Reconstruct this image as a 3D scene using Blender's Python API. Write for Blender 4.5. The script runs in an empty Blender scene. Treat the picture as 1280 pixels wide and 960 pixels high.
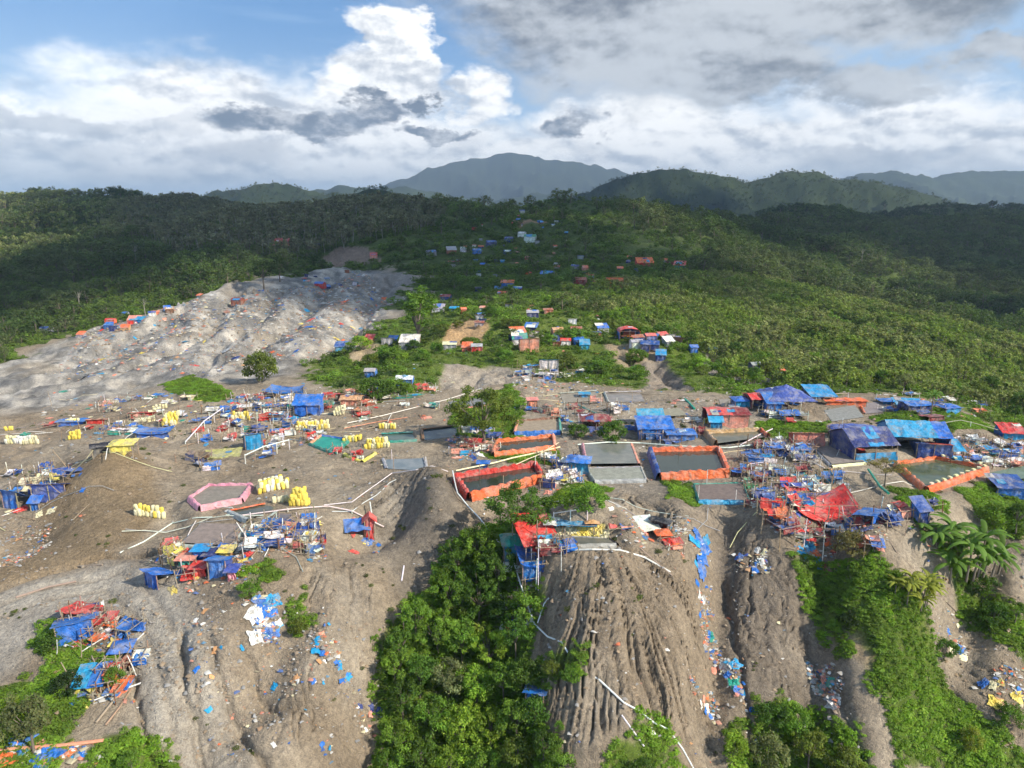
import bpy, bmesh, math, random
import numpy as np
from mathutils import Vector, Matrix
R = math.radians
scene = bpy.context.scene
col = scene.collection
random.seed(7)

# ------------------------------------------------------------------ camera
CAM_Z = 30.0
PITCH = R(14.1)
FOC = 894.0 / 1280.0
cam = bpy.data.cameras.new('camera')
cam.sensor_width = 36.0
cam.lens = 36.0 * FOC
cam.clip_start = 0.5
cam.clip_end = 40000
camo = bpy.data.objects.new('camera', cam)
camo.location = (0, 0, CAM_Z)
camo.rotation_euler = (math.pi / 2 - PITCH, 0, 0)
col.objects.link(camo)
scene.camera = camo

# ------------------------------------------------------------------ sun, sky, exposure
SUN = Vector((0.80, -0.42, 0.0)).normalized()
SUN_EL = R(35)
SUN = Vector((SUN.x * math.cos(SUN_EL), SUN.y * math.cos(SUN_EL), math.sin(SUN_EL)))
sl = bpy.data.lights.new('sun', 'SUN')
sl.energy = 5.0
sl.angle = R(0.53)
sl.color = (1.0, 0.90, 0.74)
so = bpy.data.objects.new('sun', sl)
so.rotation_euler = (-SUN).to_track_quat('-Z', 'Y').to_euler()
so.location = (200, -100, 300)
col.objects.link(so)
scene.view_settings.view_transform = 'Standard'
scene.view_settings.look = 'None'
scene.view_settings.gamma = 1
scene.view_settings.use_curve_mapping = False
scene.view_settings.exposure = 0.46
scene.cycles.use_adaptive_sampling = True
scene.cycles.adaptive_threshold = 0.03
scene.cycles.max_bounces = 4
scene.cycles.diffuse_bounces = 2
scene.cycles.glossy_bounces = 2
scene.cycles.transparent_max_bounces = 14
scene.cycles.transmission_bounces = 2
scene.cycles.volume_bounces = 0
scene.cycles.caustics_reflective = False
scene.cycles.caustics_refractive = False

def pix_dir(px, py):
    xc = (px - 640) / 894.0; yc = (480 - py) / 894.0
    return (xc, math.cos(PITCH) + yc * math.sin(PITCH), -math.sin(PITCH) + yc * math.cos(PITCH))
def pix_ang(px, py):
    d = pix_dir(px, py)
    return math.degrees(math.atan2(d[0], d[1])), math.degrees(math.atan2(d[2], math.hypot(d[0], d[1])))

class NT:
    """small helper round a node tree"""
    def __init__(s, tree): s.t = tree; s.n = tree.nodes; s.l = tree.links
    def node(s, typ, **kw):
        n = s.n.new(typ)
        for k, v in kw.items(): setattr(n, k, v)
        return n
    def put(s, sock, v):
        if isinstance(v, bpy.types.NodeSocket): s.l.new(v, sock)
        else:
            if isinstance(v, (tuple, list)) and len(v) == 3 and sock.type == 'RGBA': v = tuple(v) + (1,)
            sock.default_value = v
    def math(s, op, a, b=0.0, c=None, clamp=False):
        n = s.node('ShaderNodeMath', operation=op, use_clamp=clamp)
        s.put(n.inputs[0], a); s.put(n.inputs[1], b)
        if c is not None: s.put(n.inputs[2], c)
        return n.outputs[0]
    def mix(s, f, a, b, mode='MIX'):
        n = s.node('ShaderNodeMix', data_type='RGBA', blend_type=mode, clamp_factor=True)
        s.put(n.inputs[0], f); s.put(n.inputs[6], a); s.put(n.inputs[7], b)
        return n.outputs[2]
    def noise(s, vec, scale, detail=4, rough=.55, dist=0.0, out='Fac'):
        n = s.node('ShaderNodeTexNoise')
        if vec is not None: s.put(n.inputs['Vector'], vec)
        n.inputs['Scale'].default_value = scale; n.inputs['Detail'].default_value = detail
        n.inputs['Roughness'].default_value = rough; n.inputs['Distortion'].default_value = dist
        return n.outputs[out]
    def ramp(s, v, lo, hi, a=0.0, b=1.0):
        n = s.node('ShaderNodeMapRange', interpolation_type='SMOOTHSTEP')
        s.put(n.inputs[0], v); s.put(n.inputs[1], lo); s.put(n.inputs[2], hi); s.put(n.inputs[3], a); s.put(n.inputs[4], b)
        return n.outputs[0]

world = bpy.data.worlds.new('World'); scene.world = world; world.use_nodes = True
world.cycles.sampling_method = 'MANUAL'; world.cycles.sample_map_resolution = 512
w = NT(world.node_tree); w.n.clear()
sky = w.node('ShaderNodeTexSky', sky_type='NISHITA')
sky.sun_disc = False; sky.sun_elevation = SUN_EL; sky.sun_rotation = math.atan2(SUN.x, SUN.y)
sky.altitude = 300; sky.air_density = 1.0; sky.dust_density = 0.3; sky.ozone_density = 1.5
gen = w.node('ShaderNodeTexCoord').outputs['Generated']
nrm = w.node('ShaderNodeVectorMath', operation='NORMALIZE'); w.l.new(gen, nrm.inputs[0])
sep = w.node('ShaderNodeSeparateXYZ'); w.l.new(nrm.outputs[0], sep.inputs[0])
X, Y, Z = sep.outputs
az = w.math('MULTIPLY', w.math('ARCTAN2', X, Y), 57.2958)
el = w.math('MULTIPLY', w.math('ARCSINE', Z), 57.2958)
# horizontally stretched direction for cloud noise
cmb = w.node('ShaderNodeCombineXYZ'); w.l.new(X, cmb.inputs[0]); w.l.new(Y, cmb.inputs[1]); w.l.new(w.math('MULTIPLY', Z, 1.9), cmb.inputs[2])
P = cmb.outputs[0]
def shifted(dx, dz):
    n = w.node('ShaderNodeVectorMath', operation='ADD'); w.l.new(P, n.inputs[0]); n.inputs[1].default_value = (dx, 0, dz)
    return n.outputs[0]
nA = w.noise(P, 5.5, 8, .55)            # billows
nB = w.noise(shifted(.006, .016), 5.5, 8, .55)
nF = w.noise(shifted(7, 3), 13.0, 8, .66)
nC = w.noise(shifted(3, 1), 2.6, 5, .55)
# displaced az/el give the blobs ragged outlines
dn = w.node('ShaderNodeSeparateXYZ'); w.l.new(w.noise(P, 9.0, 7, .6, out='Color'), dn.inputs[0])
azd = w.math('ADD', az, w.math('MULTIPLY', w.math('SUBTRACT', dn.outputs[0], .5), 13.0))
eld = w.math('ADD', el, w.math('MULTIPLY', w.math('SUBTRACT', dn.outputs[1], .5), 6.0))
def blob(px, py, rx, ry, soft=.55):
    a0, e0 = pix_ang(px, py); ra = rx / 894 * 57.3; re = ry / 894 * 57.3
    a = w.math('DIVIDE', w.math('SUBTRACT', azd, a0), ra); e = w.math('DIVIDE', w.math('SUBTRACT', eld, e0), re)
    d = w.math('ADD', w.math('MULTIPLY', a, a), w.math('MULTIPLY', e, e))
    return w.ramp(d, 1.0 + soft, max(0.0, 1.0 - soft), 0.0, 1.0)
def union(lst):
    o = lst[0]
    for b in lst[1:]: o = w.math('MAXIMUM', o, b)
    return o
relief = w.math('MULTIPLY', w.math('SUBTRACT', nA, nB), 5.0)          # sunlit tops, greyer undersides
skyc = w.node('ShaderNodeBackground'); w.l.new(w.mix(.65, sky.outputs[0], (1.15, 2.9, 6.0)), skyc.inputs[0]); skyc.inputs[1].default_value = 0.10
# veil of thin high cloud
vmap = w.node('ShaderNodeMapping'); w.l.new(P, vmap.inputs[0]); vmap.inputs['Rotation'].default_value = (0, R(12), 0); vmap.inputs['Scale'].default_value = (2.0, 2.0, 13.0)
veil = w.math('MULTIPLY', w.ramp(w.noise(vmap.outputs[0], 1.4, 7, .6), .50, .90), .40)
right = w.ramp(az, 0.0, 22.0)
veil = w.math('MAXIMUM', veil, w.math('MULTIPLY', right, .55))
lowhaze = w.ramp(el, 13.0, 1.5)
veil = w.math('MAXIMUM', veil, w.math('MULTIPLY', lowhaze, .80))
def over(base, fac, colr, strength=1.0):
    b = w.node('ShaderNodeBackground'); w.put(b.inputs[0], colr); b.inputs[1].default_value = strength
    m = w.node('ShaderNodeMixShader'); w.put(m.inputs[0], fac); w.l.new(base, m.inputs[1]); w.l.new(b.outputs[0], m.inputs[2])
    return m.outputs[0]
s = over(skyc.outputs[0], veil, (.50, .67, .84))
# white cumulus bank along the horizon
band = w.ramp(w.math('ADD', eld, w.math('MULTIPLY', w.math('SUBTRACT', nC, .5), 16.0)), 9.2, 6.0)
cum = union([band, blob(490, 75, 48, 52, .4), blob(500, 30, 30, 22, .5), blob(470, 120, 80, 45, .5), blob(250, 140, 75, 34, .5), blob(600, 125, 40, 26, .6), blob(420, 175, 230, 38, .5),
             blob(60, 140, 90, 16, .6), blob(800, 160, 130, 35, .6), blob(1130, 165, 130, 45, .6), blob(960, 190, 160, 40, .6)])
wcol = w.mix(w.ramp(w.math('ADD', relief, w.math('MULTIPLY', w.math('SUBTRACT', nF, .5), .55)), -.45, .16), (.46, .51, .58), (1.02, 1.02, 1.01))
s = over(s, cum, wcol)
# soft grey bodies in the bank
greys = union([blob(120, 200, 150, 20, .8), blob(300, 205, 120, 14, .8), blob(40, 145, 90, 11, .6), blob(215, 152, 40, 9, .6), blob(1180, 200, 120, 16, .5), blob(990, 205, 150, 12, .8), blob(640, 190, 110, 18, .8)])
s = over(s, w.math('MULTIPLY', greys, w.ramp(nA, .42, .60, .0, .60)), (.40, .435, .49))
dark = union([blob(380, 160, 95, 15, .45), blob(465, 146, 45, 13, .5), blob(560, 168, 44, 10, .5), blob(530, 132, 16, 9, .6), blob(735, 160, 30, 14, .6)])
s = over(s, w.math('MULTIPLY', dark, w.ramp(nF, .30, .52, .35, .95)), (.125, .165, .23))
# big grey cloud above right
big = union([blob(830, 50, 190, 66, .55), blob(700, 20, 120, 55, .7), blob(930, 92, 90, 34, .5), blob(1060, 22, 150, 34, .7), blob(1265, 62, 55, 16, .6), blob(1100, 100, 90, 16, .8), blob(860, -90, 340, 110, .5)])
bcol = w.mix(w.ramp(w.math('ADD', w.math('MULTIPLY', relief, .85), w.math('MULTIPLY', w.math('SUBTRACT', nC, .5), 2.4)), -.42, .50), (.17, .19, .22), (.54, .57, .60))
s = over(s, w.math('MULTIPLY', big, .93), bcol)
# overhead and behind: broken cloud
up = w.math('MULTIPLY', w.ramp(el, 22.0, 34.0), w.ramp(nC, .38, .62))
s = over(s, up, w.mix(w.ramp(nA, .35, .65), (.20, .22, .26), (.42, .44, .46)))
wo = w.node('ShaderNodeOutputWorld'); w.l.new(s, wo.inputs[0])

# ------------------------------------------------------------------ numpy noise
_rs = np.random.RandomState(11); _PT = _rs.permutation(256).astype(np.int32); _PT = np.concatenate([_PT, _PT])
_A = np.linspace(0, 2 * np.pi, 256, endpoint=False); _GX = np.cos(_A).astype(np.float32); _GY = np.sin(_A).astype(np.float32)
def perlin(x, y, seed=0):
    x = np.asarray(x, np.float32) + np.float32(seed * 37.17 % 911); y = np.asarray(y, np.float32) + np.float32(seed * 91.73 % 773)
    x, y = np.broadcast_arrays(x, y)
    flx = np.floor(x); fly = np.floor(y)
    ix = flx.astype(np.int32) & 255; iy = fly.astype(np.int32) & 255
    fx = x - flx; fy = y - fly
    u = fx * fx * (3 - 2 * fx); v = fy * fy * (3 - 2 * fy)
    pa = _PT[ix]; pb = _PT[ix + 1]; fx1 = fx - 1; fy1 = fy - 1
    def g(p, q, a, b):
        k = _PT[p + q]; return _GX[k] * a + _GY[k] * b
    iy1 = (iy + 1) & 255
    n0 = g(pa, iy, fx, fy); n0 += u * (g(pb, iy, fx1, fy) - n0)
    n1 = g(pa, iy1, fx, fy1); n1 += u * (g(pb, iy1, fx1, fy1) - n1)
    n0 += v * (n1 - n0)
    return n0 * np.float32(1.5)
def fbm(x, y, o=4, seed=0, gain=.5, lac=2.03):
    a = 1.0; t = 0; f = 1.0; s_ = 0
    for i in range(o):
        t = t + a * perlin(x * f + 17.3 * i, y * f - 9.1 * i, seed + i); s_ += a; a *= gain; f *= lac
    return t / s_
def ridged(x, y, o=4, seed=0, gain=.5):
    a = 1.0; t = 0; f = 1.0; s_ = 0
    for i in range(o):
        t = t + a * (1 - np.abs(perlin(x * f + 7.7 * i, y * f + 3.1 * i, seed + i)) * 2); s_ += a; a *= gain; f *= 2.1
    return t / s_
def sstep(a, b, x):
    t = np.clip((x - a) / (b - a), 0, 1); return t * t * (3 - 2 * t)

# ------------------------------------------------------------------ terrain: a height field through surveyed points (px, py, distance)
CP = """-420:259,1000 300,520 380,310 450,225 500,160 540,112 600,83 700,61 735,58 800,51 960,39
0:259,900 300,500 380,300 450,215 500,150 540,105 600,80 660,68 700,60 735,56.3 800,50 880,43.5 960,38
130:256,800 300,480 380,290 430,225 480,160 520,112 560,88 575,81 640,67.6 690,60.3 730,56.5 820,47.5 960,38.5
260:257,750 300,420 350,310 400,230 450,175 490,125 530,97 600,75 640,65.5 700,56.7 760,51.4 860,44.5 960,40
400:271,650 300,420 340,340 400,215 450,160 490,122 520,101 560,86 590,76 640,65.5 690,57.5 760,51.5 850,46.5 960,42
470:267,650 300,410 345,330 400,215 450,155 500,112 560,85 600,74 660,63.5 700,60 800,52.5 900,47.5 960,45
520:271,620 300,400 350,300 390,225 430,170 470,130 500,109 560,85 595,75 650,67 700,61.5 760,56 850,50 960,45
580:265,600 300,400 350,290 400,185 440,150 480,122 500,110 560,85 600,73.5 640,66 690,60.5 760,55 850,49.5 960,44.5
640:264,600 300,400 350,280 385,195 410,165 440,145 465,130 500,109 560,84.6 600,73.6 640,65 680,58.5 720,57 800,51.5 880,47.5 960,44.5
740:266,560 300,390 350,270 380,210 420,160 450,145 480,122 500,110 560,84.6 600,74 640,65 690,56.2 720,55.3 760,52.5 850,47 960,42.5
850:266,620 300,410 340,290 390,215 430,168 460,140 485,118 530,95 580,79 630,67 650,63.6 720,57 800,52.5 880,48.5 960,45
960:271,900 300,600 345,380 355,330 400,240 450,165 480,125 500,109 560,84.6 620,69 650,63.6 700,60.5 800,55 900,50 960,47.5
1080:267,1000 310,560 362,400 385,270 430,200 480,130 500,112 550,88 600,74.5 650,64 690,58.8 760,55.5 850,51.5 960,47
1180:264,1100 320,600 392,380 410,240 460,170 495,125 520,102 560,86.5 610,72.5 640,66.5 700,61 800,55.5 900,50 960,47.5
1280:264,1200 330,600 412,360 440,220 500,150 540,105 560,93 600,79.5 650,68 700,62 800,56 900,50.5 960,48
1700:259,1300 340,600 430,340 460,220 520,140 560,98 600,82 700,63 800,57 960,49"""
def uw(px, py):
    d = pix_dir(px, py); return d[0] / d[1], d[2] / d[1]
cps = []
for line in CP.splitlines():
    px, rest = line.split(':'); px = float(px)
    pts = [tuple(map(float, t.split(','))) for t in rest.split()]
    for py, Yd in pts:
        u, ww = uw(px, py); cps.append((u, math.log(Yd), ww))
    py, Yd = pts[0]; u, _ = uw(px, py)
    zr = CAM_Z + Yd * uw(px, py)[1]
    cps.append((u, math.log(Yd * 1.5), (zr - 35 - CAM_Z) / (Yd * 1.5)))      # the ground falls away behind each skyline
    cps.append((u, math.log(2600), (-40 - CAM_Z) / 2600)); cps.append((u, math.log(7000), (-40 - CAM_Z) / 7000)); cps.append((u, math.log(14000), (-40 - CAM_Z) / 14000))
    py, Yd = pts[-1]; u, wl = uw(px, py)
    zl = CAM_Z + Yd * wl
    cps.append((u, math.log(Yd * .72), (zl - Yd * .18 - CAM_Z) / (Yd * .72)))
    cps.append((u, math.log(Yd * .4), (zl - Yd * .30 - CAM_Z) / (Yd * .4)))
cps = np.array(cps); SU = 1.5
def _phi(r): return np.sqrt(r * r + .03 * .03)
cx = cps[:, 0] * SU; cy = cps[:, 1]
K = _phi(np.hypot(cx[:, None] - cx[None], cy[:, None] - cy[None])) - 1e-4 * np.eye(len(cx))
# interpolate height above the camera ray in a gently scaled form so near and far weigh alike
wts = np.linalg.solve(np.block([[K, np.ones((len(cx), 1))], [np.ones((1, len(cx))), np.zeros((1, 1))]]), np.append(cps[:, 2], 0))
NU, UMAX = 1060, 1.45
us = np.linspace(-UMAX, UMAX, NU)
Ys = np.concatenate([np.linspace(10, 30, 16, endpoint=False), np.linspace(30, 36, 24, endpoint=False), np.linspace(36, 70, 270, endpoint=False), np.linspace(70, 130, 220, endpoint=False),
                     np.exp(np.linspace(math.log(130), math.log(400), 190, endpoint=False)), np.exp(np.linspace(math.log(400), math.log(1400), 130, endpoint=False)),
                     np.exp(np.linspace(math.log(1400), math.log(15000), 170))])
NY = len(Ys)
cu = np.linspace(-UMAX, UMAX, 160); cv = np.linspace(math.log(Ys[0]), math.log(Ys[-1]), 300)
gu, gv = np.meshgrid(cu * SU, cv)
Wc = np.zeros(gu.size)
fu = gu.ravel(); fv = gv.ravel()
for i in range(len(cx)): Wc += wts[i] * _phi(np.hypot(fu - cx[i], fv - cy[i]))
Wc = (Wc + wts[-1]).reshape(gu.shape)
def bil(G, gx, gy, x, y):
    fx = np.clip((x - gx[0]) / (gx[1] - gx[0]), 0, len(gx) - 1.001); fy = np.clip((y - gy[0]) / (gy[1] - gy[0]), 0, len(gy) - 1.001)
    ix = fx.astype(int); iy = fy.astype(int); tx = fx - ix; ty = fy - iy
    return (G[iy, ix] * (1 - tx) + G[iy, ix + 1] * tx) * (1 - ty) + (G[iy + 1, ix] * (1 - tx) + G[iy + 1, ix + 1] * tx) * ty
UU, YY = np.meshgrid(us, Ys)
XX = UU * YY
ZB = CAM_Z + YY * bil(Wc, cu, cv, UU, np.log(YY))           # smooth base surface
ZZ = ZB.copy()
HG = {'z': ZB}
def height(x, y, G=None):
    G = HG['z'] if G is None else G
    x = np.asarray(x, float); y = np.asarray(y, float)
    fx = np.clip((x / y + UMAX) / (2 * UMAX) * (NU - 1), 0, NU - 1.001); fy = np.clip(np.interp(y, Ys, np.arange(NY)), 0, NY - 1.001)
    ix = fx.astype(int); iy = fy.astype(int); tx = fx - ix; ty = fy - iy
    return (G[iy, ix] * (1 - tx) + G[iy, ix + 1] * tx) * (1 - ty) + (G[iy + 1, ix] * (1 - tx) + G[iy + 1, ix + 1] * tx) * ty
_my = np.exp(np.linspace(math.log(14), math.log(13000), 2600))
def at(px, py, G=None):
    """the first ground point seen in that direction"""
    u, ww = uw(px, py)
    zr = CAM_Z + ww * _my; zt = height(u * _my, _my, G)
    k = np.nonzero(zt >= zr)[0]
    i = k[0] if len(k) else len(_my) - 1
    if i == 0: y = _my[0]
    else:
        a = zr[i - 1] - zt[i - 1]; b = zr[i] - zt[i]; y = _my[i - 1] + (_my[i] - _my[i - 1]) * (a / (a - b) if a != b else 0)
    return Vector((u * y, y, float(height(u * y, y, G))))

# far hills: ridge lines with a front and a back
HILLS = [
 (1350, 420, 350, [(350, 275), (395, 258), (430, 250), (470, 238), (500, 239), (540, 248), (590, 262), (640, 285)]),
 (2600, 700, 700, [(190, 262), (230, 247), (280, 237), (330, 227), (380, 233), (430, 241), (490, 256)]),
 (4500, 900, 900, [(300, 256), (360, 244), (400, 236), (460, 232), (520, 235), (560, 243), (640, 256)]),
 (7500, 2200, 2200, [(400, 256), (440, 244), (500, 227), (550, 206), (590, 197), (640, 190), (690, 201), (740, 206), (790, 216), (850, 230), (920, 256)]),
 (5200, 900, 900, [(560, 256), (640, 244), (700, 238), (760, 242), (820, 256)]),
 (2300, 650, 600, [(660, 272), (700, 254), (730, 240), (760, 226), (800, 214), (860, 212), (890, 217), (930, 221), (980, 214), (1030, 217), (1080, 226), (1110, 236), (1170, 250), (1250, 266), (1330, 278)]),
 (5600, 1500, 1500, [(960, 256), (1010, 238), (1060, 218), (1100, 214), (1150, 222), (1190, 214), (1230, 211), (1290, 213), (1400, 203), (1560, 222), (1900, 250)]),
 (5000, 1500, 1500, [(-900, 215), (-500, 225), (-200, 238), (-60, 256)]),
]
for Yr, wf, wb, pts in HILLS:
    xs = []; zs = []
    for px, py in pts:
        u, ww = uw(px, py); xs.append(u * Yr); zs.append(CAM_Z + ww * Yr)
    sc_ = Yr / 2300.0
    top = np.interp(XX, xs, zs, left=-60, right=-60)
    top = top + (top > -35) * fbm(XX / (60 * sc_), XX * 0 + Yr, 4, 77) * 9 * sc_
    yr = Yr + 160 * sc_ * fbm(XX / (400 * sc_), XX * 0 + 3, 2, 5)
    dy = YY - yr
    t = np.where(dy < 0, -dy / wf, dy / wb)
    prof = np.clip(1 - t, 0, 1) ** 1.15
    spur = ridged(XX / (240 * sc_) + YY / (900 * sc_), YY / (620 * sc_), 5, int(Yr) % 97)
    hz = -45 + (top + 45) * prof - (1 - np.clip(spur, 0, 1)) * 95 * sc_ * np.clip(t * 2.2, 0, 1) * np.clip(prof * 3, 0, 1)
    m = YY > Yr - wf * 1.6
    ZB = np.where(m, np.maximum(ZB, hz), ZB)
HG['z'] = ZB
BASE = ZB.copy()
# ------------------------------------------------------------------ plan zones (outlines surveyed on the base surface)
def plan(pts): return np.array([tuple(at(px, py, BASE))[:2] for px, py in pts])
def psd(x, y, poly, margin=6.0):
    """signed distance to a plan outline, positive inside; -margin far away"""
    x = np.asarray(x, float); y = np.asarray(y, float); shp = x.shape; x = x.ravel(); y = y.ravel()
    out = np.full(x.size, -float(margin))
    m = (x > poly[:, 0].min() - margin) & (x < poly[:, 0].max() + margin) & (y > poly[:, 1].min() - margin) & (y < poly[:, 1].max() + margin)
    if m.any():
        px = x[m]; py = y[m]; ins = np.zeros(px.size, bool); d = np.full(px.size, 1e9)
        n = len(poly)
        for i in range(n):
            x0, y0 = poly[i]; x1, y1 = poly[(i + 1) % n]; ex, ey = x1 - x0, y1 - y0
            t = np.clip(((px - x0) * ex + (py - y0) * ey) / (ex * ex + ey * ey + 1e-9), 0, 1)
            d = np.minimum(d, np.hypot(px - x0 - t * ex, py - y0 - t * ey))
            if y0 != y1:
                c = ((y0 > py) != (y1 > py)) & (px < ex * (py - y0) / ey + x0); ins ^= c
        out[m] = np.where(ins, d, -np.minimum(d, margin))
    return out.reshape(shp)
def line_d(x, y, pts, margin=10.):
    x = np.asarray(x, float); y = np.asarray(y, float); d = np.full(x.shape, margin)
    for (x0, y0), (x1, y1) in zip(pts[:-1], pts[1:]):
        m = (x > min(x0, x1) - margin) & (x < max(x0, x1) + margin) & (y > min(y0, y1) - margin) & (y < max(y0, y1) + margin)
        if not m.any(): continue
        ex, ey = x1 - x0, y1 - y0; t = np.clip(((x[m] - x0) * ex + (y[m] - y0) * ey) / (ex * ex + ey * ey + 1e-9), 0, 1)
        d[m] = np.minimum(d[m], np.hypot(x[m] - x0 - t * ex, y[m] - y0 - t * ey))
    return d
Q = {k: plan(v) for k, v in dict(
 dirt=[(-300, 1100), (-300, 475), (0, 458), (40, 440), (130, 405), (220, 385), (290, 362), (340, 345), (420, 334), (480, 336), (520, 345), (500, 392), (470, 415), (430, 432), (400, 452), (380, 472), (430, 495), (480, 502), (540, 492), (570, 468), (640, 462), (700, 478), (830, 488), (960, 497), (1100, 492), (1180, 504), (1280, 550), (1500, 570), (1500, 1100)],
 pit=[(-300, 520), (-300, 475), (0, 458), (40, 440), (130, 405), (220, 385), (290, 362), (340, 345), (420, 334), (480, 336), (520, 345), (500, 392), (470, 415), (430, 432), (400, 452), (380, 470), (320, 480), (230, 480), (150, 500), (60, 515)],
 gully=[(482, 790), (520, 745), (560, 690), (585, 655), (620, 640), (685, 640), (640, 690), (680, 735), (664, 780), (672, 860), (712, 965), (475, 965), (470, 850)],
 green_right=[(985, 705), (1030, 690), (1075, 700), (1110, 740), (1160, 800), (1220, 880), (1300, 975), (1120, 965), (1100, 900), (1068, 830), (1015, 765)],
 green_a=[(205, 484), (240, 474), (270, 482), (292, 494), (262, 500), (225, 494)], green_b=[(690, 628), (722, 602), (755, 612), (757, 634), (705, 642)],
 green_c=[(-60, 880), (20, 850), (90, 855), (95, 900), (60, 975), (-60, 975)], green_d=[(48, 800), (62, 782), (90, 790), (130, 830), (110, 860), (60, 850)],
 green_e=[(295, 722), (340, 708), (345, 722), (312, 738)], green_f=[(366, 745), (386, 738), (388, 770), (372, 785), (362, 770)],
 green_g=[(935, 537), (955, 524), (1030, 524), (1035, 540), (985, 548), (945, 546)], green_h=[(1092, 522), (1140, 512), (1215, 520), (1250, 540), (1180, 538), (1130, 537)],
 green_i=[(1195, 612), (1300, 600), (1310, 690), (1262, 670), (1225, 640)], green_j=[(1165, 690), (1210, 690), (1240, 740), (1300, 800), (1300, 850), (1240, 790), (1190, 735)],
 green_k=[(572, 502), (640, 484), (655, 500), (648, 545), (600, 548), (560, 535)], green_l=[(605, 568), (690, 562), (700, 578), (640, 580)], green_m=[(835, 600), (860, 603), (862, 632), (842, 628)],
 green_n=[(120, 930), (165, 905), (215, 945), (210, 975), (100, 975)], green_o=[(1115, 612), (1165, 622), (1185, 648), (1140, 650)], green_p=[(665, 812), (730, 822), (725, 848), (680, 846)],
 green_q=[(940, 885), (1010, 870), (1070, 910), (1090, 975), (940, 975)], green_r=[(905, 905), (930, 915), (945, 975), (915, 970)], green_s=[(760, 930), (830, 920), (850, 975), (760, 975)],
 scar_a=[(560, 402), (580, 397), (612, 410), (600, 428), (556, 438)], scar_b=[(760, 435), (800, 440), (832, 452), (815, 462), (780, 460)], scar_c=[(625, 284), (665, 276), (698, 276), (694, 290), (650, 296)],
 scar_d=[(438, 432), (470, 422), (468, 452), (440, 460)], scar_e=[(560, 462), (640, 458), (648, 480), (590, 486), (545, 488)], scar_f=[(800, 452), (830, 452), (868, 488), (812, 486)],
 scar_g=[(395, 318), (425, 305), (470, 316), (476, 326), (420, 334), (398, 330)], scar_h=[(285, 350), (300, 347), (306, 375), (290, 378)], scar_i=[(880, 448), (960, 470), (950, 478), (870, 466)],
 scar_j=[(420, 352), (500, 340), (520, 352), (470, 368), (415, 370)], scar_l=[(1062, 800), (1078, 805), (1095, 848), (1086, 868), (1070, 840)],
 dark_a=[(885, 640), (915, 642), (1000, 730), (1060, 850), (1090, 965), (940, 965), (930, 900), (905, 780)],
 cone=[(440, 600), (520, 585), (575, 610), (582, 650), (560, 700), (505, 765), (480, 720), (470, 660)],
 mound=[(150, 575), (190, 590), (200, 625), (170, 670), (130, 695), (60, 715), (0, 735), (-40, 738), (30, 680), (60, 610)],
 bench=[(-100, 745), (0, 738), (130, 703), (200, 706), (250, 760), (300, 980), (190, 980), (180, 860), (150, 770), (60, 790), (0, 850), (-100, 860)],
 flats=[(560, 560), (720, 500), (960, 500), (1010, 560), (960, 620), (860, 640), (700, 600)],
 orchard=[(700, 362), (800, 352), (900, 345), (1010, 362), (1150, 395), (1290, 432), (1420, 460), (1420, 560), (1290, 530), (1180, 496), (1090, 484), (980, 488), (900, 470), (860, 430), (780, 400), (700, 388)],
).items()}
GREENS = [k for k in Q if k.startswith('green') or k == 'gully']
CUT = [k for k in Q if k.startswith('scar')]
# ponds: four corners each (px, py), flattened in the ground
POND_Q = dict(
 p_red=[(572, 600), (668, 586), (676, 600), (588, 624)], p_orange_back=[(622, 556), (690, 549), (692, 562), (618, 570)], p_brown=[(648, 529), (698, 526), (699, 541), (644, 543)],
 p_grey=[(730, 557), (788, 557), (797, 581), (735, 582)], p_big=[(815, 568), (896, 566), (908, 592), (826, 598)], p_tan=[(884, 544), (950, 541), (958, 548), (896, 556)],
 p_net=[(868, 608), (928, 606), (936, 628), (874, 629)], p_slab=[(697, 671), (760, 668), (768, 686), (704, 689)], p_far_right=[(1122, 580), (1170, 576), (1230, 596), (1158, 610)],
 p_green=[(1232, 588), (1285, 586), (1300, 600), (1262, 602)], p_dark=[(528, 537), (572, 532), (574, 544), (530, 549)], p_post=[(480, 574), (530, 572), (533, 587), (484, 585)],
 p_teal=[(388, 556), (402, 546), (436, 550), (418, 566)], p_yellow=[(432, 568), (448, 561), (468, 566), (452, 575)], p_pink=[(240, 626), (262, 612), (312, 608), (300, 624), (252, 636)],
 p_murk=[(288, 640), (330, 630), (346, 633), (310, 648)], p_bed=[(252, 656), (304, 652), (290, 684), (228, 688)], p_long=[(600, 0), (0, 0), (0, 0)], p_low=[(382, 644), (345, 640), (330, 650), (360, 655)],
 p_olive=[(478, 543), (515, 541), (520, 550), (482, 552)], p_pale=[(1030, 512), (1068, 508), (1080, 520), (1040, 524)], p_sand=[(800, 516), (850, 512), (858, 520), (806, 524)], p_a=[(700, 492), (745, 490), (752, 500), (704, 502)], p_b=[(756, 492), (800, 490), (806, 500), (761, 502)], p_c=[(898, 499), (940, 497), (944, 505), (902, 507)], p_e=[(1075, 505), (1110, 503), (1120, 512), (1082, 514)], p_f=[(560, 502), (604, 497), (610, 506), (566, 511)], p_g=[(735, 588), (800, 586), (806, 600), (744, 603)],
 p_flat=[(1018, 560), (1052, 558), (1080, 580), (1040, 582)],
)
del POND_Q['p_long']
POND = {}
for k, v in POND_Q.items():
    pl = plan(v); z = float(np.mean(height(pl[:, 0], pl[:, 1], BASE))); POND[k] = (pl, z)
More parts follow.
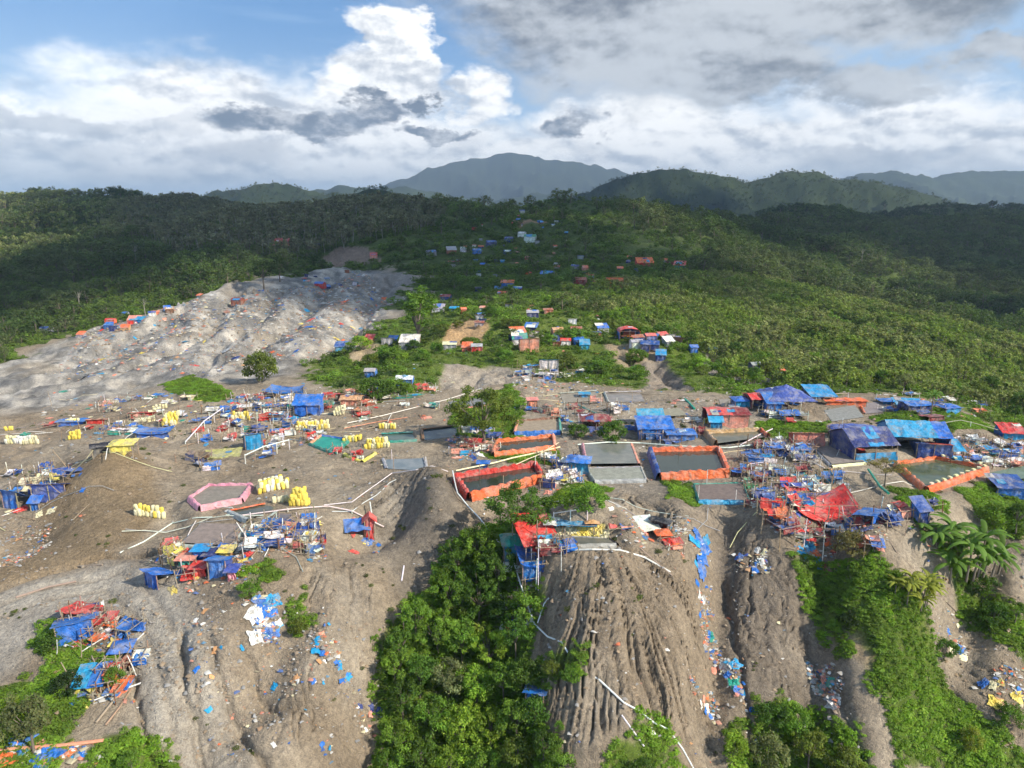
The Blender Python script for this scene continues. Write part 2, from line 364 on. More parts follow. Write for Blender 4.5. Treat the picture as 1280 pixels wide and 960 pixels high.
RILL = [ # outline, apex, rills per radian, depth (m)
 ([(665, 702), (700, 694), (800, 690), (850, 715), (890, 800), (930, 965), (700, 970), (674, 860), (668, 780)], (742, 655), 21, 1.0),
 ([(885, 645), (960, 650), (1000, 730), (1060, 850), (1090, 965), (940, 965), (930, 900), (905, 780)], (880, 560), 32, .95),
 ([(720, 615), (800, 615), (860, 640), (885, 665), (882, 760), (840, 715), (800, 690), (765, 650)], (790, 585), 16, .8),
 ([(360, 702), (430, 692), (480, 760), (470, 850), (480, 965), (330, 965), (300, 860), (372, 810)], (425, 630), 20, .6),
 ([(395, 600), (500, 588), (545, 600), (520, 660), (480, 700), (440, 650)], (560, 570), 15, .75),
 ([(185, 780), (300, 770), (330, 965), (190, 965)], (150, 640), 9, .35),
 ([(1120, 670), (1180, 710), (1260, 810), (1300, 870), (1300, 965), (1250, 920), (1180, 805), (1110, 730)], (1060, 590), 26, .45),
 ([(1215, 640), (1300, 690), (1300, 790), (1240, 725)], (1160, 580), 20, .4),
 ([(805, 455), (832, 452), (868, 488), (812, 486)], (822, 440), 12, 1.2),
 ([(-60, 600), (60, 580), (40, 660), (-60, 700)], (30, 540), 9, .5),
]
# ------------------------------------------------------------------ height detail
J5A = fbm(XX / 5, YY / 5, 3, 161); J5B = fbm(XX / 5, YY / 5, 3, 162); JA = fbm(XX / 2.0, YY / 2.0, 3, 41); JB = fbm(XX / 2.0, YY / 2.0, 3, 42)
near = sstep(30, 45, YY)
dn1 = fbm(XX / 9, YY / 9, 3, 3)
dirt_sd = psd(XX + (2.0 * JA + 9 * fbm(XX / 16, YY / 16, 4, 43) * sstep(120, 180, YY)) * np.clip(YY / 90, .6, 2.5), YY + (3.0 * JB + 9 * fbm(XX / 18, YY / 18, 4, 44) * sstep(120, 180, YY)) * np.clip(YY / 90, .3, 2.5), Q['dirt'], 30)
pit_sd = psd(XX, YY, Q['pit'], 30)
pit_m = sstep(-4, 8, pit_sd)
up_m = sstep(2, -22, dirt_sd) * sstep(95, 130, YY)
Z_ = ZB.copy()
flat_n = .28 * dn1 + .10 * fbm(XX / 2.2, YY / 2.2, 3, 8) + .035 * fbm(XX / .7, YY / .7, 2, 9)
ter = fbm(XX / 16, YY / 11, 3, 15) * 3.2; ter = np.floor(ter * 1.3) / 1.3 + sstep(.62, .98, (ter * 1.3) % 1) / 1.3
Z_ += flat_n * (1 - pit_m) + .75 * ter * sstep(2, 10, dirt_sd) * sstep(66, 80, YY) * (1 - pit_m) * .6
rg = ridged((XX + .55 * YY) / 46 + .5 * fbm(XX / 40, YY / 40, 2, 9), (YY - .55 * XX) / 95, 5, 21, .50)
Z_ += pit_m * (4.2 * (rg - .45) + .45 * ridged((XX + .4 * YY) / 9, (YY - .4 * XX) / 16, 4, 29) + .45 * ridged(XX / 4.5 + YY / 9, YY / 9, 4, 22) + 2.5 * fbm(XX / 45, YY / 60, 3, 23) - .3)
Z_ += up_m * (2.2 * fbm(XX / 26, YY / 26, 4, 31) + sstep(200, 500, YY) * 9 * fbm(XX / 110, YY / 150, 4, 32) + sstep(230, 500, YY) * (17 * (ridged(XX / 170 + YY / 600, YY / 420, 4, 33) - .55)) + sstep(400, 1000, YY) * 8 * fbm(XX / 260, YY / 300, 3, 34))
rm_all = np.zeros_like(XX)
for pts, ap, k, dep in RILL:
    pl = plan(pts); sd = psd(XX, YY, pl, 5); m = sstep(-.3, 2.2, sd); sel = m > 0
    if not sel.any(): continue
    a = at(*ap, BASE); dx = XX[sel] - a.x; dyy = YY[sel] - a.y; r = np.hypot(dx, dyy)
    th = np.arctan2(dx, -dyy) + .13 * fbm(XX[sel] / 7, YY[sel] / 9, 3, 51) + .035 * fbm(XX[sel] / 1.8, YY[sel] / 2.4, 3, 52)
    n1 = np.abs(perlin(th * k, r * .05, 61)) ; n2 = np.abs(perlin(th * k * 2.3, r * .09 + 5, 62))
    cut = (1 - sstep(0, .16, n1)) * .95 * sstep(-.25, .35, perlin(th * 7, r * .12, 66)) + (1 - sstep(0, .18, n2)) * .30 * sstep(-.5, .2, perlin(th * 11 + 4, r * .2, 67))
    lob = .9 * perlin(th * k * .35, r * .03, 63)
    Z_[sel] += (m[sel] * dep * (-cut * sstep(1.0, 6.0, r) + lob * np.clip(r / 14, 0, 1.1)))
    Z_[sel] += m[sel] * dep * .10 * fbm(th * k * 5, r * .4, 3, 64)
    rm_all = np.maximum(rm_all, m)
# hummocky gully floors and green banks
for k in GREENS:
    sd = psd(XX, YY, Q[k], 3); m = sstep(-1, 2, sd)
    gm = m if k == GREENS[0] else np.maximum(gm, m)
Z_ += gm * .45 * fbm(XX / 2.6, YY / 2.6, 3, 71)
for k in CUT:
    sd = psd(XX, YY, Q[k], 6); Z_ -= sstep(-1, 3, sd) * 1.6 * ridged(XX / 6, YY / 9, 4, 72)
# the crest of the bare cone and the notch of the central gully
def bump(px, py, rx, ry, h, rot=0.0):
    global Z_
    a = at(px, py, BASE); dx = XX - a.x; dy = YY - a.y; c, s2 = math.cos(rot), math.sin(rot)
    d = ((dx * c + dy * s2) / rx) ** 2 + ((-dx * s2 + dy * c) / ry) ** 2
    Z_ = Z_ + h * np.exp(-d)
bump(545, 640, 3.0, 8.0, 3.4, .22); bump(468, 655, 2.6, 6, -2.3, -.5); bump(140, 595, 4.2, 5, 2.6, -.4); bump(225, 640, 4.5, 5, -1.4); bump(30, 665, 4, 6, -2.0); bump(430, 770, 2.6, 10, 2.2, -.25)
bump(595, 800, 4.6, 15, -4.2); bump(755, 725, 4.6, 10, 2.6, .1); bump(897, 760, 1.5, 13, -2.6, -.33); bump(845, 770, 2.2, 12, 1.6, -.2); bump(965, 765, 2.8, 12, 1.5, -.38); bump(330, 840, 2.6, 11, -2.2, -.5); bump(255, 850, 3.0, 12, .8, -.1)
bump(1215, 770, 2.2, 12, -2.6, -.75); bump(1165, 740, 2.4, 11, 1.6, -.6); bump(1020, 830, 1.8, 14, -2.2, -.45); bump(1110, 810, 3.5, 12, 2.2, -.5); bump(1262, 720, 2.4, 9, 1.4, -.7); bump(590, 415, 9, 9, 2.6); bump(825, 440, 9, 8, 2.4); bump(520, 470, 8, 7, 2.2); bump(470, 440, 7, 9, 3.0)
bump(675, 290, 30, 20, 6); bump(580, 470, 6, 3.5, 1.6)
for ln, dp, wd in (([(300, 366), (262, 420), (170, 468), (60, 500)], 4.5, 2.6), ([(420, 345), (385, 392), (318, 440)], 5.0, 3.0), ([(488, 352), (452, 400), (408, 450)], 4.5, 2.6), ([(230, 395), (140, 440), (40, 480)], 4.0, 2.4), ([(350, 372), (330, 400), (280, 440), (250, 475)], 3.0, 2.0)):
    d2 = line_d(XX + 3 * J5A + 1 * JA, YY + 5 * J5B + 1 * JB, plan(ln), 16.0); dp *= .42; wd *= 1.25; Z_ += pit_m * (-dp * np.exp(-(d2 / wd) ** 2) + dp * .4 * np.exp(-((d2 - wd * 2.2) / (wd * 1.2)) ** 2))
for bx, by, bh in ((432, 350, 5.0), (372, 362, 4.0), (296, 366, 6.0), (470, 352, 4.0), (120, 440, 3.0), (60, 480, 3.5), (205, 440, 3.0)): bump(bx, by, 6, 8, bh * .42, .5)
# step between the brown mound and the grey bench
drop = plan([(-60, 742), (0, 736), (60, 716), (130, 692), (190, 690)])
dl = line_d(XX, YY, drop, 3.0)
Z_ -= .55 * np.exp(-(dl / .35) ** 2)
road = plan([(-40, 775), (60, 742), (140, 728), (180, 755), (210, 810), (228, 870), (240, 930), (250, 985)])
rd = line_d(XX, YY, road, 6.0)
Z_ = Z_ - .16 * np.exp(-((rd - .9) / .28) ** 2) + .05 * np.exp(-((rd - 1.7) / .3) ** 2)
# cracks in the lower bank
for ln in ([(130, 765), (150, 775), (160, 830), (175, 880), (190, 960)], [(262, 800), (275, 850), (300, 900), (330, 965)], [(300, 800), (345, 870), (400, 900), (440, 930), (470, 960)], [(390, 810), (420, 850), (450, 880), (478, 920)],
           [(225, 790), (232, 860), (262, 965)], [(690, 725), (680, 760), (682, 800)], [(905, 700), (915, 760), (925, 830), (932, 900), (940, 965)], [(1000, 760), (1030, 830), (1060, 900), (1080, 960)], [(1165, 800), (1200, 850), (1230, 910)]):
    pl = plan(ln); d2 = line_d(XX + .5 * JA, YY + .5 * JB, pl, 3.0)
    Z_ -= .5 * np.exp(-(d2 / .22) ** 2) + .25 * np.exp(-(d2 / .7) ** 2)
for k, (pl, z) in POND.items():
    sd = psd(XX, YY, pl, 4); m = sstep(-2.6, -.35, sd)
    Z_ = Z_ * (1 - m) + (z - .12) * m
    m2 = sstep(.0, .5, sd); Z_ -= .5 * m2
ZB = Z_; HG['z'] = ZB

# ------------------------------------------------------------------ ground colour (ground materials zone by zone, plus shade painted on the far peak)
def C3(*c): return np.array(c, float)
nn1 = fbm(XX / 5, YY / 5, 4, 101)[..., None]; nn2 = fbm(XX / 1.3, YY / 1.3, 3, 102)[..., None]; nn3 = fbm(XX / 22, YY / 22, 4, 103)[..., None]; nn4 = fbm((XX + .5 * YY) / 7 + 9, (YY - .5 * XX) / 26, 5, 104)[..., None]
def lerp(a, b, t): return a + (b - a) * t
COLR = lerp(C3(.285, .234, .175), C3(.385, .330, .258), sstep(-.35, .35, nn3 + .4 * nn1))
COLR = lerp(COLR, C3(.20, .165, .125), sstep(.1, .5, nn1) * .5)
def paint(mask, c, a=1.0):
    global COLR
    COLR = lerp(COLR, c, (mask * a)[..., None] if mask.ndim == 2 else mask * a)
def zone(k, c, a=1.0, soft=1.0, jit=.8):
    sd = psd(XX + jit * JA, YY + jit * JB, Q[k], 5)
    paint(sstep(-soft, soft, sd), c, a)
zone('mound', C3(.275, .212, .138)); zone('cone', C3(.215, .188, .155), 1, 1.2); zone('dark_a', C3(.215, .183, .148), 1, 1.0)
zone('bench', C3(.41, .385, .345), .85, 1.5); zone('flats', C3(.31, .285, .25), .5, 4)
paint(sstep(2.4, 1.5, rd), C3(.45, .415, .36), .85); paint(np.exp(-((rd - .9) / .25) ** 2), C3(.30, .265, .22), .6)
gv_ = lerp(C3(.37, .335, .285), C3(.285, .244, .192), sstep(-.3, .3, nn4))
paint(rm_all * sstep(-.2, .4, nn3[..., 0] + nn1[..., 0]), gv_, .6)
# crushed pale rock of the big pit
pk = lerp(lerp(C3(.24, .235, .225), C3(.50, .475, .435), sstep(-.30, .35, nn4 + .5 * nn1)), C3(.37, .32, .25), sstep(.05, .4, nn3) * .6)
pk = lerp(pk, C3(.15, .155, .165), sstep(.12, .4, fbm(XX / 10, YY / 17, 4, 120))[..., None] * .75)
COLR = lerp(COLR, pk, pit_m[..., None])
# vegetated ground
grass = lerp(C3(.095, .150, .026), C3(.14, .19, .04), sstep(-.3, .4, nn1))
wood = lerp(C3(.065, .10, .028), C3(.11, .15, .045), sstep(-.4, .4, nn3))
vg = lerp(grass, wood, sstep(175, 300, YY)[..., None])
vg = lerp(vg, C3(.23, .19, .13), sstep(.28, .5, fbm(XX / 12, YY / 17, 4, 130))[..., None] * .55 * sstep(500, 250, YY)[..., None])
COLR = lerp(COLR, vg, sstep(.5, -1.5, dirt_sd)[..., None])
far = sstep(900, 1500, YY)[..., None]
fcol = lerp(C3(.024, .040, .020), C3(.045, .066, .028), sstep(-.35, .35, fbm(XX / 120, YY / 150, 5, 140)[..., None]))
fcol = fcol * (1 - .45 * sstep(4500, 6500, YY)[..., None])  # far peak darkened in its colour to stand in for cloud shade
COLR = lerp(COLR, fcol, far)
veg = sstep(.5, -1.5, dirt_sd)
for k in GREENS:
    sd = psd(XX + .9 * JA, YY + .9 * JB, Q[k], 4); m = sstep(-.3, .5, sd)
    COLR = lerp(COLR, lerp(grass, C3(.16, .14, .09), sstep(.2, .5, nn2) * .6), m[..., None]); veg = np.maximum(veg, m)
for k in CUT:
    sc_ = {'scar_a': C3(.50, .34, .19), 'scar_b': C3(.36, .29, .20), 'scar_c': C3(.30, .20, .12), 'scar_d': C3(.45, .36, .25), 'scar_e': C3(.36, .32, .27), 'scar_f': C3(.27, .235, .20), 'scar_g': C3(.26, .20, .16), 'scar_l': C3(.38, .30, .20)}.get(k, C3(.30, .28, .26))
    sd = psd(XX + 2.2 * J5A, YY + 3 * J5B, Q[k], 6); m = sstep(-.8, .6, sd)
    COLR = lerp(COLR, sc_, m[..., None]); veg = veg * (1 - m)
COLR = np.clip(COLR * (1 + .16 * nn2 + .12 * nn1 * (1 - far) + pit_m[..., None] * .55 * fbm((XX + .5 * YY) / 3, (YY - .5 * XX) / 7, 4, 170)[..., None]), .01, .8)

verts = np.stack([XX, YY, ZB], -1).reshape(-1, 3)
idx = np.arange(NY * NU).reshape(NY, NU)
faces = np.stack([idx[:-1, :-1], idx[:-1, 1:], idx[1:, 1:], idx[1:, :-1]], -1).reshape(-1, 4)
def np_mesh(name, v, f, mats, smooth=False, mat_idx=None, colors=None, cname='tone'):
    me = bpy.data.meshes.new(name); n = f.shape[1]
    me.vertices.add(len(v)); me.vertices.foreach_set('co', np.asarray(v, np.float32).ravel())
    me.loops.add(f.size); me.loops.foreach_set('vertex_index', np.asarray(f, np.int32).ravel())
    me.polygons.add(len(f)); me.polygons.foreach_set('loop_start', np.arange(0, f.size, n, dtype=np.int32))
    me.update(calc_edges=True)
    if smooth: me.polygons.foreach_set('use_smooth', np.ones(len(f), bool))
    for m in (mats if isinstance(mats, (list, tuple)) else [mats]): me.materials.append(m)
    if mat_idx is not None: me.polygons.foreach_set('material_index', np.asarray(mat_idx, np.int32))
    if colors is not None:
        at_ = me.attributes.new(cname, 'FLOAT_COLOR', 'POINT'); c4 = np.ones((len(v), 4), np.float32); c4[:, :3] = colors; at_.data.foreach_set('color', c4.ravel())
    return me
def mat(name, rough=.9, spec=.3):
    m = bpy.data.materials.new(name); m.use_nodes = True; t = NT(m.node_tree); t.n.clear()
    b = t.node('ShaderNodeBsdfPrincipled'); o = t.node('ShaderNodeOutputMaterial'); t.l.new(b.outputs[0], o.inputs[0])
    b.inputs['Roughness'].default_value = rough; b.inputs['Specular IOR Level'].default_value = spec
    return m, t, b, o
def bumpn(t, b, h, dist, strength=1.0):
    n = t.node('ShaderNodeBump'); n.inputs['Distance'].default_value = dist; n.inputs['Strength'].default_value = strength
    t.put(n.inputs['Height'], h); t.l.new(n.outputs[0], b.inputs['Normal'])
M = {}
m, t, b, o = mat('bare_ground', .95, .15)
att = t.node('ShaderNodeAttribute', attribute_name='tone'); pos = t.node('ShaderNodeNewGeometry').outputs['Position']
f1 = t.noise(pos, 2.6, 8, .7); f2 = t.noise(pos, .35, 5, .6); f3 = t.noise(pos, 9.0, 4, .7)
c = t.mix(1.0, att.outputs['Color'], t.mix(t.ramp(t.math('ADD', t.math('MULTIPLY', f1, .55), t.math('MULTIPLY', f3, .45)), .34, .66), (.62, .62, .64), (1.30, 1.28, 1.24)), 'MULTIPLY')
c = t.mix(1.0, c, t.mix(t.ramp(f2, .3, .7), (.88, .87, .86), (1.12, 1.12, 1.12)), 'MULTIPLY')
vor = t.node('ShaderNodeTexVoronoi', feature='F1'); t.l.new(pos, vor.inputs['Vector']); vor.inputs['Scale'].default_value = 2.4
peb = t.math('MULTIPLY', t.ramp(vor.outputs['Distance'], .17, .10), t.ramp(t.noise(pos, .5, 3), .45, .62))
c = t.mix(t.math('MULTIPLY', peb, .7), c, t.mix(.5, c, (.55, .53, .50)))
t.l.new(c, b.inputs['Base Color'])
f4 = t.noise(pos, .9, 7, .68, .8)
bumpn(t, b, t.math('ADD', t.math('ADD', t.math('MULTIPLY', f1, .6), t.math('MULTIPLY', f4, 2.2)), t.math('ADD', t.math('MULTIPLY', f3, .5), t.math('MULTIPLY', peb, .3))), .26, .95)
M['ground'] = m
g = bpy.data.objects.new('ground', np_mesh('ground', verts, faces, M['ground'], True, None, COLR.reshape(-1, 3)))
g['kind'] = 'structure'; col.objects.link(g)

# ------------------------------------------------------------------ clouds that shade the far ground (they drift above the picture)
m, t, b, o = mat('cloud', 1.0, 0)
t.n.remove(b)
df = t.node('ShaderNodeBsdfDiffuse'); df.inputs[0].default_value = (.85, .85, .86, 1); tl = t.node('ShaderNodeBsdfTranslucent'); tl.inputs[0].default_value = (.85, .85, .86, 1)
tp = t.node('ShaderNodeBsdfTransparent'); m1 = t.node('ShaderNodeMixShader'); m1.inputs[0].default_value = .45; m2 = t.node('ShaderNodeMixShader'); m2.inputs[0].default_value = .155
t.l.new(df.outputs[0], m1.inputs[1]); t.l.new(tl.outputs[0], m1.inputs[2]); t.l.new(tp.outputs[0], m2.inputs[1]); t.l.new(m1.outputs[0], m2.inputs[2]); t.l.new(m2.outputs[0], o.inputs[0])
M['cloud'] = m
def ico(sub):
    bm = bmesh.new(); bmesh.ops.create_icosphere(bm, subdivisions=sub, radius=1.0); v = np.array([x.co[:] for x in bm.verts]); f = np.array([[q.index for q in x.verts] for x in bm.faces]); bm.free(); return v, f
IV, IF = ico(2)
def sun_patch(x, y):
    """places the photograph shows in sun between the cloud shadows"""
    u = x / y
    k = 0.0
    k = max(k, sstep(-.56, -.66, u) * sstep(330, 420, y))                       # pale hill far left
    return float(k)
rs = np.random.RandomState(5)
cl_v = []; cl_f = []; off = 0
for _ in range(5200):
    y = float(np.exp(rs.uniform(math.log(150), math.log(3300)))); u = rs.uniform(-.95, 1.15)
    if rs.rand() > min(1, y / 900 + .12): continue
    x = u * y; px_ = 640 + u * 894 * .97
    edge = 222 + 14 * perlin(x / 40, 3.3, 4)
    if px_ < 560: edge = 232
    if px_ > 800: edge = 235 + 95 * min(1, (px_ - 800) / 300)
    if perlin(x / 130, y / 190, 44) < -.12: continue
    if -.12 < u < .30 and y < 430 and rs.rand() < .6: continue
    r = min(30 + y * .05, 105)
    if y < edge + r * .75: continue
    if sun_patch(x, y) > .3: continue
    if 2250 < y < 2800 and 350 < x < 1050: continue                      # sunlit strip of the dark hill
    if 2250 < y < 3000 and x < -250: continue
    zg = float(height(x, y)); tt = (950 + rs.uniform(-25, 60) - zg) / SUN.z
    c = np.array([x + SUN.x * tt, y + SUN.y * tt, zg + SUN.z * tt])
    if math.degrees(math.atan2(c[2] - 30, math.hypot(c[0], c[1]))) < 22: continue
    wob = 1 + .28 * fbm(IV[:, 0] * 1.7 + x, IV[:, 1] * 1.7 + IV[:, 2] + y, 3, 9)
    cl_v.append(IV * wob[:, None] * np.array([r, r, r * .45]) + c); cl_f.append(IF + off); off += len(IV)
if cl_v:
    o_ = bpy.data.objects.new('cloud', np_mesh('cloud', np.concatenate(cl_v), np.concatenate(cl_f), M['cloud'], True)); o_['kind'] = 'structure'; col.objects.link(o_)

# ------------------------------------------------------------------ foliage materials
def leafmat(name, inst):
    m = bpy.data.materials.new(name); m.use_nodes = True; t = NT(m.node_tree); t.n.clear(); o = t.node('ShaderNodeOutputMaterial')
    tone = t.node('ShaderNodeAttribute', attribute_name='tone').outputs['Color']
    if inst:
        a = t.node('ShaderNodeAttribute', attribute_name='tint'); a.attribute_type = 'INSTANCER'; c = a.outputs['Color']
    else: c = t.node('ShaderNodeObjectInfo').outputs['Color']
    c = t.mix(1.0, c, tone, 'MULTIPLY')
    d = t.node('ShaderNodeBsdfPrincipled'); t.l.new(c, d.inputs['Base Color']); d.inputs['Roughness'].default_value = .55; d.inputs['Specular IOR Level'].default_value = .22
    tr = t.node('ShaderNodeBsdfTranslucent'); t.l.new(t.mix(1.0, c, (1.1, 1.15, .55), 'MULTIPLY'), tr.inputs[0])
    mx = t.node('ShaderNodeMixShader'); mx.inputs[0].default_value = .42; t.l.new(d.outputs[0], mx.inputs[1]); t.l.new(tr.outputs[0], mx.inputs[2]); t.l.new(mx.outputs[0], o.inputs[0])
    return m
M['leaf'] = leafmat('leaves', False); M['leaf_i'] = leafmat('leaves_wild', True)
m, t, b, o = mat('bark', .9, .2)
pos = t.node('ShaderNodeTexCoord').outputs['Object']; t.l.new(t.mix(t.noise(pos, 6, 5), (.10, .08, .06), (.24, .21, .17)), b.inputs['Base Color']); M['bark'] = m
m, t, b, o = mat('pale_bark', .9, .2)
pos = t.node('ShaderNodeTexCoord').outputs['Object']; t.l.new(t.mix(t.noise(pos, 6, 5), (.22, .20, .17), (.42, .40, .35)), b.inputs['Base Color']); M['pale_bark'] = m

# ------------------------------------------------------------------ foliage meshes, all one unit tall
def tube(p0, p1, r0, r1, n=6):
    p0 = np.array(p0, float); p1 = np.array(p1, float); d = p1 - p0; L = np.linalg.norm(d) + 1e-9; d /= L
    a = np.cross(d, [0, 0, 1.0] if abs(d[2]) < .9 else [1.0, 0, 0]); a /= np.linalg.norm(a); b2 = np.cross(d, a)
    th = np.linspace(0, 2 * np.pi, n, endpoint=False)
    ring = np.cos(th)[:, None] * a + np.sin(th)[:, None] * b2
    v = np.concatenate([p0 + ring * r0, p1 + ring * r1]); i = np.arange(n); j = (i + 1) % n
    f = np.stack([i, j, j + n, i + n], 1)
    return v, f
class Q4:
    """collects quads"""
    def __init__(s): s.v = []; s.f = []; s.m = []; s.c = []; s.n = 0
    def add(s, v, f, mi=0, c=(1, 1, 1)):
        v = np.asarray(v, float); f = np.asarray(f); s.v.append(v); s.f.append(f + s.n); s.m.append(np.full(len(f), mi)); s.n += len(v)
        c = np.asarray(c, float); s.c.append(np.broadcast_to(c, (len(v), 3)).copy() if c.ndim == 1 else c)
    def mesh(s, name, mats, smooth=False): return np_mesh(name, np.concatenate(s.v), np.concatenate(s.f), mats, smooth, np.concatenate(s.m), np.concatenate(s.c))
def leaves(q, rs, cen, rad, n, size, mi=0, tone=1.0, up=.55, squash=.8, asp=1.7):
    d = rs.normal(size=(n, 3)); d /= np.linalg.norm(d, axis=1)[:, None]; rr = rs.uniform(.25, 1, n) ** .6
    p = cen + d * rr[:, None] * rad * np.array([1, 1, squash])
    nr = d * .8 + rs.normal(size=(n, 3)) * .6 + np.array([0, 0, up]); nr /= np.linalg.norm(nr, axis=1)[:, None]
    tg = np.cross(nr, rs.normal(size=(n, 3))); tg /= np.linalg.norm(tg, axis=1)[:, None] + 1e-9; bt = np.cross(nr, tg)
    s_ = size * rs.uniform(.65, 1.35, n)[:, None]
    v = np.stack([p - tg * s_ * asp * .5, p + bt * s_ * .42, p + tg * s_ * asp * .5, p - bt * s_ * .42], 1).reshape(-1, 3)
    tn = tone * rs.uniform(.8, 1.2, n); c = np.stack([tn * rs.uniform(.9, 1.12, n), tn, tn * .95], 1); c = np.repeat(c, 4, 0)
    q.add(v, np.arange(n * 4).reshape(n, 4), mi, c)
def crown_clumps(rs, n, cz, rx, rz, flat=False):
    out = []
    for i in range(n):
        d = rs.normal(size=3); d /= np.linalg.norm(d); d[2] = abs(d[2]) * (1 if rs.rand() < .72 else -.6)
        r = rs.uniform(.45, 1.0) ** .5 * rs.uniform(.78, 1.12)
        out.append(np.array([d[0] * rx * r, d[1] * rx * r, cz + d[2] * rz * r]))
    return out
def plant(seed, kind, hi, mats=None, split=False):
    rs = np.random.RandomState(seed); tr = Q4(); cr = Q4()
    nl = {'round': 1, 'tall': 1, 'flat': 1, 'bush': 1}.get(kind, 1)
    LI = 1 if not split else 0
    def limbs(pts, base, r):
        for p in pts: tr.add(*tube(base, p, r, r * .3, 4 if not hi else 5), 0, (1, 1, 1))
    if kind in ('round', 'tall', 'flat', 'bush', 'feather', 'slim', 'bare', 'tree_mid'):
        P_ = {'round': (.62, .40, .34, 34, .105, 75, .030), 'tall': (.54, .24, .46, 36, .085, 70, .026), 'flat': (.80, .58, .15, 30, .12, 70, .026), 'bush': (.38, .55, .50, 34, .16, 70, .045),
              'feather': (.56, .50, .40, 60, .085, 85, .022), 'slim': (.66, .17, .32, 12, .08, 30, .04), 'bare': (.70, .24, .26, 11, .06, 14, .035)}[kind]
        cz, rx, rz, nc, cr_, nlv, sz = P_
        if not hi: nc = max(6, int(nc * .36)); cr_ *= 1.45; nlv = max(10, int(nlv * .24)); sz *= 2.1
        cs = crown_clumps(rs, nc, cz, rx, rz)
        for c in cs:
            tn = rs.choice([.72, .88, 1.0, 1.12, 1.3]) if hi else rs.uniform(.75, 1.25)
            leaves(cr, rs, c, cr_ * rs.uniform(.75, 1.3), nlv, sz, LI, tn, .55, .8 if kind != 'flat' else .45, 1.7 if kind != 'feather' else 2.4)
        lean = rs.uniform(-.04, .04, 2); tb = np.array([lean[0], lean[1], cz - rz * (.7 if kind != 'bush' else .9)])
        r0 = {'bush': .02, 'slim': .014, 'bare': .018, 'flat': .02}.get(kind, .026)
        tr.add(*tube((0, 0, -.06), tb, r0, r0 * .72, 7 if hi else 4)); tr.add(*tube(tb, (lean[0] * 1.5, lean[1] * 1.5, cz + rz * .5), r0 * .72, r0 * .2, 5 if hi else 4))
        limbs(cs[:(10 if hi else 4)], tb, r0 * .5)
    elif kind in ('banana', 'palm'):
        ns = 15 if kind == 'banana' else 1
        for s_ in range(ns):
            bx, by = (rs.uniform(-.45, .45, 2) if ns > 1 else (0, 0)); hh = rs.uniform(.18, .55) if ns > 1 else .66
            tr.add(*tube((bx, by, -.05), (bx * 1.05, by * 1.05, hh), .017 if ns > 1 else .022, .011 if ns > 1 else .016, 6))
            for k in range(11 if ns > 1 else 18):
                a = k * 2.4 + rs.uniform(-.3, .3); L = rs.uniform(.34, .48) if ns > 1 else rs.uniform(.36, .5); wd = (.036 if ns > 1 else .03) * rs.uniform(.8, 1.2); e0 = rs.uniform(.8, 1.45); nseg = 7
                pts = []; p = np.array([bx, by, hh]); dr = np.array([math.cos(a), math.sin(a)]); an = e0
                for j in range(nseg + 1):
                    pts.append(p.copy()); p = p + np.array([dr[0] * math.cos(an), dr[1] * math.cos(an), math.sin(an)]) * L / nseg; an -= .30 * rs.uniform(.8, 1.2)
                side = np.array([-dr[1], dr[0], 0]); wv = [max(.15, math.sin(math.pi * (j + .6) / (nseg + 1.4))) * wd for j in range(nseg + 1)]
                L_ = [q_ + side * ww_ - np.array([0, 0, ww_ * .5]) for q_, ww_ in zip(pts, wv)]; R_ = [q_ - side * ww_ - np.array([0, 0, ww_ * .5]) for q_, ww_ in zip(pts, wv)]
                v = np.array([*L_, *pts, *R_]); m_ = nseg + 1; f = []
                for j in range(nseg): f += [[j, j + 1, m_ + j + 1, m_ + j], [m_ + j, m_ + j + 1, 2 * m_ + j + 1, 2 * m_ + j]]
                cr.add(v, np.array(f), LI, np.array([1, 1, 1]) * rs.uniform(.7, 1.35))
    elif kind == 'tuft':
        n = 70
        leaves(cr, rs, np.array([0, 0, .28]), .52, n, .17, LI, 1.0, .3, .6, 2.0)
        tr.add(*tube((0, 0, -.1), (0, 0, .3), .02, .01, 4))
    elif kind == 'herb':
        n = 110
        leaves(cr, rs, np.array([0, 0, .30]), .52, n, .125, LI, 1.0, .8, .65, 1.6); tr.add(*tube((0, 0, -.1), (0, 0, .3), .02, .01, 4))
    if split: return tr, cr
    q = Q4(); q.v = tr.v + [x for x in cr.v]; q.f = tr.f + [x + tr.n for x in cr.f]; q.m = tr.m + cr.m; q.c = tr.c + cr.c
    return q.mesh('plant_' + kind, [M['bark'] if kind != 'bare' else M['pale_bark'], M['leaf_i']])

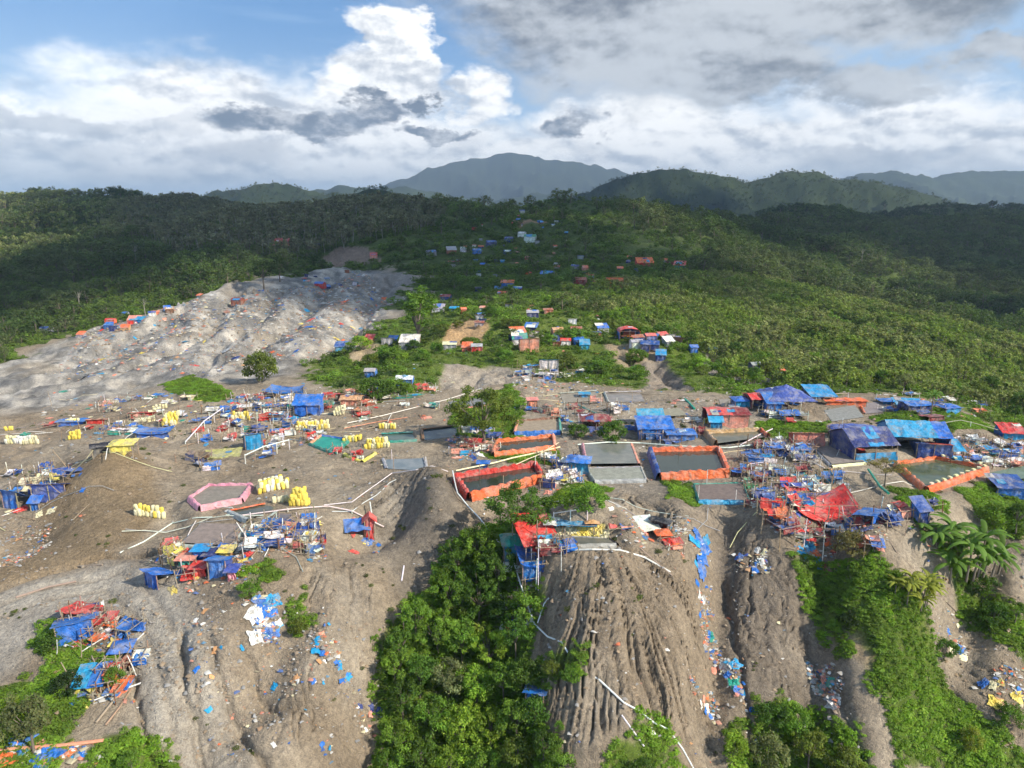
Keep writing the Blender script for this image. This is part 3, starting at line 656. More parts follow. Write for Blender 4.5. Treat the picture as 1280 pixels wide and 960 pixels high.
def proto(kind, seed, hi=False):
    o_ = bpy.data.objects.new('plant_' + kind, plant(seed, kind, hi)); return o_
def scatter(name, label, pts, scl, tint, protos, seed=1, mesh_mats=None):
    """one object of kind stuff: points on the ground carrying small plants"""
    pts = np.asarray(pts); n = len(pts); rs = np.random.RandomState(seed)
    me = bpy.data.meshes.new(name); me.vertices.add(n); me.vertices.foreach_set('co', pts.astype(np.float32).ravel())
    a = me.attributes.new('scl', 'FLOAT_VECTOR', 'POINT'); a.data.foreach_set('vector', np.asarray(scl, np.float32).ravel())
    a = me.attributes.new('rot', 'FLOAT_VECTOR', 'POINT'); r = np.zeros((n, 3), np.float32); r[:, 2] = rs.uniform(0, 6.28, n); r[:, 0] = rs.normal(0, .06, n); r[:, 1] = rs.normal(0, .06, n); a.data.foreach_set('vector', r.ravel())
    a = me.attributes.new('tint', 'FLOAT_COLOR', 'POINT'); c4 = np.ones((n, 4), np.float32); c4[:, :3] = tint; a.data.foreach_set('color', c4.ravel())
    a = me.attributes.new('pick', 'INT', 'POINT'); a.data.foreach_set('value', rs.randint(0, len(protos), n).astype(np.int32))
    o_ = bpy.data.objects.new(name, me); col.objects.link(o_); o_['kind'] = 'stuff'; o_['label'] = label
    ng = bpy.data.node_groups.new('scatter', 'GeometryNodeTree'); ng.interface.new_socket('Geometry', in_out='INPUT', socket_type='NodeSocketGeometry'); ng.interface.new_socket('Geometry', in_out='OUTPUT', socket_type='NodeSocketGeometry')
    N = ng.nodes; L = ng.links; gi = N.new('NodeGroupInput'); go = N.new('NodeGroupOutput'); ip = N.new('GeometryNodeInstanceOnPoints'); mp = N.new('GeometryNodeMeshToPoints')
    jn = N.new('GeometryNodeJoinGeometry')
    for p in protos:
        oi = N.new('GeometryNodeObjectInfo'); oi.inputs[0].default_value = p; g2 = N.new('GeometryNodeGeometryToInstance'); L.new(oi.outputs['Geometry'], g2.inputs[0]); L.new(g2.outputs[0], jn.inputs[0])
    def na(nm, ty):
        x = N.new('GeometryNodeInputNamedAttribute'); x.data_type = ty; x.inputs[0].default_value = nm; return x.outputs[0]
    L.new(gi.outputs[0], mp.inputs[0]); L.new(mp.outputs[0], ip.inputs['Points']); L.new(jn.outputs[0], ip.inputs['Instance']); ip.inputs['Pick Instance'].default_value = True
    L.new(na('pick', 'INT'), ip.inputs['Instance Index']); L.new(na('rot', 'FLOAT_VECTOR'), ip.inputs['Rotation']); L.new(na('scl', 'FLOAT_VECTOR'), ip.inputs['Scale']); L.new(ip.outputs[0], go.inputs[0])
    md = o_.modifiers.new('scatter', 'NODES'); md.node_group = ng
    return o_
VEG = veg
def field(n, u0, u1, y0, y1, seed, bias=2.0):
    """n random ground spots between two distances; bias 2 is even over the ground, less crowds the near part"""
    rs = np.random.RandomState(seed); e = bias; y = (rs.uniform(y0 ** e, y1 ** e, n)) ** (1 / e); u = rs.uniform(u0, u1, n); return u * y, y
def tints(n, a, b, seed, jit=.32):
    rs = np.random.RandomState(seed); k = rs.rand(n, 1); c = np.array(a) * (1 - k) + np.array(b) * k
    return c * rs.uniform(1 - jit, 1 + jit, (n, 1))
def sc3(h, wmin=.85, wmax=1.25, seed=3):
    rs = np.random.RandomState(seed); k = h * rs.uniform(wmin, wmax, len(h)); return np.stack([k, k, h], 1)
PR = dict(round=[proto('round', i) for i in range(1, 5)], tall=[proto('tall', i) for i in range(11, 14)], slim=[proto('slim', i) for i in range(21, 25)], bare=[proto('bare', i) for i in range(31, 34)],
          bush=[proto('bush', i) for i in range(41, 45)], tuft=[proto('tuft', i) for i in range(51, 54)], herb=[proto('herb', i) for i in range(61, 64)], feather=[proto('feather', i) for i in range(71, 74)])
Q['open'] = plan([(400, 445), (420, 380), (400, 340), (430, 310), (520, 280), (560, 262), (640, 257), (740, 258), (800, 290), (900, 330), (850, 345), (700, 362), (690, 390), (800, 408), (880, 440), (905, 492), (430, 498)])
Q['plantation_left'] = plan([(150, 262), (300, 256), (420, 262), (560, 275), (520, 300), (380, 318), (220, 318), (120, 300)])
# far forest on the hills
x, y = field(44000, -.9, 1.0, 850, 3600, 201, 1.2); keep = perlin(x / 90, y / 90, 6) > -.42; x, y = x[keep], y[keep]; z = height(x, y)
h = np.random.RandomState(2).uniform(6, 11, len(x))
k = sstep(-.3, .4, fbm(x / 200, y / 240, 3, 77))[:, None]
scatter('forest', 'dark evergreen forest covering the far hills', np.stack([x, y, z - .5], 1), sc3(h, .8, 1.3), tints(len(x), (.036, .062, .024), (.062, .09, .034), 4) * (1 + .5 * k), PR['round'] + PR['tall'], 5)
# woods on both flanks of the valley
x, y = field(44000, -1.1, 1.15, 175, 950, 202, 1.45)
op = psd(x, y, Q['open'], 30); dd = height(x, y, dirt_sd); vv = height(x, y, VEG); orc = psd(x, y, Q['orchard'], 10); pl_ = psd(x, y, Q['plantation_left'], 20)
rr = np.random.RandomState(8).rand(len(x)); dens = np.where(op > 0, np.where(y > 420, .22, .06), .95) * (perlin(x / 30, y / 40, 3) > -.5)
keep = (dd < -4) & (vv > .5) & (rr < dens) & (orc < 0) & (pl_ < 0); x, y = x[keep], y[keep]; z = height(x, y)
h = (2.6 + 6.5 * np.random.RandomState(3).rand(len(x)) ** 2.2) * (1 + .5 * perlin(x / 40, y / 55, 19)) * np.clip(y / 320, .75, 1.25)
kk = sstep(-.3, .3, fbm(x / 60, y / 90, 3, 78))[:, None]
scatter('forest', 'dark green broadleaf wood on both flanks of the valley', np.stack([x, y, z - .3], 1), sc3(h, .8, 1.25), lerp(tints(len(x), (.055, .10, .026), (.10, .155, .042), 9), tints(len(x), (.13, .16, .07), (.18, .20, .10), 10), kk * .6), PR['round'] + PR['tall'] + PR['feather'], 6)
# pale thin plantation on the left ridge
x, y = field(16000, -1.0, .1, 300, 900, 203, 1.6); pl_ = psd(x, y, Q['plantation_left'], 20); lf = (x / y < -.50) & (y > 420); keep = (pl_ > 0) | (lf & (perlin(x / 25, y / 40, 12) > -.2)); x, y = x[keep], y[keep]; z = height(x, y)
h = np.random.RandomState(4).uniform(7, 11, len(x)); lit = sstep(-.5, -.6, x / y)[:, None]  # sunlight on the far left slope is put into the leaf tint
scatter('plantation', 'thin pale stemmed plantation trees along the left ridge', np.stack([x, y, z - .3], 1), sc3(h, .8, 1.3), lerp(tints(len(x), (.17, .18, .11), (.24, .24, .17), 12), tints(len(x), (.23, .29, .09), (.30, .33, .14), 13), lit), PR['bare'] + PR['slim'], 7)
# slender plantation on the right slope
x, y = field(34000, .04, 1.35, 118, 440, 204, 1.6); orc = psd(x + 5 * perlin(x / 20, y / 20, 4), y, Q['orchard'], 10); keep = (orc > 0) & (perlin(x / 9, y / 13, 18) > -.30); x, y = x[keep], y[keep]; z = height(x, y)
h = np.random.RandomState(5).uniform(1.5, 3.9, len(x)) * (1 + .4 * perlin(x / 20, y / 25, 61)); kk = sstep(-.35, .35, fbm(x / 22, y / 30, 3, 79))[:, None]
scatter('plantation', 'slender young plantation trees on the right slope', np.stack([x, y, z - .2], 1), sc3(h, .85, 1.4), lerp(tints(len(x), (.18, .27, .045), (.26, .34, .07), 14), tints(len(x), (.22, .26, .095), (.29, .31, .14), 15), kk), PR['slim'] + PR['slim'] + PR['bush'][:1], 8)
# shrubs over the green hill and every green slope beyond the diggings
x, y = field(26000, -1.0, 1.2, 100, 620, 205, 1.25); vv = height(x, y, VEG); dd = height(x, y, dirt_sd); keep = (vv > .5) & (dd < 1) & (perlin(x / 12, y / 16, 22) > -.25); x, y = x[keep], y[keep]; z = height(x, y)
h = np.random.RandomState(6).uniform(.7, 2.3, len(x)) * np.clip(y / 150, .8, 1.9); kk = sstep(-.3, .35, fbm(x / 14, y / 20, 3, 80))[:, None]; fr = sstep(190, 330, y)[:, None]
scatter('shrubs', 'bright green scrub covering the hill behind the diggings', np.stack([x, y, z - .1], 1), sc3(h, .9, 1.6), lerp(lerp(tints(len(x), (.14, .26, .030), (.20, .32, .05), 16), tints(len(x), (.085, .15, .028), (.13, .185, .05), 17), kk), tints(len(x), (.095, .165, .034), (.15, .22, .05), 18), fr), PR['bush'] + PR['herb'], 9)
# low grass
x, y = field(22000, -.9, 1.1, 105, 330, 206, 1.2); vv = height(x, y, VEG); dd = height(x, y, dirt_sd); keep = (vv > .5) & (dd < 1); x, y = x[keep], y[keep]; z = height(x, y)
h = np.random.RandomState(7).uniform(.45, 1.0, len(x)) * np.clip(y / 150, .8, 1.6)
scatter('grass', 'tall bright grass between the shrubs of the hill', np.stack([x, y, z - .05], 1), sc3(h, 1.2, 2.2), tints(len(x), (.13, .22, .03), (.19, .27, .06), 19, .22), PR['tuft'], 10)
# near green cover: everything inside the green outlines on the diggings
GX, GY, GK = [], [], []
for i, k in enumerate(GREENS):
    pl = Q[k]; x0, x1, y0, y1 = pl[:, 0].min() - 1, pl[:, 0].max() + 1, pl[:, 1].min() - 1, pl[:, 1].max() + 1
    n = int((x1 - x0) * (y1 - y0) * (20 if k in ('green_right',) else 13)); rs = np.random.RandomState(300 + i); x = rs.uniform(x0, x1, n); y = rs.uniform(y0, y1, n)
    sd = psd(x + .9 * perlin(x / 2, y / 2, 41), y + .9 * perlin(x / 2, y / 2, 42), pl, 3); kp = (sd > -.25) & (psd(x, y, Q['scar_l'], 3) < 0) & (perlin(x / 1.6, y / 1.6, 7) > -.45)
    GX.append(x[kp]); GY.append(y[kp]); GK.append(np.full(kp.sum(), i))
x = np.concatenate(GX); y = np.concatenate(GY); kz = np.concatenate(GK); z = height(x, y)
h = np.random.RandomState(8).uniform(.22, .58, len(x)); kk = sstep(-.3, .35, fbm(x / 4, y / 4, 3, 81))[:, None]
scatter('grass', 'lush green vines and grass covering the banks of the diggings', np.stack([x, y, z - .04], 1), sc3(h, 1.1, 1.9), lerp(tints(len(x), (.18, .34, .032), (.25, .40, .052), 20, .25), tints(len(x), (.09, .15, .03), (.14, .19, .05), 21, .2), kk * .6), PR['herb'] + PR['tuft'], 11)
# sparse weeds on bare ground
x, y = field(2600, -.9, .95, 34, 120, 207, 1.4); dd = height(x, y, dirt_sd); keep = (dd > 0) & (perlin(x / 5, y / 5, 29) > .22); x, y = x[keep], y[keep]; z = height(x, y)
h = np.random.RandomState(9).uniform(.15, .5, len(x))
scatter('weeds', 'low weeds dotted over the bare dirt', np.stack([x, y, z - .03], 1), sc3(h, 1.0, 2.0), tints(len(x), (.08, .11, .03), (.13, .16, .05), 22), PR['tuft'] + PR['herb'], 12)

# ------------------------------------------------------------------ haze
bm = bmesh.new(); bmesh.ops.create_cube(bm, size=1.0)
me = bpy.data.meshes.new('haze'); bm.to_mesh(me); bm.free()
hz_ = bpy.data.objects.new('haze', me); zlo = float(ZB.min()) - 1.5; zhi = 560.0
hz_.scale = (46000, 32000, zhi - zlo); hz_.location = (0, 8000, (zhi + zlo) / 2); hz_['kind'] = 'stuff'; hz_['label'] = 'thin blue haze in the valley air'; col.objects.link(hz_)
m = bpy.data.materials.new('haze'); m.use_nodes = True; t = NT(m.node_tree); t.n.clear(); o = t.node('ShaderNodeOutputMaterial'); pv = t.node('ShaderNodeVolumePrincipled')
pv.inputs['Color'].default_value = (.50, .68, .92, 1); pv.inputs['Density'].default_value = .00011; pv.inputs['Anisotropy'].default_value = 0.0
t.l.new(pv.outputs[0], o.inputs['Volume']); me.materials.append(m)

# ================================================================== things
FWD = Vector((0, math.cos(PITCH), -math.sin(PITCH))); EYE = Vector((0, 0, CAM_Z))
def mpp(p): return (p - EYE).dot(FWD) / 894.0
def hz(x, y): return float(height(x, y))
def normal(p, e=.6):
    return Vector((hz(p.x - e, p.y) - hz(p.x + e, p.y), hz(p.x, p.y - e) - hz(p.x, p.y + e), 2 * e)).normalized()
TC = dict(blue=(.022, .16, .56), cyan=(.02, .31, .60), red=(.66, .045, .035), orange=(.80, .17, .05), salmon=(.78, .30, .21), navy=(.03, .05, .20), teal=(.02, .30, .23), yellow=(.84, .66, .13), pale=(.80, .74, .47),
          pink=(.74, .33, .42), white=(.80, .80, .77), purple=(.055, .10, .40), black=(.02, .02, .025), grey=(.38, .39, .40), brown=(.20, .11, .06), tan=(.62, .34, .16), rust=(.33, .10, .05), dkblue=(.02, .08, .33), wood=(.36, .27, .18), pole=(.37, .30, .22), maroon=(.25, .03, .03), olive=(.46, .42, .14), green=(.06, .36, .16))
def smat(name, rough, spec, lo=.78, hi=1.16, scale=2.2, bmp=0.0, bscale=3.0, dirt=0.0):
    m, t, b, o = mat(name, rough, spec)
    oi = t.node('ShaderNodeObjectInfo'); pos = t.node('ShaderNodeNewGeometry').outputs['Position']
    f = t.noise(pos, scale, 6, .65)
    c = t.mix(1.0, oi.outputs['Color'], t.mix(t.ramp(f, .3, .7), (lo, lo, lo), (hi, hi, hi)), 'MULTIPLY')
    if name == 'plastic_tarp': c = t.mix(t.math('MULTIPLY', t.ramp(t.noise(pos, .55, 4, .6), .42, .68), .40), c, t.mix(.55, c, (.62, .62, .60)))
    if dirt: c = t.mix(t.math('MULTIPLY', t.ramp(t.noise(pos, 1.1, 6, .7), .48, .68), dirt), c, (.30, .26, .21))
    t.l.new(c, b.inputs['Base Color'])
    if bmp: bumpn(t, b, t.noise(pos, bscale, 5, .6, .6), bmp, 1.0)
    return m
M['tarp'] = smat('plastic_tarp', .42, .45, .70, 1.18, 1.8, .16, 3.2, .55)
M['wood'] = smat('weathered_wood', .85, .2, .6, 1.2, 5); M['pvc'] = smat('pvc_pipe', .45, .4, .85, 1.05, 3, 0, 1, .25)
M['sack'] = smat('woven_sack', .8, .2, .82, 1.12, 7, .03, 14, .12)
m, t, b, o = mat('pond_water', .10, .5); oi = t.node('ShaderNodeObjectInfo'); pos = t.node('ShaderNodeNewGeometry').outputs['Position']
t.l.new(t.mix(1.0, oi.outputs['Color'], t.mix(t.ramp(t.noise(pos, .8, 5), .35, .7), (.8, .85, .85), (1.2, 1.15, 1.1)), 'MULTIPLY'), b.inputs['Base Color']); bumpn(t, b, t.noise(pos, 5, 3), .01, .4); M['water'] = m
m, t, b, o = mat('wet_silt', .55, .3); oi = t.node('ShaderNodeObjectInfo'); pos = t.node('ShaderNodeNewGeometry').outputs['Position']
f = t.noise(pos, 2.0, 6, .65); t.l.new(t.mix(1.0, oi.outputs['Color'], t.mix(t.ramp(f, .3, .7), (.8, .8, .8), (1.15, 1.15, 1.15)), 'MULTIPLY'), b.inputs['Base Color']); bumpn(t, b, f, .04, .6); M['silt'] = m

def link(o_, parent=None):
    col.objects.link(o_)
    if parent is not None: o_.parent = parent
    return o_
def tag(o_, label, cat, group=None):
    o_['label'] = label; o_['category'] = cat
    if group: o_['group'] = group
    return o_
def empty(name, label, cat, loc, rz=0.0, group=None):
    e = bpy.data.objects.new(name, None); e.location = loc; e.rotation_euler = (0, 0, rz); e.empty_display_size = .3; link(e); return tag(e, label, cat, group)
def copy_tree(o_, parent=None):
    c = o_.copy(); col.objects.link(c)
    if parent is not None: c.parent = parent
    for ch in [x for x in o_.children]: copy_tree(ch, c)
    return c
class MB:
    def __init__(s): s.v = []; s.f = []
    def quad(s, *p): n = len(s.v); s.v += [tuple(x) for x in p]; s.f.append(tuple(range(n, n + len(p))))
    def bar(s, p0, p1, r=.04, r1=None, n=5):
        r1 = r if r1 is None else r1
        v, f = tube(p0, p1, r, r1, n); k = len(s.v); s.v += [tuple(x) for x in v]; s.f += [tuple(int(i) + k for i in q) for q in f]; s.f += [tuple(range(k + n - 1, k - 1, -1)), tuple(range(k + n, k + 2 * n))]
    def grid(s, P):
        """P: array (a, b, 3)"""
        a, b_ = P.shape[:2]; k = len(s.v); s.v += [tuple(x) for x in P.reshape(-1, 3)]
        s.f += [(k + i * b_ + j, k + i * b_ + j + 1, k + (i + 1) * b_ + j + 1, k + (i + 1) * b_ + j) for i in range(a - 1) for j in range(b_ - 1)]
    def box(s, c, sz, rz=0.0):
        cx_, cy_, cz_ = c; x, y, z = [q / 2 for q in sz]; k = len(s.v); cr, sr = math.cos(rz), math.sin(rz)
        for dz in (-z, z):
            for dx, dy in ((-x, -y), (x, -y), (x, y), (-x, y)): s.v.append((cx_ + dx * cr - dy * sr, cy_ + dx * sr + dy * cr, cz_ + dz))
        s.f += [tuple(k + i for i in q) for q in ((3, 2, 1, 0), (4, 5, 6, 7), (0, 1, 5, 4), (1, 2, 6, 5), (2, 3, 7, 6), (3, 0, 4, 7))]
    def mesh(s, name, m, smooth=False):
        me = bpy.data.meshes.new(name); me.from_pydata(s.v, [], s.f); me.materials.append(m)
        if smooth: me.polygons.foreach_set('use_smooth', [True] * len(me.polygons))
        me.update(); return me
    def build(s, name, m, parent=None, color=None, smooth=False):
        o_ = bpy.data.objects.new(name, s.mesh(name, m, smooth)); link(o_, parent)
        if color is not None: o_.color = (*[min(1, c * random.uniform(.9, 1.1)) for c in (TC[color] if isinstance(color, str) else color)], 1)
        return o_
def sheet(p00, p10, p01, p11, nu=9, nv=7, sag=.12, wr=.05, seed=0, ragged=0.0):
    """a hung or stretched cloth between four corners, sagging and creased"""
    u = np.linspace(0, 1, nu)[:, None, None]; v = np.linspace(0, 1, nv)[None, :, None]
    P_ = (np.array(p00) * (1 - u) * (1 - v) + np.array(p10) * u * (1 - v) + np.array(p01) * (1 - u) * v + np.array(p11) * u * v)
    n_ = np.cross(np.array(p10, float) - p00, np.array(p01, float) - p00); n_ /= np.linalg.norm(n_) + 1e-9
    uu, vv_ = np.meshgrid(np.linspace(0, 1, nu), np.linspace(0, 1, nv), indexing='ij')
    L = np.linalg.norm(np.array(p10, float) - p00); W_ = np.linalg.norm(np.array(p01, float) - p00)
    w_ = perlin(uu * L * 1.3 + seed * 3.7, vv_ * W_ * .5 + seed * 1.3, 5) + .5 * perlin(uu * L * 3 + seed, vv_ * W_ * 1.2, 6)
    P_ = P_ + n_ * (w_ * wr)[..., None]
    P_[..., 2] -= sag * 4 * (uu * (1 - uu)) * (.4 + .6 * 4 * vv_ * (1 - vv_))
    if ragged:
        P_ = P_ + ((np.array(p01, float) - p00) * (ragged * perlin(uu * 5 + seed, uu * 0 + seed * .7, 8) * vv_)[..., None])
    return P_

def frame_poles(t, pts, h, r=.045, color='pole', rails=True):
    for i, (x, y) in enumerate(pts):
        m_ = MB(); m_.bar((x, y, -.6), (x + random.uniform(-.05, .05), y + random.uniform(-.05, .05), h(x, y) if callable(h) else h), r); m_.build('pole', M['wood'], t, color)
def shelter(px, py, wpx, d, h, kind, roof, walls, label, cat='shelter', rz=0.0, name='tarp_shelter', group=None, poles=True, ridge='x', oh=.25, split=None, rise=.30):
    """tarp shelter: px,py is the middle of its front foot; walls maps side letter f b l r to a colour"""
    p = at(px, py); w_ = wpx * mpp(p); W = w_ / 2; c, s_ = math.cos(rz), math.sin(rz)
    loc = Vector((p.x, p.y, 0)) + Vector((-s_ * d / 2, c * d / 2, 0))
    loc.z = min(hz(loc.x, loc.y), p.z + .3)
    zb = loc.z; t = empty(name, label, cat, loc, rz, group); D = d / 2; sd = int(px * 7 + py) % 97
    rh = h * rise
    def top(x, y):
        if kind == 'gable': return h + rh * (1 - abs(y) / (D + oh)) if ridge == 'x' else h + rh * (1 - abs(x) / (W + oh))
        if kind == 'lean': return h + rh * (y / D) * .8 + rh * .5
        if kind == 'leanf': return h - rh * (y / D) * .8 + rh * .5
        if kind == 'hip': return h + rh * 1.3 * (1 - max(abs(x) / (W + oh), abs(y) / (D + oh)))
        if kind == 'arch': return h + rh * 1.2 * math.sqrt(max(0, 1 - (x / (W + oh + .01)) ** 2))
        return h
    nx = 13 if wpx > 20 else 7; ny = 11 if wpx > 20 else 7
    xs = np.linspace(-W - oh, W + oh, nx); ys = np.linspace(-D - oh, D + oh, ny)
    P_ = np.zeros((nx, ny, 3))
    am = .11 if wpx > 20 else .05
    for i, x in enumerate(xs):
        for j, y in enumerate(ys):
            bay = abs(math.sin(i * math.pi / 4)) * .06 * min(1, w_ / 4)
            P_[i, j] = (x, y, top(x, y) - bay * abs(math.sin(j * math.pi / (ny - 1) * 2)) + am * float(perlin(x * 1.7 + sd, y * 1.1, 3)))
    if kind == 'sag': P_[..., 2] = np.array([[h + rh * .7 - 1.1 * rh * 4 * (i / (nx - 1)) * (1 - i / (nx - 1)) - rh * (1 - j / (ny - 1)) + .08 * float(perlin(i * 1.1, j * .4 + sd, 3)) for j in range(ny)] for i in range(nx)])
    rm = MB()
    if split:                                            # two sheets of different colour side by side
        k = int(nx * split[0]); rm.grid(P_[:k + 1]); r2 = MB(); Q_ = P_[k:].copy(); Q_[..., 2] -= .02; r2.grid(Q_); r2.build('roof', M['tarp'], t, split[1])
    else: rm.grid(P_)
    ro = rm.build('roof', M['tarp'], t, roof)
    md = ro.modifiers.new('t', 'SOLIDIFY'); md.thickness = .025
    if w_ > 2.6 and kind != 'sag' and d > 1.3:
        rq = random.Random(sd)
        for q_ in range(rq.randint(1, 3)):
            i0 = rq.randint(0, nx - 4); j0 = rq.randint(0, ny - 4); a_ = P_[i0:i0 + rq.randint(2, 5), j0:j0 + rq.randint(2, 5)].copy(); a_[..., 2] += .035 + .03 * np.abs(np.sin(np.arange(a_.shape[0])[:, None] * 1.7 + np.arange(a_.shape[1]) * 2.3)); a_[..., 0] += rq.uniform(-.1, .1)
            if min(a_.shape[:2]) > 1: pm = MB(); pm.grid(a_); pm.build('patch', M['tarp'], ro, rq.choice([roof, roof, 'blue', 'grey', 'white', 'cyan', 'dkblue']))
    cn = dict(f=((-W, -D), (W, -D)), b=((W, D), (-W, D)), l=((-W, D), (-W, -D)), r=((W, -D), (W, D)))
    for side, cc in walls.items():
        (x0, y0), (x1, y1) = cn[side[0]]; frac = {'h': .55, 'q': .35}.get(side[1:2], 1.0)
        n_ = 9; pts0 = []; pts1 = []
        for k in range(n_):
            a = k / (n_ - 1); x = x0 + (x1 - x0) * a; y = y0 + (y1 - y0) * a; tp = top(x, y) - .04 if frac == 1 else h * frac
            wv = .09 * math.sin(k * 2.3 + sd) + .05 * math.sin(k * 5.1); pts1.append((x, y + wv * .4, tp)); pts0.append((x + wv, y - wv * .8, (-.45 if (sd + len(side)) % 3 else max(-.2, .12 + .3 * math.sin(k * 1.3 + sd)))))
        mb = MB(); mid = [tuple(.5 * (np.array(a_) + b_) + [wv * 1.3, .10 * math.cos(k * 1.9), 0]) for k, (a_, b_) in enumerate(zip(pts0, pts1))]; mb.grid(np.array([pts0, mid, pts1])); mb.build('wall_sheet', M['tarp'], t, cc)
    if poles:
        pp = [(-W, -D), (W, -D), (-W, D), (W, D)] + ([(0, -D), (0, D)] if w_ > 3 else [])
        for x, y in pp:
            m_ = MB(); m_.bar((x, y, -.9), (x, y, max(.3, top(x, y) - .03)), .05); m_.build('pole', M['wood'], t, 'pole')
        if w_ > 2:
            for y in (-D, D): m_ = MB(); m_.bar((-W - .2, y, top(-W, y) - .06), (W + .2, y, top(W, y) - .06), .035); m_.build('rail', M['wood'], t, 'wood')
    return t
def rack(px, py, wpx, d, h, cols, label, n=6, rz=0.0, seed=0, cat='rack', name='sluice_rack', group=None, den=1.0):
    """ramshackle stand of poles hung with plastic sheets"""
    rs = random.Random(seed * 131 + int(px) * 7 + int(py)); p = at(px, py); W = wpx * mpp(p) / 2; D = d / 2
    c, s_ = math.cos(rz), math.sin(rz); loc = Vector((p.x - s_ * D, p.y + c * D, 0)); loc.z = hz(loc.x, loc.y); t = empty(name, label, cat, loc, rz, group)
    nx = max(2, int(W * 2 / 1.9) + 1); ny = 2 if d < 2.6 else 3; xs = [-W + 2 * W * i / (nx - 1) for i in range(nx)]; ys = [-D + 2 * D * j / (ny - 1) for j in range(ny)]
    H = {}
    for i, x in enumerate(xs):
        for j, y in enumerate(ys):
            hh = h * rs.uniform(.7, 1.25) * (1 + .12 * j); H[i, j] = hh
            gx = loc.x + x * c - y * s_; gy = loc.y + x * s_ + y * c; zl = hz(gx, gy) - loc.z
            a = MB(); a.bar((x, y, zl - .35), (x + rs.uniform(-.15, .15), y + rs.uniform(-.15, .15), hh), .04 * rs.uniform(.8, 1.3)); a.build('pole', M['wood'], t, rs.choice(['pole', 'pole', 'wood', 'brown', 'white']))
    b_ = MB()
    for j, y in enumerate(ys): b_.bar((xs[0] - .3, y, h * .62), (xs[-1] + .3, y, h * rs.uniform(.6, .75)), .033)
    for i, x in enumerate(xs): b_.bar((x, ys[0] - .2, h * .66), (x, ys[-1] + .2, h * rs.uniform(.62, .8)), .03)
    for q in range(int(3 * den)): b_.bar((rs.uniform(-W, W), rs.uniform(-D, D), .05), (rs.uniform(-W, W), rs.uniform(-D, D), h * rs.uniform(.8, 1.35)), .028)
    b_.build('cross_beam', M['wood'], t, 'pole')
    for k in range(int(n * 1.35)):
        cc = rs.choice(cols); x0 = rs.uniform(-W, W * .5); x1 = min(W + .3, x0 + rs.uniform(.8, max(1.3, W * 1.1))); ty = rs.choice('tthsc'); y0 = rs.uniform(-D, D * .4); y1 = min(D, y0 + rs.uniform(.5, 1.3))
        z = h * rs.uniform(.4, .8); a = MB()
        if ty == 't': P_ = sheet((x0, y0, z * .55), (x1, y0, z * .6), (x0, y1, z), (x1, y1, z * 1.05), 7, 6, .08, .10, k + seed)
        elif ty == 'h': P_ = sheet((x0, y0, .05), (x1, y0, .05), (x0, y0 + .1, z), (x1, y0 + .1, z * rs.uniform(.7, 1)), 7, 5, 0, .09, k + seed, .25)
        elif ty == 's': P_ = sheet((x0, y0, z), (x1, y0, z * .9), (x0, y1, z * 1.0), (x1, y1, z * 1.1), 8, 6, .20, .08, k + seed)
        else: P_ = sheet((x0, y0, .12), (x1, y0, .1), (x0, y1, .25), (x1, y1, .2), 8, 7, -.12, .22, k + seed)
        a.grid(P_); a.build('plastic_sheet', M['tarp'], t, cc)
    return t
# loose crumpled tarps: shared meshes
def crumple(seed):
    rs = np.random.RandomState(seed); n1, n2 = 13, 11; u, v = np.meshgrid(np.linspace(-.5, .5, n1), np.linspace(-.5, .5, n2), indexing='ij')
    th = np.arctan2(v, u); rr = 1 + .35 * perlin(np.cos(th) * 1.6 + seed, np.sin(th) * 1.6, 3); x = u * rr * (1 + .15 * perlin(u * 3, v * 3 + seed, 4)); y = v * rr
    z = .20 * np.abs(perlin(u * 4 + seed * 3.1, v * 4, 5)) + .10 * perlin(u * 9, v * 9 + seed, 6) + .05
    z *= 1 - .8 * np.maximum(np.abs(u), np.abs(v)) * 2 * rs.uniform(.6, 1); a = MB(); a.grid(np.stack([x, y, z], -1)); return a.mesh('crumpled_tarp', M['tarp'])
CR = [crumple(s_) for s_ in range(9)]
def tarp(x, y, sx, sy, cc, label, rz=0, hs=1.0, group=None, tilt=True, name='crumpled_tarp', cat='tarp'):
    z = hz(x, y); o_ = bpy.data.objects.new(name, random.choice(CR)); n_ = normal(Vector((x, y, z))); o_.location = Vector((x, y, z)) + n_ * .03
    q = n_.to_track_quat('Z', 'Y'); o_.rotation_mode = 'QUATERNION'
    from mathutils import Quaternion
    o_.rotation_quaternion = q @ Quaternion((0, 0, 1), rz); o_.scale = (sx, sy, hs * min(sx, sy) * .9 + .25)
    c0 = TC[cc]; k = random.uniform(.85, 1.15); o_.color = (min(1, c0[0] * k), min(1, c0[1] * k), min(1, c0[2] * k), 1); link(o_); return tag(o_, label, cat, group)
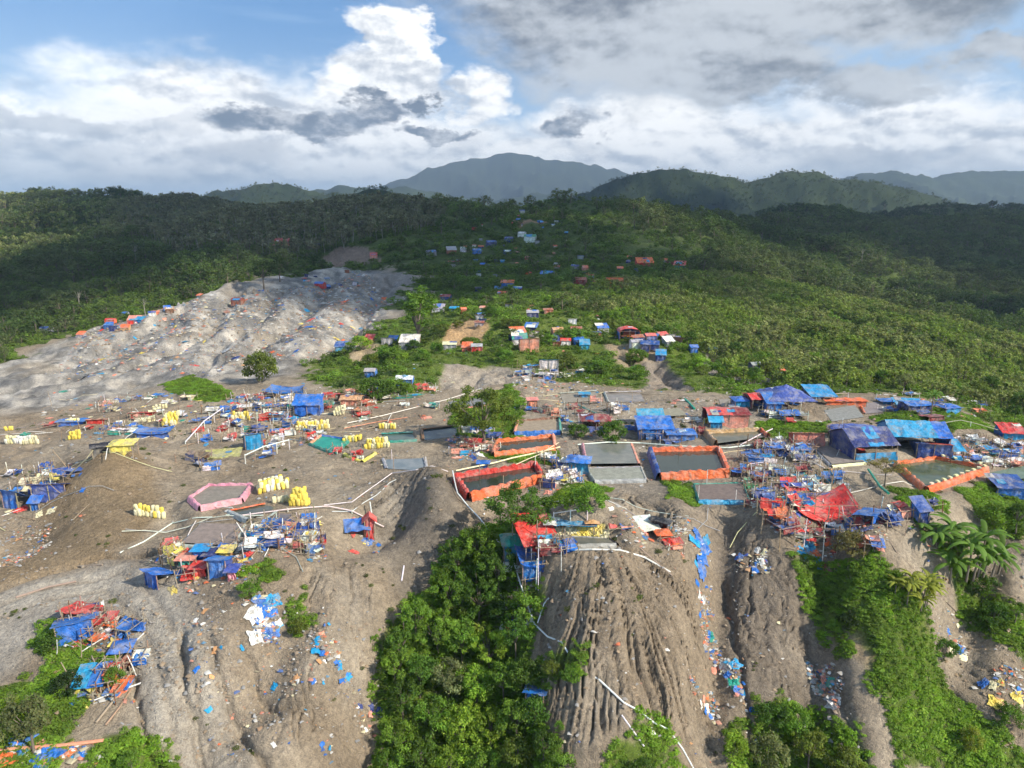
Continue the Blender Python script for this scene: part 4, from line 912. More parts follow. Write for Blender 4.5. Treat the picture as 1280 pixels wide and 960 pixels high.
def pipe(pts, label, r=.075, lift=.08, cc='white', sup=None, cat='pipe', name='long_pipe', droop=0.0, loose=False):
    P_ = []
    for q in pts:
        p = at(q[0], q[1]); P_.append(Vector((p.x, p.y, p.z + (q[2] if len(q) > 2 else lift))))
    t = empty(name, label, cat, P_[0]); a = MB(); o0 = P_[0]
    fine = []
    for i in range(len(P_) - 1):
        n_ = max(1, int((P_[i + 1] - P_[i]).length / 1.5))
        for k in range(n_):
            f = k / n_; q = P_[i].lerp(P_[i + 1], f)
            if loose: q.z = max(hz(q.x, q.y) + lift, q.z - 4 * droop * f * (1 - f)) if True else q.z
            else: q.z = max(q.z, hz(q.x, q.y) + .04)
            fine.append(q)
    fine.append(P_[-1])
    for i in range(len(fine) - 1): a.bar(fine[i] - o0, fine[i + 1] - o0, r, None, 6)
    a.build('pipe', M['pvc'], t, cc)
    if sup:
        for i in range(0, len(fine), sup):
            q = fine[i]; g_ = hz(q.x, q.y)
            if q.z - g_ > .25: b_ = MB(); b_.bar((q.x - o0.x, q.y - o0.y, g_ - .3 - o0.z), (q.x - o0.x, q.y - o0.y, q.z - o0.z + .12), .05); b_.build('post', M['pvc'], t, 'white')
    return t

# ------------------------------------------------------------------ ponds
def pond(key, label, sides, water=(.05, .065, .05), hw=.75, th=.45, wz=.22, kind='liner', bags=0, posts=0, silt=False, name='settling_pond'):
    """sides: colour of each bank, or None for a plain earth lip"""
    th *= .62; pl, z = POND[key]; c = pl.mean(0); t = empty(name, label, 'pond', (c[0], c[1], z)); q = [Vector((a - c[0], b_ - c[1], 0)) for a, b_ in pl]
    n = len(q); area = sum(q[i].x * q[(i + 1) % n].y - q[(i + 1) % n].x * q[i].y for i in range(n)); sg = 1 if area > 0 else -1
    cen = Vector((0, 0, 0))
    w_ = MB(); w_.quad(*[v_ * 1.0 + Vector((0, 0, wz)) for v_ in (q if sg > 0 else q[::-1])]); w_.build('silt' if silt else 'water', M['silt'] if silt else M['water'], t, water)
    for i in range(n):
        cc = sides[i % len(sides)]
        if cc is None: continue
        a, b_ = q[i], q[(i + 1) % n]; L = (b_ - a).length; k = max(4, int(L / .35)); d = (b_ - a).normalized(); out = Vector((d.y, -d.x, 0)) * sg
        prof = [(-.10, .05), (-.02, hw * .55), (.02, hw), (th * .5, hw * 1.04), (th, hw * .9), (th + .10, hw * .45), (th + .22, -.45)]
        G_ = np.zeros((k + 1, len(prof), 3))
        for s_ in range(k + 1):
            f = s_ / k; base = a.lerp(b_, f) - d * (.12 if s_ == 0 else 0) + d * (.12 if s_ == k else 0)
            hs = .80 + .16 * float(perlin(s_ * .45 + i * 9.1, len(label) * .37 + i * 3.3, 3)) + .09 * math.sin(s_ * 2.1 + i)
            for j, (oo, zz) in enumerate(prof):
                jit = .06 * float(perlin(s_ * .9 + i, j * 1.7, 9)); G_[s_, j] = base + out * (oo + jit) + Vector((0, 0, zz * hs))
        m_ = MB(); m_.grid(G_ if sg > 0 else G_[::-1]); m_.build('bank_liner', M['tarp'] if kind != 'earth' else M['silt'], t, cc)
    if bags:
        me = None; pr = []
        for i in range(n):
            a, b_ = q[i], q[(i + 1) % n]; L = (b_ - a).length
            for s_ in range(int(L / 1.1)):
                if (i in (1, 2)) and len(pr) < bags: pr.append(a.lerp(b_, (s_ + .5) / int(L / 1.1)) + Vector(((b_ - a).normalized().y, -(b_ - a).normalized().x, 0)) * sg * th * .5)
        for p_ in pr:
            b2 = MB(); b2.box((p_.x, p_.y, hw + .08), (.42, .3, .16), random.uniform(0, 3)); b2.build('sandbag', M['sack'], t, 'pale')
    for i in range(posts):
        a, b_ = q[i % n], q[(i + 1) % n]; f = random.uniform(.1, .9); p_ = a.lerp(b_, f); b2 = MB(); b2.bar((p_.x, p_.y, -.2), (p_.x, p_.y, random.uniform(1.1, 1.9)), .04); b2.build('post', M['wood'], t, random.choice(['pole', 'white']))
    return t
pond('p_red', 'pond walled in bright red tarp beside the round tree', ['red', 'red', 'orange', 'red'], (.035, .045, .03), 1.0, .6, posts=3)
pond('p_orange_back', 'dark pond walled in orange tarp behind the red walled pond', ['orange', 'salmon', 'orange', 'orange'], (.04, .05, .035), .8, .5)
pond('p_brown', 'brown silted pond with blue and salmon front wall', ['brown', 'teal', 'blue', 'salmon'], (.30, .25, .20), .6, .35, silt=True)
pond('p_grey', 'still grey pond with pink strips on its sides', [None, 'salmon', None, 'pink'], (.17, .18, .165), .35, .35)
pond('p_big', 'large dark green pond walled in orange tarp, blue on its left', ['orange', 'orange', 'orange', 'dkblue'], (.035, .05, .04), .95, .7, posts=2)
pond('p_tan', 'pond lined with tan orange tarp below the patchwork hut', ['tan', 'orange', None, 'tan'], (.13, .13, .10), .8, .5)
pond('p_net', 'brown silted pond fenced with green netting', ['teal', 'teal', 'cyan', 'teal'], (.19, .155, .12), .40, .10, silt=True, posts=4)
pond('p_slab', 'long grey pond with a concrete rim above the rilled slope', ['grey', 'black', 'grey', 'grey'], (.15, .15, .14), .30, .40)
pond('p_far_right', 'green pond walled in orange tarp with pale sandbags on the rim', ['orange', 'orange', 'orange', 'orange'], (.10, .115, .075), .75, .5, bags=16)
pond('p_green', 'murky green pond at the right edge behind the orange walled pond', [None, 'grey', None, 'teal'], (.15, .17, .11), .3, .3)
pond('p_dark', 'dark blue grey pool beside the big feathery tree', ['brown', None, None, 'brown'], (.05, .065, .075), .12, .3, kind='earth', wz=-.12)
pond('p_post', 'pale grey pool with white posts above the bare cone', [None, 'grey', None, 'grey'], (.22, .23, .225), .12, .25, posts=3, wz=-.08)
pond('p_teal', 'teal lined basin with a blue back wall between sack stacks', ['salmon', 'blue', 'teal', 'teal'], (.03, .28, .20), .30, .15, wz=.02)
pond('p_yellow', 'small diamond shaped pit edged in yellow tarp', ['yellow', 'yellow', 'yellow', 'yellow'], (.25, .20, .15), .16, .35, silt=True)
pond('p_pink', 'dry pond ringed with pink sacks and netting', ['pink', 'pink', 'pink', 'pink'], (.26, .22, .18), .55, .45, silt=True)
pond('p_murk', 'olive pool with an orange strip in front of the pink ringed pond', ['orange', None, None, 'grey'], (.13, .125, .10), .14, .25, wz=-.08)
pond('p_bed', 'flat raked silt bed left of the blue tangle', [None, 'grey', 'grey', 'grey'], (.27, .225, .17), .14, .2, silt=True, kind='earth')
pond('p_low', 'narrow grey pool behind the blue tangle', [None, 'grey', None, None], (.17, .165, .14), .12, .2, wz=-.08)
pond('p_olive', 'olive green pool with net sides left of the dark pool', ['teal', None, 'teal', None], (.12, .15, .11), .2, .15, wz=-.05)
pond('p_pale', 'pale grey settled pond beside the far navy tent', [None, None, None, None], (.28, .275, .255), .2, .2, silt=True, wz=-.08)
pond('p_sand', 'dry sand pond left of the blue stand', ['grey', None, None, 'grey'], (.30, .26, .215), .2, .3, silt=True, kind='earth')
pond('p_a', 'left one of two pale silt basins at the back of the sand flat', ['grey', None, None, None], (.27, .25, .22), .2, .2, silt=True, wz=-.06)
pond('p_b', 'right one of two pale silt basins at the back of the sand flat', ['grey', None, None, 'grey'], (.23, .22, .20), .2, .2, wz=-.06)
pond('p_c', 'small grey basin left of the far blue tent', [None, 'tan', None, None], (.26, .24, .21), .2, .2, silt=True, wz=-.06)
pond('p_e', 'small pale basin below the orange wall sheet', [None, 'salmon', None, 'orange'], (.28, .25, .22), .2, .25, silt=True, wz=-.06)
pond('p_f', 'small grey basin behind the big feathery tree', [None, None, 'salmon', None], (.22, .22, .21), .2, .25, wz=-.06)
pond('p_g', 'weathered grey walled basin in front of the still grey pond', ['grey', 'grey', 'grey', 'grey'], (.30, .27, .23), .35, .3, silt=True)
pond('p_flat', 'drained grey pond bed left of the navy roofed hut', [None, 'grey', 'pale', 'grey'], (.27, .245, .21), .18, .25, silt=True, kind='earth')

# ------------------------------------------------------------------ the large shelters on the diggings
shelter(1094, 574, 56, 5.6, 1.9, 'gable', 'navy', {'b': 'black', 'l': 'navy', 'fh': 'cyan'}, 'large navy roofed hut with a cyan front panel', 'hut', .12, 'tarp_hut', rise=.75)
shelter(1150, 566, 68, 5.0, 1.7, 'gable', 'cyan', {'b': 'blue', 'r': 'blue', 'l': 'cyan'}, 'widest hut with a bright cyan blue roof behind the orange pond', 'hut', -.10, 'tarp_hut', rise=.8, split=(.75, 'blue'))
shelter(1166, 577, 40, 3.0, 1.4, 'leanf', 'dkblue', {'f': 'dkblue', 'l': 'dkblue'}, 'low dark blue lean-to with a red roof sheet by the orange pond', 'hut', -.2, 'tarp_hut', split=(.35, 'red'))
shelter(1190, 575, 24, 2.4, 1.3, 'lean', 'cyan', {'fh': 'salmon'}, 'small cyan roofed lean-to with a salmon skirt', 'hut', -.15, 'tarp_hut')
shelter(1074, 547, 56, 2.6, 1.0, 'arch', 'purple', {'b': 'purple', 'l': 'purple'}, 'long low purple blue tarp shelter behind the navy hut', 'shelter', -.06)
shelter(990, 516, 56, 6.5, 1.7, 'hip', 'purple', {'b': 'navy', 'l': 'navy'}, 'tall peaked navy purple tent on the far terrace', 'tent', 0, 'tarp_tent', rise=.8)
shelter(968, 516, 18, 3.0, 1.7, 'lean', 'blue', {'l': 'blue', 'f': 'blue'}, 'bright blue side shelter left of the peaked navy tent', 'shelter', 0)
shelter(952, 512, 24, 3.5, 1.5, 'gable', 'red', {'b': 'red', 'l': 'maroon'}, 'crimson roofed shelter left of the peaked navy tent', 'shelter', .1)
shelter(1029, 505, 30, 4.0, 1.6, 'lean', 'cyan', {'b': 'dkblue', 'l': 'navy'}, 'bright azure roofed shelter right of the peaked navy tent', 'shelter', 0)
shelter(928, 510, 18, 2.4, 1.3, 'hip', 'blue', {'f': 'cyan', 'l': 'dkblue'}, 'small blue tent at the left end of the far terrace', 'tent', 0, 'tarp_tent')
shelter(911, 534, 50, 3.6, 1.5, 'gable', 'red', {'f': 'salmon', 'b': 'maroon', 'r': 'navy'}, 'patchwork hut in red, cyan and salmon above the tan pond', 'hut', 0, 'tarp_hut', split=(.6, 'maroon'))
shelter(895, 535, 15, .8, 1.1, 'lean', 'cyan', {'f': 'cyan'}, 'cyan sheeted porch on the patchwork hut', 'shelter', 0)
shelter(1010, 560, 38, 1.9, 1.3, 'leanf', 'salmon', {'f': 'salmon', 'l': 'red'}, 'faded salmon tarp shelter beside the drained pond', 'shelter', -.08)
shelter(1267, 551, 25, 2.6, 1.3, 'lean', 'red', {'f': 'cyan', 'l': 'blue'}, 'red roofed hut at the right edge of the terrace', 'hut', -.2, 'tarp_hut')
shelter(1034, 658, 74, 3.4, 1.9, 'sag', 'red', {'b': 'purple'}, 'large sagging scarlet awning over the crowded slope edge', 'awning', .05, 'tarp_awning', rise=.62)
shelter(677, 694, 42, 3.4, 1.3, 'lean', 'red', {}, 'bright red lean-to roof left of the concrete rimmed pond', 'awning', .35, 'tarp_awning', rise=.6)
shelter(672, 722, 38, 2.4, 1.4, 'sag', 'blue', {'f': 'blue', 'r': 'dkblue'}, 'tall blue sheeted stand below the red lean-to roof', 'stand', .2, 'tarp_stand')
shelter(643, 700, 26, 2.0, 1.2, 'hip', 'teal', {'f': 'cyan'}, 'teal and cyan tarp shelter tucked under the round tree', 'shelter', .1)
shelter(820, 548, 42, 3.0, 1.5, 'lean', 'blue', {'f': 'blue', 'l': 'dkblue'}, 'blue sheeted washing stand with a raised back', 'stand', 0, 'tarp_stand')
shelter(852, 552, 34, 2.2, 1.1, 'flat', 'blue', {'f': 'blue'}, 'low blue sheeted table right of the blue washing stand', 'stand', 0, 'tarp_stand')
shelter(814, 532, 30, 1.6, 1.3, 'lean', 'cyan', {'l': 'black', 'f': 'blue'}, 'blue tank with a black side behind the washing stand', 'tank', 0, 'tarp_tank')
shelter(745, 542, 34, 3.0, 1.6, 'hip', 'maroon', {'b': 'brown', 'fh': 'purple'}, 'dark roofed hut half hidden in bushes behind the grey pond', 'hut', 0, 'tarp_hut')
shelter(666, 512, 11, 1.4, 1.6, 'flat', 'salmon', {'f': 'salmon', 'l': 'red', 'r': 'salmon'}, 'salmon pink booth alone on the flat behind the big tree', 'booth', .1, 'tarp_booth')
shelter(731, 501, 12, 1.2, 1.1, 'flat', 'cyan', {'f': 'cyan', 'l': 'blue', 'r': 'cyan'}, 'pale cyan box tank on the open sand flat', 'tank', 0, 'tarp_tank')
shelter(384, 521, 32, 2.0, 1.9, 'lean', 'blue', {'f': 'blue', 'l': 'dkblue', 'r': 'blue'}, 'big blue tarp tank behind the long yellow sack stack', 'tank', 0, 'tarp_tank')
shelter(352, 497, 40, 3.0, 1.2, 'sag', 'blue', {'b': 'blue'}, 'wide blue awning at the back of the crowded racks', 'awning', -.1, 'tarp_awning')
shelter(415, 503, 22, 2.4, 1.0, 'leanf', 'red', {'r': 'maroon'}, 'scarlet tarp roof beside the green bank', 'shelter', .4)
shelter(438, 507, 24, 2.4, 1.1, 'gable', 'tan', {'b': 'rust', 'f': 'salmon'}, 'tan orange roofed shelter under the green bank', 'shelter', 0)
shelter(318, 562, 20, 1.5, 1.4, 'leanf', 'cyan', {'l': 'cyan', 'f': 'cyan'}, 'cyan tarp panel at the near end of the crowded racks', 'stand', .5, 'tarp_stand')
shelter(305, 515, 16, 1.2, .9, 'flat', 'white', {}, 'white sheet table beside a yellow sack stack', 'table', .3, 'sheet_table')
shelter(448, 674, 26, 1.4, .8, 'lean', 'blue', {'l': 'white', 'b': 'rust'}, 'open work shelter with a blue sheet on the cone rim', 'shelter', .3)
shelter(463, 676, 12, .9, 1.7, 'gable', 'red', {'f': 'red', 'b': 'red'}, 'small upright red tent beside the work shelter', 'tent', .2, 'tarp_tent', ridge='y', rise=.4)
shelter(272, 722, 22, 1.6, 1.0, 'leanf', 'blue', {'f': 'blue', 'l': 'blue', 'r': 'purple'}, 'blue sheeted tank among the coloured tanks', 'tank', 0, 'tarp_tank')
shelter(190, 735, 24, 2.2, .5, 'leanf', 'blue', {'f': 'blue', 'l': 'blue'}, 'blue tarp chute at the top of the dirt road', 'tarp', -.5, 'tarp_chute', rise=1.0)
for a in [(262, 706, 12, 'navy', 'navy'), (248, 722, 16, 'red', 'red'), (232, 712, 18, 'salmon', 'teal'), (250, 700, 16, 'cyan', 'blue'), (282, 700, 14, 'yellow', 'yellow'), (289, 726, 10, 'purple', 'pink')]:
    shelter(a[0], a[1], a[2], 1.1, .7, 'flat', a[3], {'f': a[4], 'l': a[4]}, {262: 'navy box tank in the row of coloured tanks', 248: 'red and white box tank in the row of coloured tanks', 232: 'teal sided tank with a salmon lid in the coloured row', 250: 'cyan lidded tank at the back of the coloured row', 282: 'yellow tank in the row of coloured tanks', 289: 'purple and pink tank at the end of the coloured row'}[a[0]], 'tank', .05, 'tarp_tank', poles=False)
shelter(712, 671, 60, 1.4, .9, 'flat', 'white', {}, 'row of white slatted drying tables above the concrete rimmed pond', 'table', -.05, 'drying_table', split=(.25, 'cyan'))
shelter(806, 661, 20, .9, .6, 'lean', 'white', {}, 'white drying panel in front of the black fence', 'board', .25, 'drying_board')
shelter(813, 668, 20, .9, .5, 'lean', 'white', {}, 'nearer white drying panel below the first one', 'board', .25, 'drying_board')
shelter(824, 664, 22, .5, 1.0, 'flat', 'black', {'f': 'black'}, 'black plastic screen behind the white drying panels', 'screen', -.55, 'plastic_screen')
shelter(830, 676, 14, 1.0, .5, 'hip', 'orange', {'f': 'orange'}, 'orange tarp heap beside the black plastic screen', 'tarp', .1)
shelter(665, 672, 13, 1.0, .8, 'hip', 'orange', {'f': 'orange', 'l': 'orange'}, 'orange covered barrel stand beside the green bush', 'stand', 0)
shelter(740, 790 - 790 + 664, 12, .6, .5, 'hip', 'tan', {}, 'small tan tarp tent by the yellow bags', 'tent', 0, 'tarp_tent')
shelter(668, 890, 22, 1.6, 1.0, 'leanf', 'blue', {'f': 'blue', 'r': 'cyan'}, 'lone blue tarp shelter low in the green gully', 'shelter', -.2)
shelter(95, 803, 40, 2.6, .9, 'leanf', 'blue', {'f': 'blue'}, 'collapsed blue shelter at the lower left', 'shelter', .5, rise=.6)
shelter(150, 822, 20, 1.4, .7, 'hip', 'blue', {}, 'small blue tarp tent beside the dirt road', 'tent', .2, 'tarp_tent')
shelter(110, 868, 30, 2.0, .6, 'lean', 'cyan', {'f': 'yellow'}, 'low cyan and yellow shelter above the grey ledge', 'shelter', .2, split=(.5, 'blue'))
shelter(88, 780, 24, 1.8, .7, 'leanf', 'red', {'l': 'red'}, 'torn red shelter above the collapsed blue one', 'shelter', -.2)
shelter(62, 626, 40, 2.4, .8, 'leanf', 'purple', {'f': 'purple'}, 'low net covered blue stand on the left slope', 'stand', .1, 'tarp_stand', rise=.8)
shelter(14, 636, 22, 1.6, .9, 'leanf', 'blue', {'f': 'blue'}, 'blue chute stand at the left edge', 'stand', -.2, 'tarp_stand', rise=.8)
shelter(44, 638, 10, 1.0, .9, 'lean', 'blue', {'f': 'blue'}, 'narrow blue chute between two blue stands on the left', 'stand', .1, 'tarp_stand')
shelter(88, 532, 32, 1.6, .5, 'flat', 'blue', {'f': 'blue'}, 'blue sheet bed under the yellow sack stack at far left', 'stand', .1, 'tarp_stand')
shelter(190, 546, 40, 1.8, .8, 'sag', 'blue', {'f': 'blue'}, 'ragged blue awning above the brown mound', 'awning', .05, 'tarp_awning')
shelter(152, 568, 26, 2.0, 1.1, 'hip', 'yellow', {'f': 'yellow'}, 'yellow tarp tent on the crest of the brown mound', 'tent', .2, 'tarp_tent')
shelter(127, 566, 20, 1.4, .9, 'gable', 'black', {'f': 'black'}, 'black plastic tent on the crest of the brown mound', 'tent', .5, 'tarp_tent')
shelter(276, 572, 40, 3.0, .35, 'flat', 'olive', {'f': 'olive'}, 'olive net spread over a bed of sacks', 'net', .25, 'sack_net', poles=False)
shelter(178, 521, 30, 1.2, .5, 'leanf', 'red', {'f': 'red'}, 'long low red wall sheet behind the brown mound', 'wall sheet', .1, 'tarp_screen')
shelter(120, 530, 22, 1.0, .5, 'leanf', 'salmon', {'f': 'red'}, 'faded red wall sheet right of the far left sacks', 'wall sheet', .1, 'tarp_screen')
shelter(1058, 506, 50, 1.6, .7, 'flat', 'orange', {'f': 'orange'}, 'long orange wall sheet on the far terrace', 'wall sheet', 0, 'tarp_screen')
shelter(1150, 515, 30, 2.6, 1.0, 'gable', 'blue', {'f': 'navy', 'l': 'navy'}, 'blue and navy hut below the plantation slope', 'hut', .1, 'tarp_hut')
shelter(1138, 510, 30, 2.2, .9, 'lean', 'cyan', {'fh': 'tan'}, 'cyan roofed hut with a tan skirt below the plantation', 'hut', -.1, 'tarp_hut')
shelter(1113, 506, 20, 2.0, .8, 'hip', 'blue', {'f': 'cyan'}, 'small blue tent at the foot of the plantation', 'tent', 0, 'tarp_tent')
shelter(1191, 519, 22, 2.2, .9, 'hip', 'blue', {'f': 'cyan'}, 'torn bright blue tent beside the palm', 'tent', .2, 'tarp_tent')
shelter(1170, 528, 22, 1.8, .6, 'leanf', 'maroon', {'f': 'maroon'}, 'dark red fallen shelter under the palm', 'shelter', .2)
shelter(1264, 622, 34, 2.4, 1.0, 'lean', 'dkblue', {'f': 'blue'}, 'dark blue shelter in the brush at the right edge', 'shelter', -.1)
shelter(1096, 652, 26, 1.6, .8, 'leanf', 'blue', {'f': 'blue', 'r': 'cyan'}, 'blue tarp chute right of the scarlet awning', 'stand', .7, 'tarp_stand')
shelter(1154, 655, 14, 1.2, 1.4, 'lean', 'dkblue', {'f': 'dkblue', 'l': 'blue'}, 'tall dark blue screen beside the banana clump', 'screen', .2, 'tarp_screen')
shelter(722, 594, 26, 2.0, 1.5, 'hip', 'blue', {'f': 'cyan', 'l': 'blue'}, 'blue peaked tent beside the red walled pond', 'tent', -.2, 'tarp_tent')
shelter(604, 585, 12, .8, .5, 'flat', 'blue', {'f': 'blue'}, 'small blue sheet hung on the red pond wall', 'tarp', 0)
shelter(1065, 570, 26, 1.8, .4, 'leanf', 'red', {'f': 'red'}, 'bright red tarp cover left of the navy hut', 'tarp', -.35, 'tarp_cover')

# ------------------------------------------------------------------ huts on the hill and far up the ridge (px, py, width px, kind, roof, wall, label)
HUTS = [
 (686, 464, 26, 'leanf', 'cyan', 'white', 'patched cyan roofed hut on the green brow above the sand flat'), (724, 432, 13, 'gable', 'blue', 'blue', 'blue hut behind the cyan one in the hill cluster'), (731, 437, 13, 'lean', 'cyan', 'cyan', 'bright cyan hut at the right of the hill cluster'),
 (707, 433, 13, 'gable', 'red', 'white', 'crimson and white hut in the hill cluster'), (695, 432, 12, 'lean', 'navy', 'red', 'navy roofed hut at the left of the hill cluster'), (698, 420, 14, 'gable', 'tan', 'salmon', 'tan roofed hut above the hill cluster'), (649, 423, 20, 'lean', 'orange', 'orange', 'long orange roofed hut on the bright green hill'),
 (650, 431, 20, 'lean', 'teal', 'white', 'teal roofed hut below the long orange one'), (662, 440, 26, 'leanf', 'salmon', 'salmon', 'low salmon sheeted hut on the green hill'), (596, 440, 14, 'gable', 'grey', 'red', 'grey roofed red hut beside the orange cut bank'), (583, 440, 13, 'lean', 'orange', 'orange', 'orange shed left of the grey roofed red hut'),
 (562, 437, 18, 'gable', 'pale', 'grey', 'pale roofed shed under the orange cut bank'), (511, 437, 26, 'lean', 'white', 'grey', 'white roofed shed under the tall leafy tree'), (666, 398, 18, 'gable', 'grey', 'navy', 'grey roofed hut alone on top of the bright hill'),
 (787, 425, 27, 'arch', 'red', 'blue', 'red arched roof hut over a blue front'), (797, 436, 16, 'gable', 'grey', 'white', 'grey hut below the red arched roof'), (812, 441, 24, 'gable', 'dkblue', 'navy', 'navy hut on the edge of the small landslip'), (814, 427, 14, 'gable', 'red', 'purple', 'red roofed hut behind the navy hut'),
 (826, 451, 13, 'lean', 'cyan', 'dkblue', 'small cyan hut perched above the grey landslip'), (838, 433, 13, 'lean', 'white', 'grey', 'white sheet roof right of the navy hut'), (868, 442, 10, 'gable', 'blue', 'blue', 'small blue hut half hidden in plantation bushes'), (891, 444, 10, 'gable', 'blue', 'navy', 'right hand blue hut half hidden in plantation bushes'),
 (948, 464, 17, 'gable', 'grey', 'navy', 'grey roofed hut in the lower plantation'), (979, 470, 9, 'hip', 'orange', 'blue', 'tiny orange and blue hut in the lower plantation'), (505, 483, 22, 'gable', 'white', 'blue', 'white and blue hut in the shrubs above the sack stacks'), (462, 472, 14, 'gable', 'grey', 'blue', 'grey and blue hut beside the pale cut bank'),
 (426, 438, 16, 'lean', 'blue', 'cyan', 'blue hut on the right rim of the pale pit'), (460, 430, 12, 'lean', 'red', 'tan', 'red roofed hut above the pale cut bank'), (567, 391, 14, 'gable', 'cyan', 'blue', 'cyan roofed hut behind the tall leafy tree'), (547, 392, 18, 'lean', 'grey', 'white', 'grey frame hut behind the tall leafy tree'), (580, 392, 8, 'gable', 'orange', 'red', 'tiny orange hut right of the cyan roofed one'),
 (556, 377, 16, 'gable', 'maroon', 'dkblue', 'maroon hut beside the dark woods'), (604, 390, 12, 'gable', 'salmon', 'white', 'salmon roofed hut on the back of the bright hill'), (634, 362, 20, 'gable', 'orange', 'blue', 'orange roofed hut heading the midslope cluster'), (628, 372, 14, 'gable', 'red', 'salmon', 'red hut at the foot of the midslope cluster'), (646, 366, 14, 'gable', 'blue', 'maroon', 'blue hut at the right of the midslope cluster'), (622, 365, 9, 'lean', 'cyan', 'blue', 'cyan hut at the left of the midslope cluster'),
 (683, 350, 20, 'gable', 'blue', 'dkblue', 'broad blue roofed hut halfway up the ridge'), (693, 347, 10, 'lean', 'salmon', 'red', 'salmon lean-to on the broad blue roofed hut'), (661, 345, 8, 'gable', 'red', 'orange', 'small red hut left of the broad blue roof'), (718, 338, 12, 'gable', 'navy', 'grey', 'dark hut upslope of the rusty huts'), (724, 357, 18, 'gable', 'rust', 'maroon', 'rusty roofed hut left of the blue patched one'), (737, 352, 12, 'gable', 'purple', 'red', 'purple blue patched hut beside the rusty one'), (746, 356, 10, 'lean', 'maroon', 'navy', 'maroon lean-to right of the purple patched hut'),
 (768, 362, 26, 'leanf', 'orange', 'orange', 'wide flat orange tarp roof on the midslope'), (788, 326, 9, 'lean', 'orange', 'tan', 'tiny orange hut high on the right of the ridge'), (807, 336, 26, 'lean', 'orange', 'red', 'long thin orange sheet roof on the upper ridge'), (849, 337, 18, 'lean', 'red', 'teal', 'red and teal hut on the right shoulder of the ridge'), (733, 338, 9, 'lean', 'orange', 'salmon', 'small orange shed beside the dark hut'),
 (662, 303, 18, 'gable', 'green', 'white', 'green roofed white hut below the upper red cut'), (652, 297, 12, 'gable', 'grey', 'white', 'white hut beside the green roofed one'), (635, 303, 12, 'gable', 'navy', 'dkblue', 'dark navy hut left of the green roofed one'), (615, 309, 15, 'gable', 'dkblue', 'navy', 'dark blue hut on the upper ridge'), (597, 318, 12, 'gable', 'cyan', 'blue', 'pale blue roofed hut on the upper ridge'), (635, 319, 11, 'gable', 'blue', 'dkblue', 'blue hut standing alone below the navy hut'),
 (579, 315, 9, 'lean', 'white', 'white', 'small white shed on the upper ridge'), (565, 318, 15, 'lean', 'grey', 'rust', 'grey shed left of the small white one'), (540, 321, 14, 'gable', 'navy', 'grey', 'dim navy shed in the trees on the left flank'), (596, 278, 9, 'gable', 'blue', 'dkblue', 'blue hut highest on the left of the ridge top'), (653, 267, 8, 'gable', 'dkblue', 'grey', 'dark little hut on the ridge top'), (622, 266, 8, 'lean', 'red', 'grey', 'tiny red roofed shed on the ridge top'),
 (467, 323, 11, 'lean', 'red', 'salmon', 'red sheeted shed above the pale pit'), (350, 308, 26, 'lean', 'red', 'salmon', 'long red roof deep in the left woods'), (388, 311, 9, 'gable', 'red', 'rust', 'red hut right of the long red roof in the woods'), (396, 309, 9, 'gable', 'dkblue', 'navy', 'dark blue hut right of the red hut in the woods'),
 (398, 358, 14, 'gable', 'blue', 'red', 'blue hut on the top rim of the pale pit'), (383, 356, 10, 'gable', 'salmon', 'grey', 'salmon shed on the top rim of the pale pit'), (155, 396, 10, 'gable', 'blue', 'grey', 'blue hut on the left forest edge of the pit'), (137, 404, 12, 'gable', 'red', 'orange', 'red hut on the left forest edge of the pit'), (134, 411, 10, 'lean', 'blue', 'blue', 'blue lean-to below the red hut at the forest edge'), (167, 405, 16, 'lean', 'salmon', 'red', 'salmon sheeted shed at the forest edge'), (190, 395, 10, 'gable', 'dkblue', 'white', 'dark blue hut right of the salmon shed at the forest edge'),
 (155, 414, 12, 'lean', 'orange', 'tan', 'orange sheet shed on the top bank of the pit'), (100, 422, 10, 'lean', 'orange', 'grey', 'small orange shed furthest left along the pit rim'), (55, 416, 14, 'gable', 'grey', 'white', 'grey hut in the trees at the far left'), (212, 392, 12, 'gable', 'tan', 'brown', 'brown hut where the forest meets the pit'), (295, 382, 16, 'gable', 'maroon', 'rust', 'maroon hut in the middle of the pit rim'), (265, 362, 12, 'gable', 'navy', 'grey', 'dim navy hut above the middle of the pit rim'),
]
for px, py, wp, kd, rc, wc, lb in HUTS:
    p = at(px, py); w_ = wp * mpp(p); wp *= .8 if py < 400 else .92; shelter(px, py, wp, min(4.5, max(1.8, w_ * .7)), min(2.6, max(1.1, w_ * .36)), kd, rc, {'f' if kd != 'arch' else 'b': wc, 'l': wc, 'r': wc}, lb, 'hut', random.uniform(-.35, .35), 'tarp_hut', poles=wp > 12, oh=.15, rise=.45)

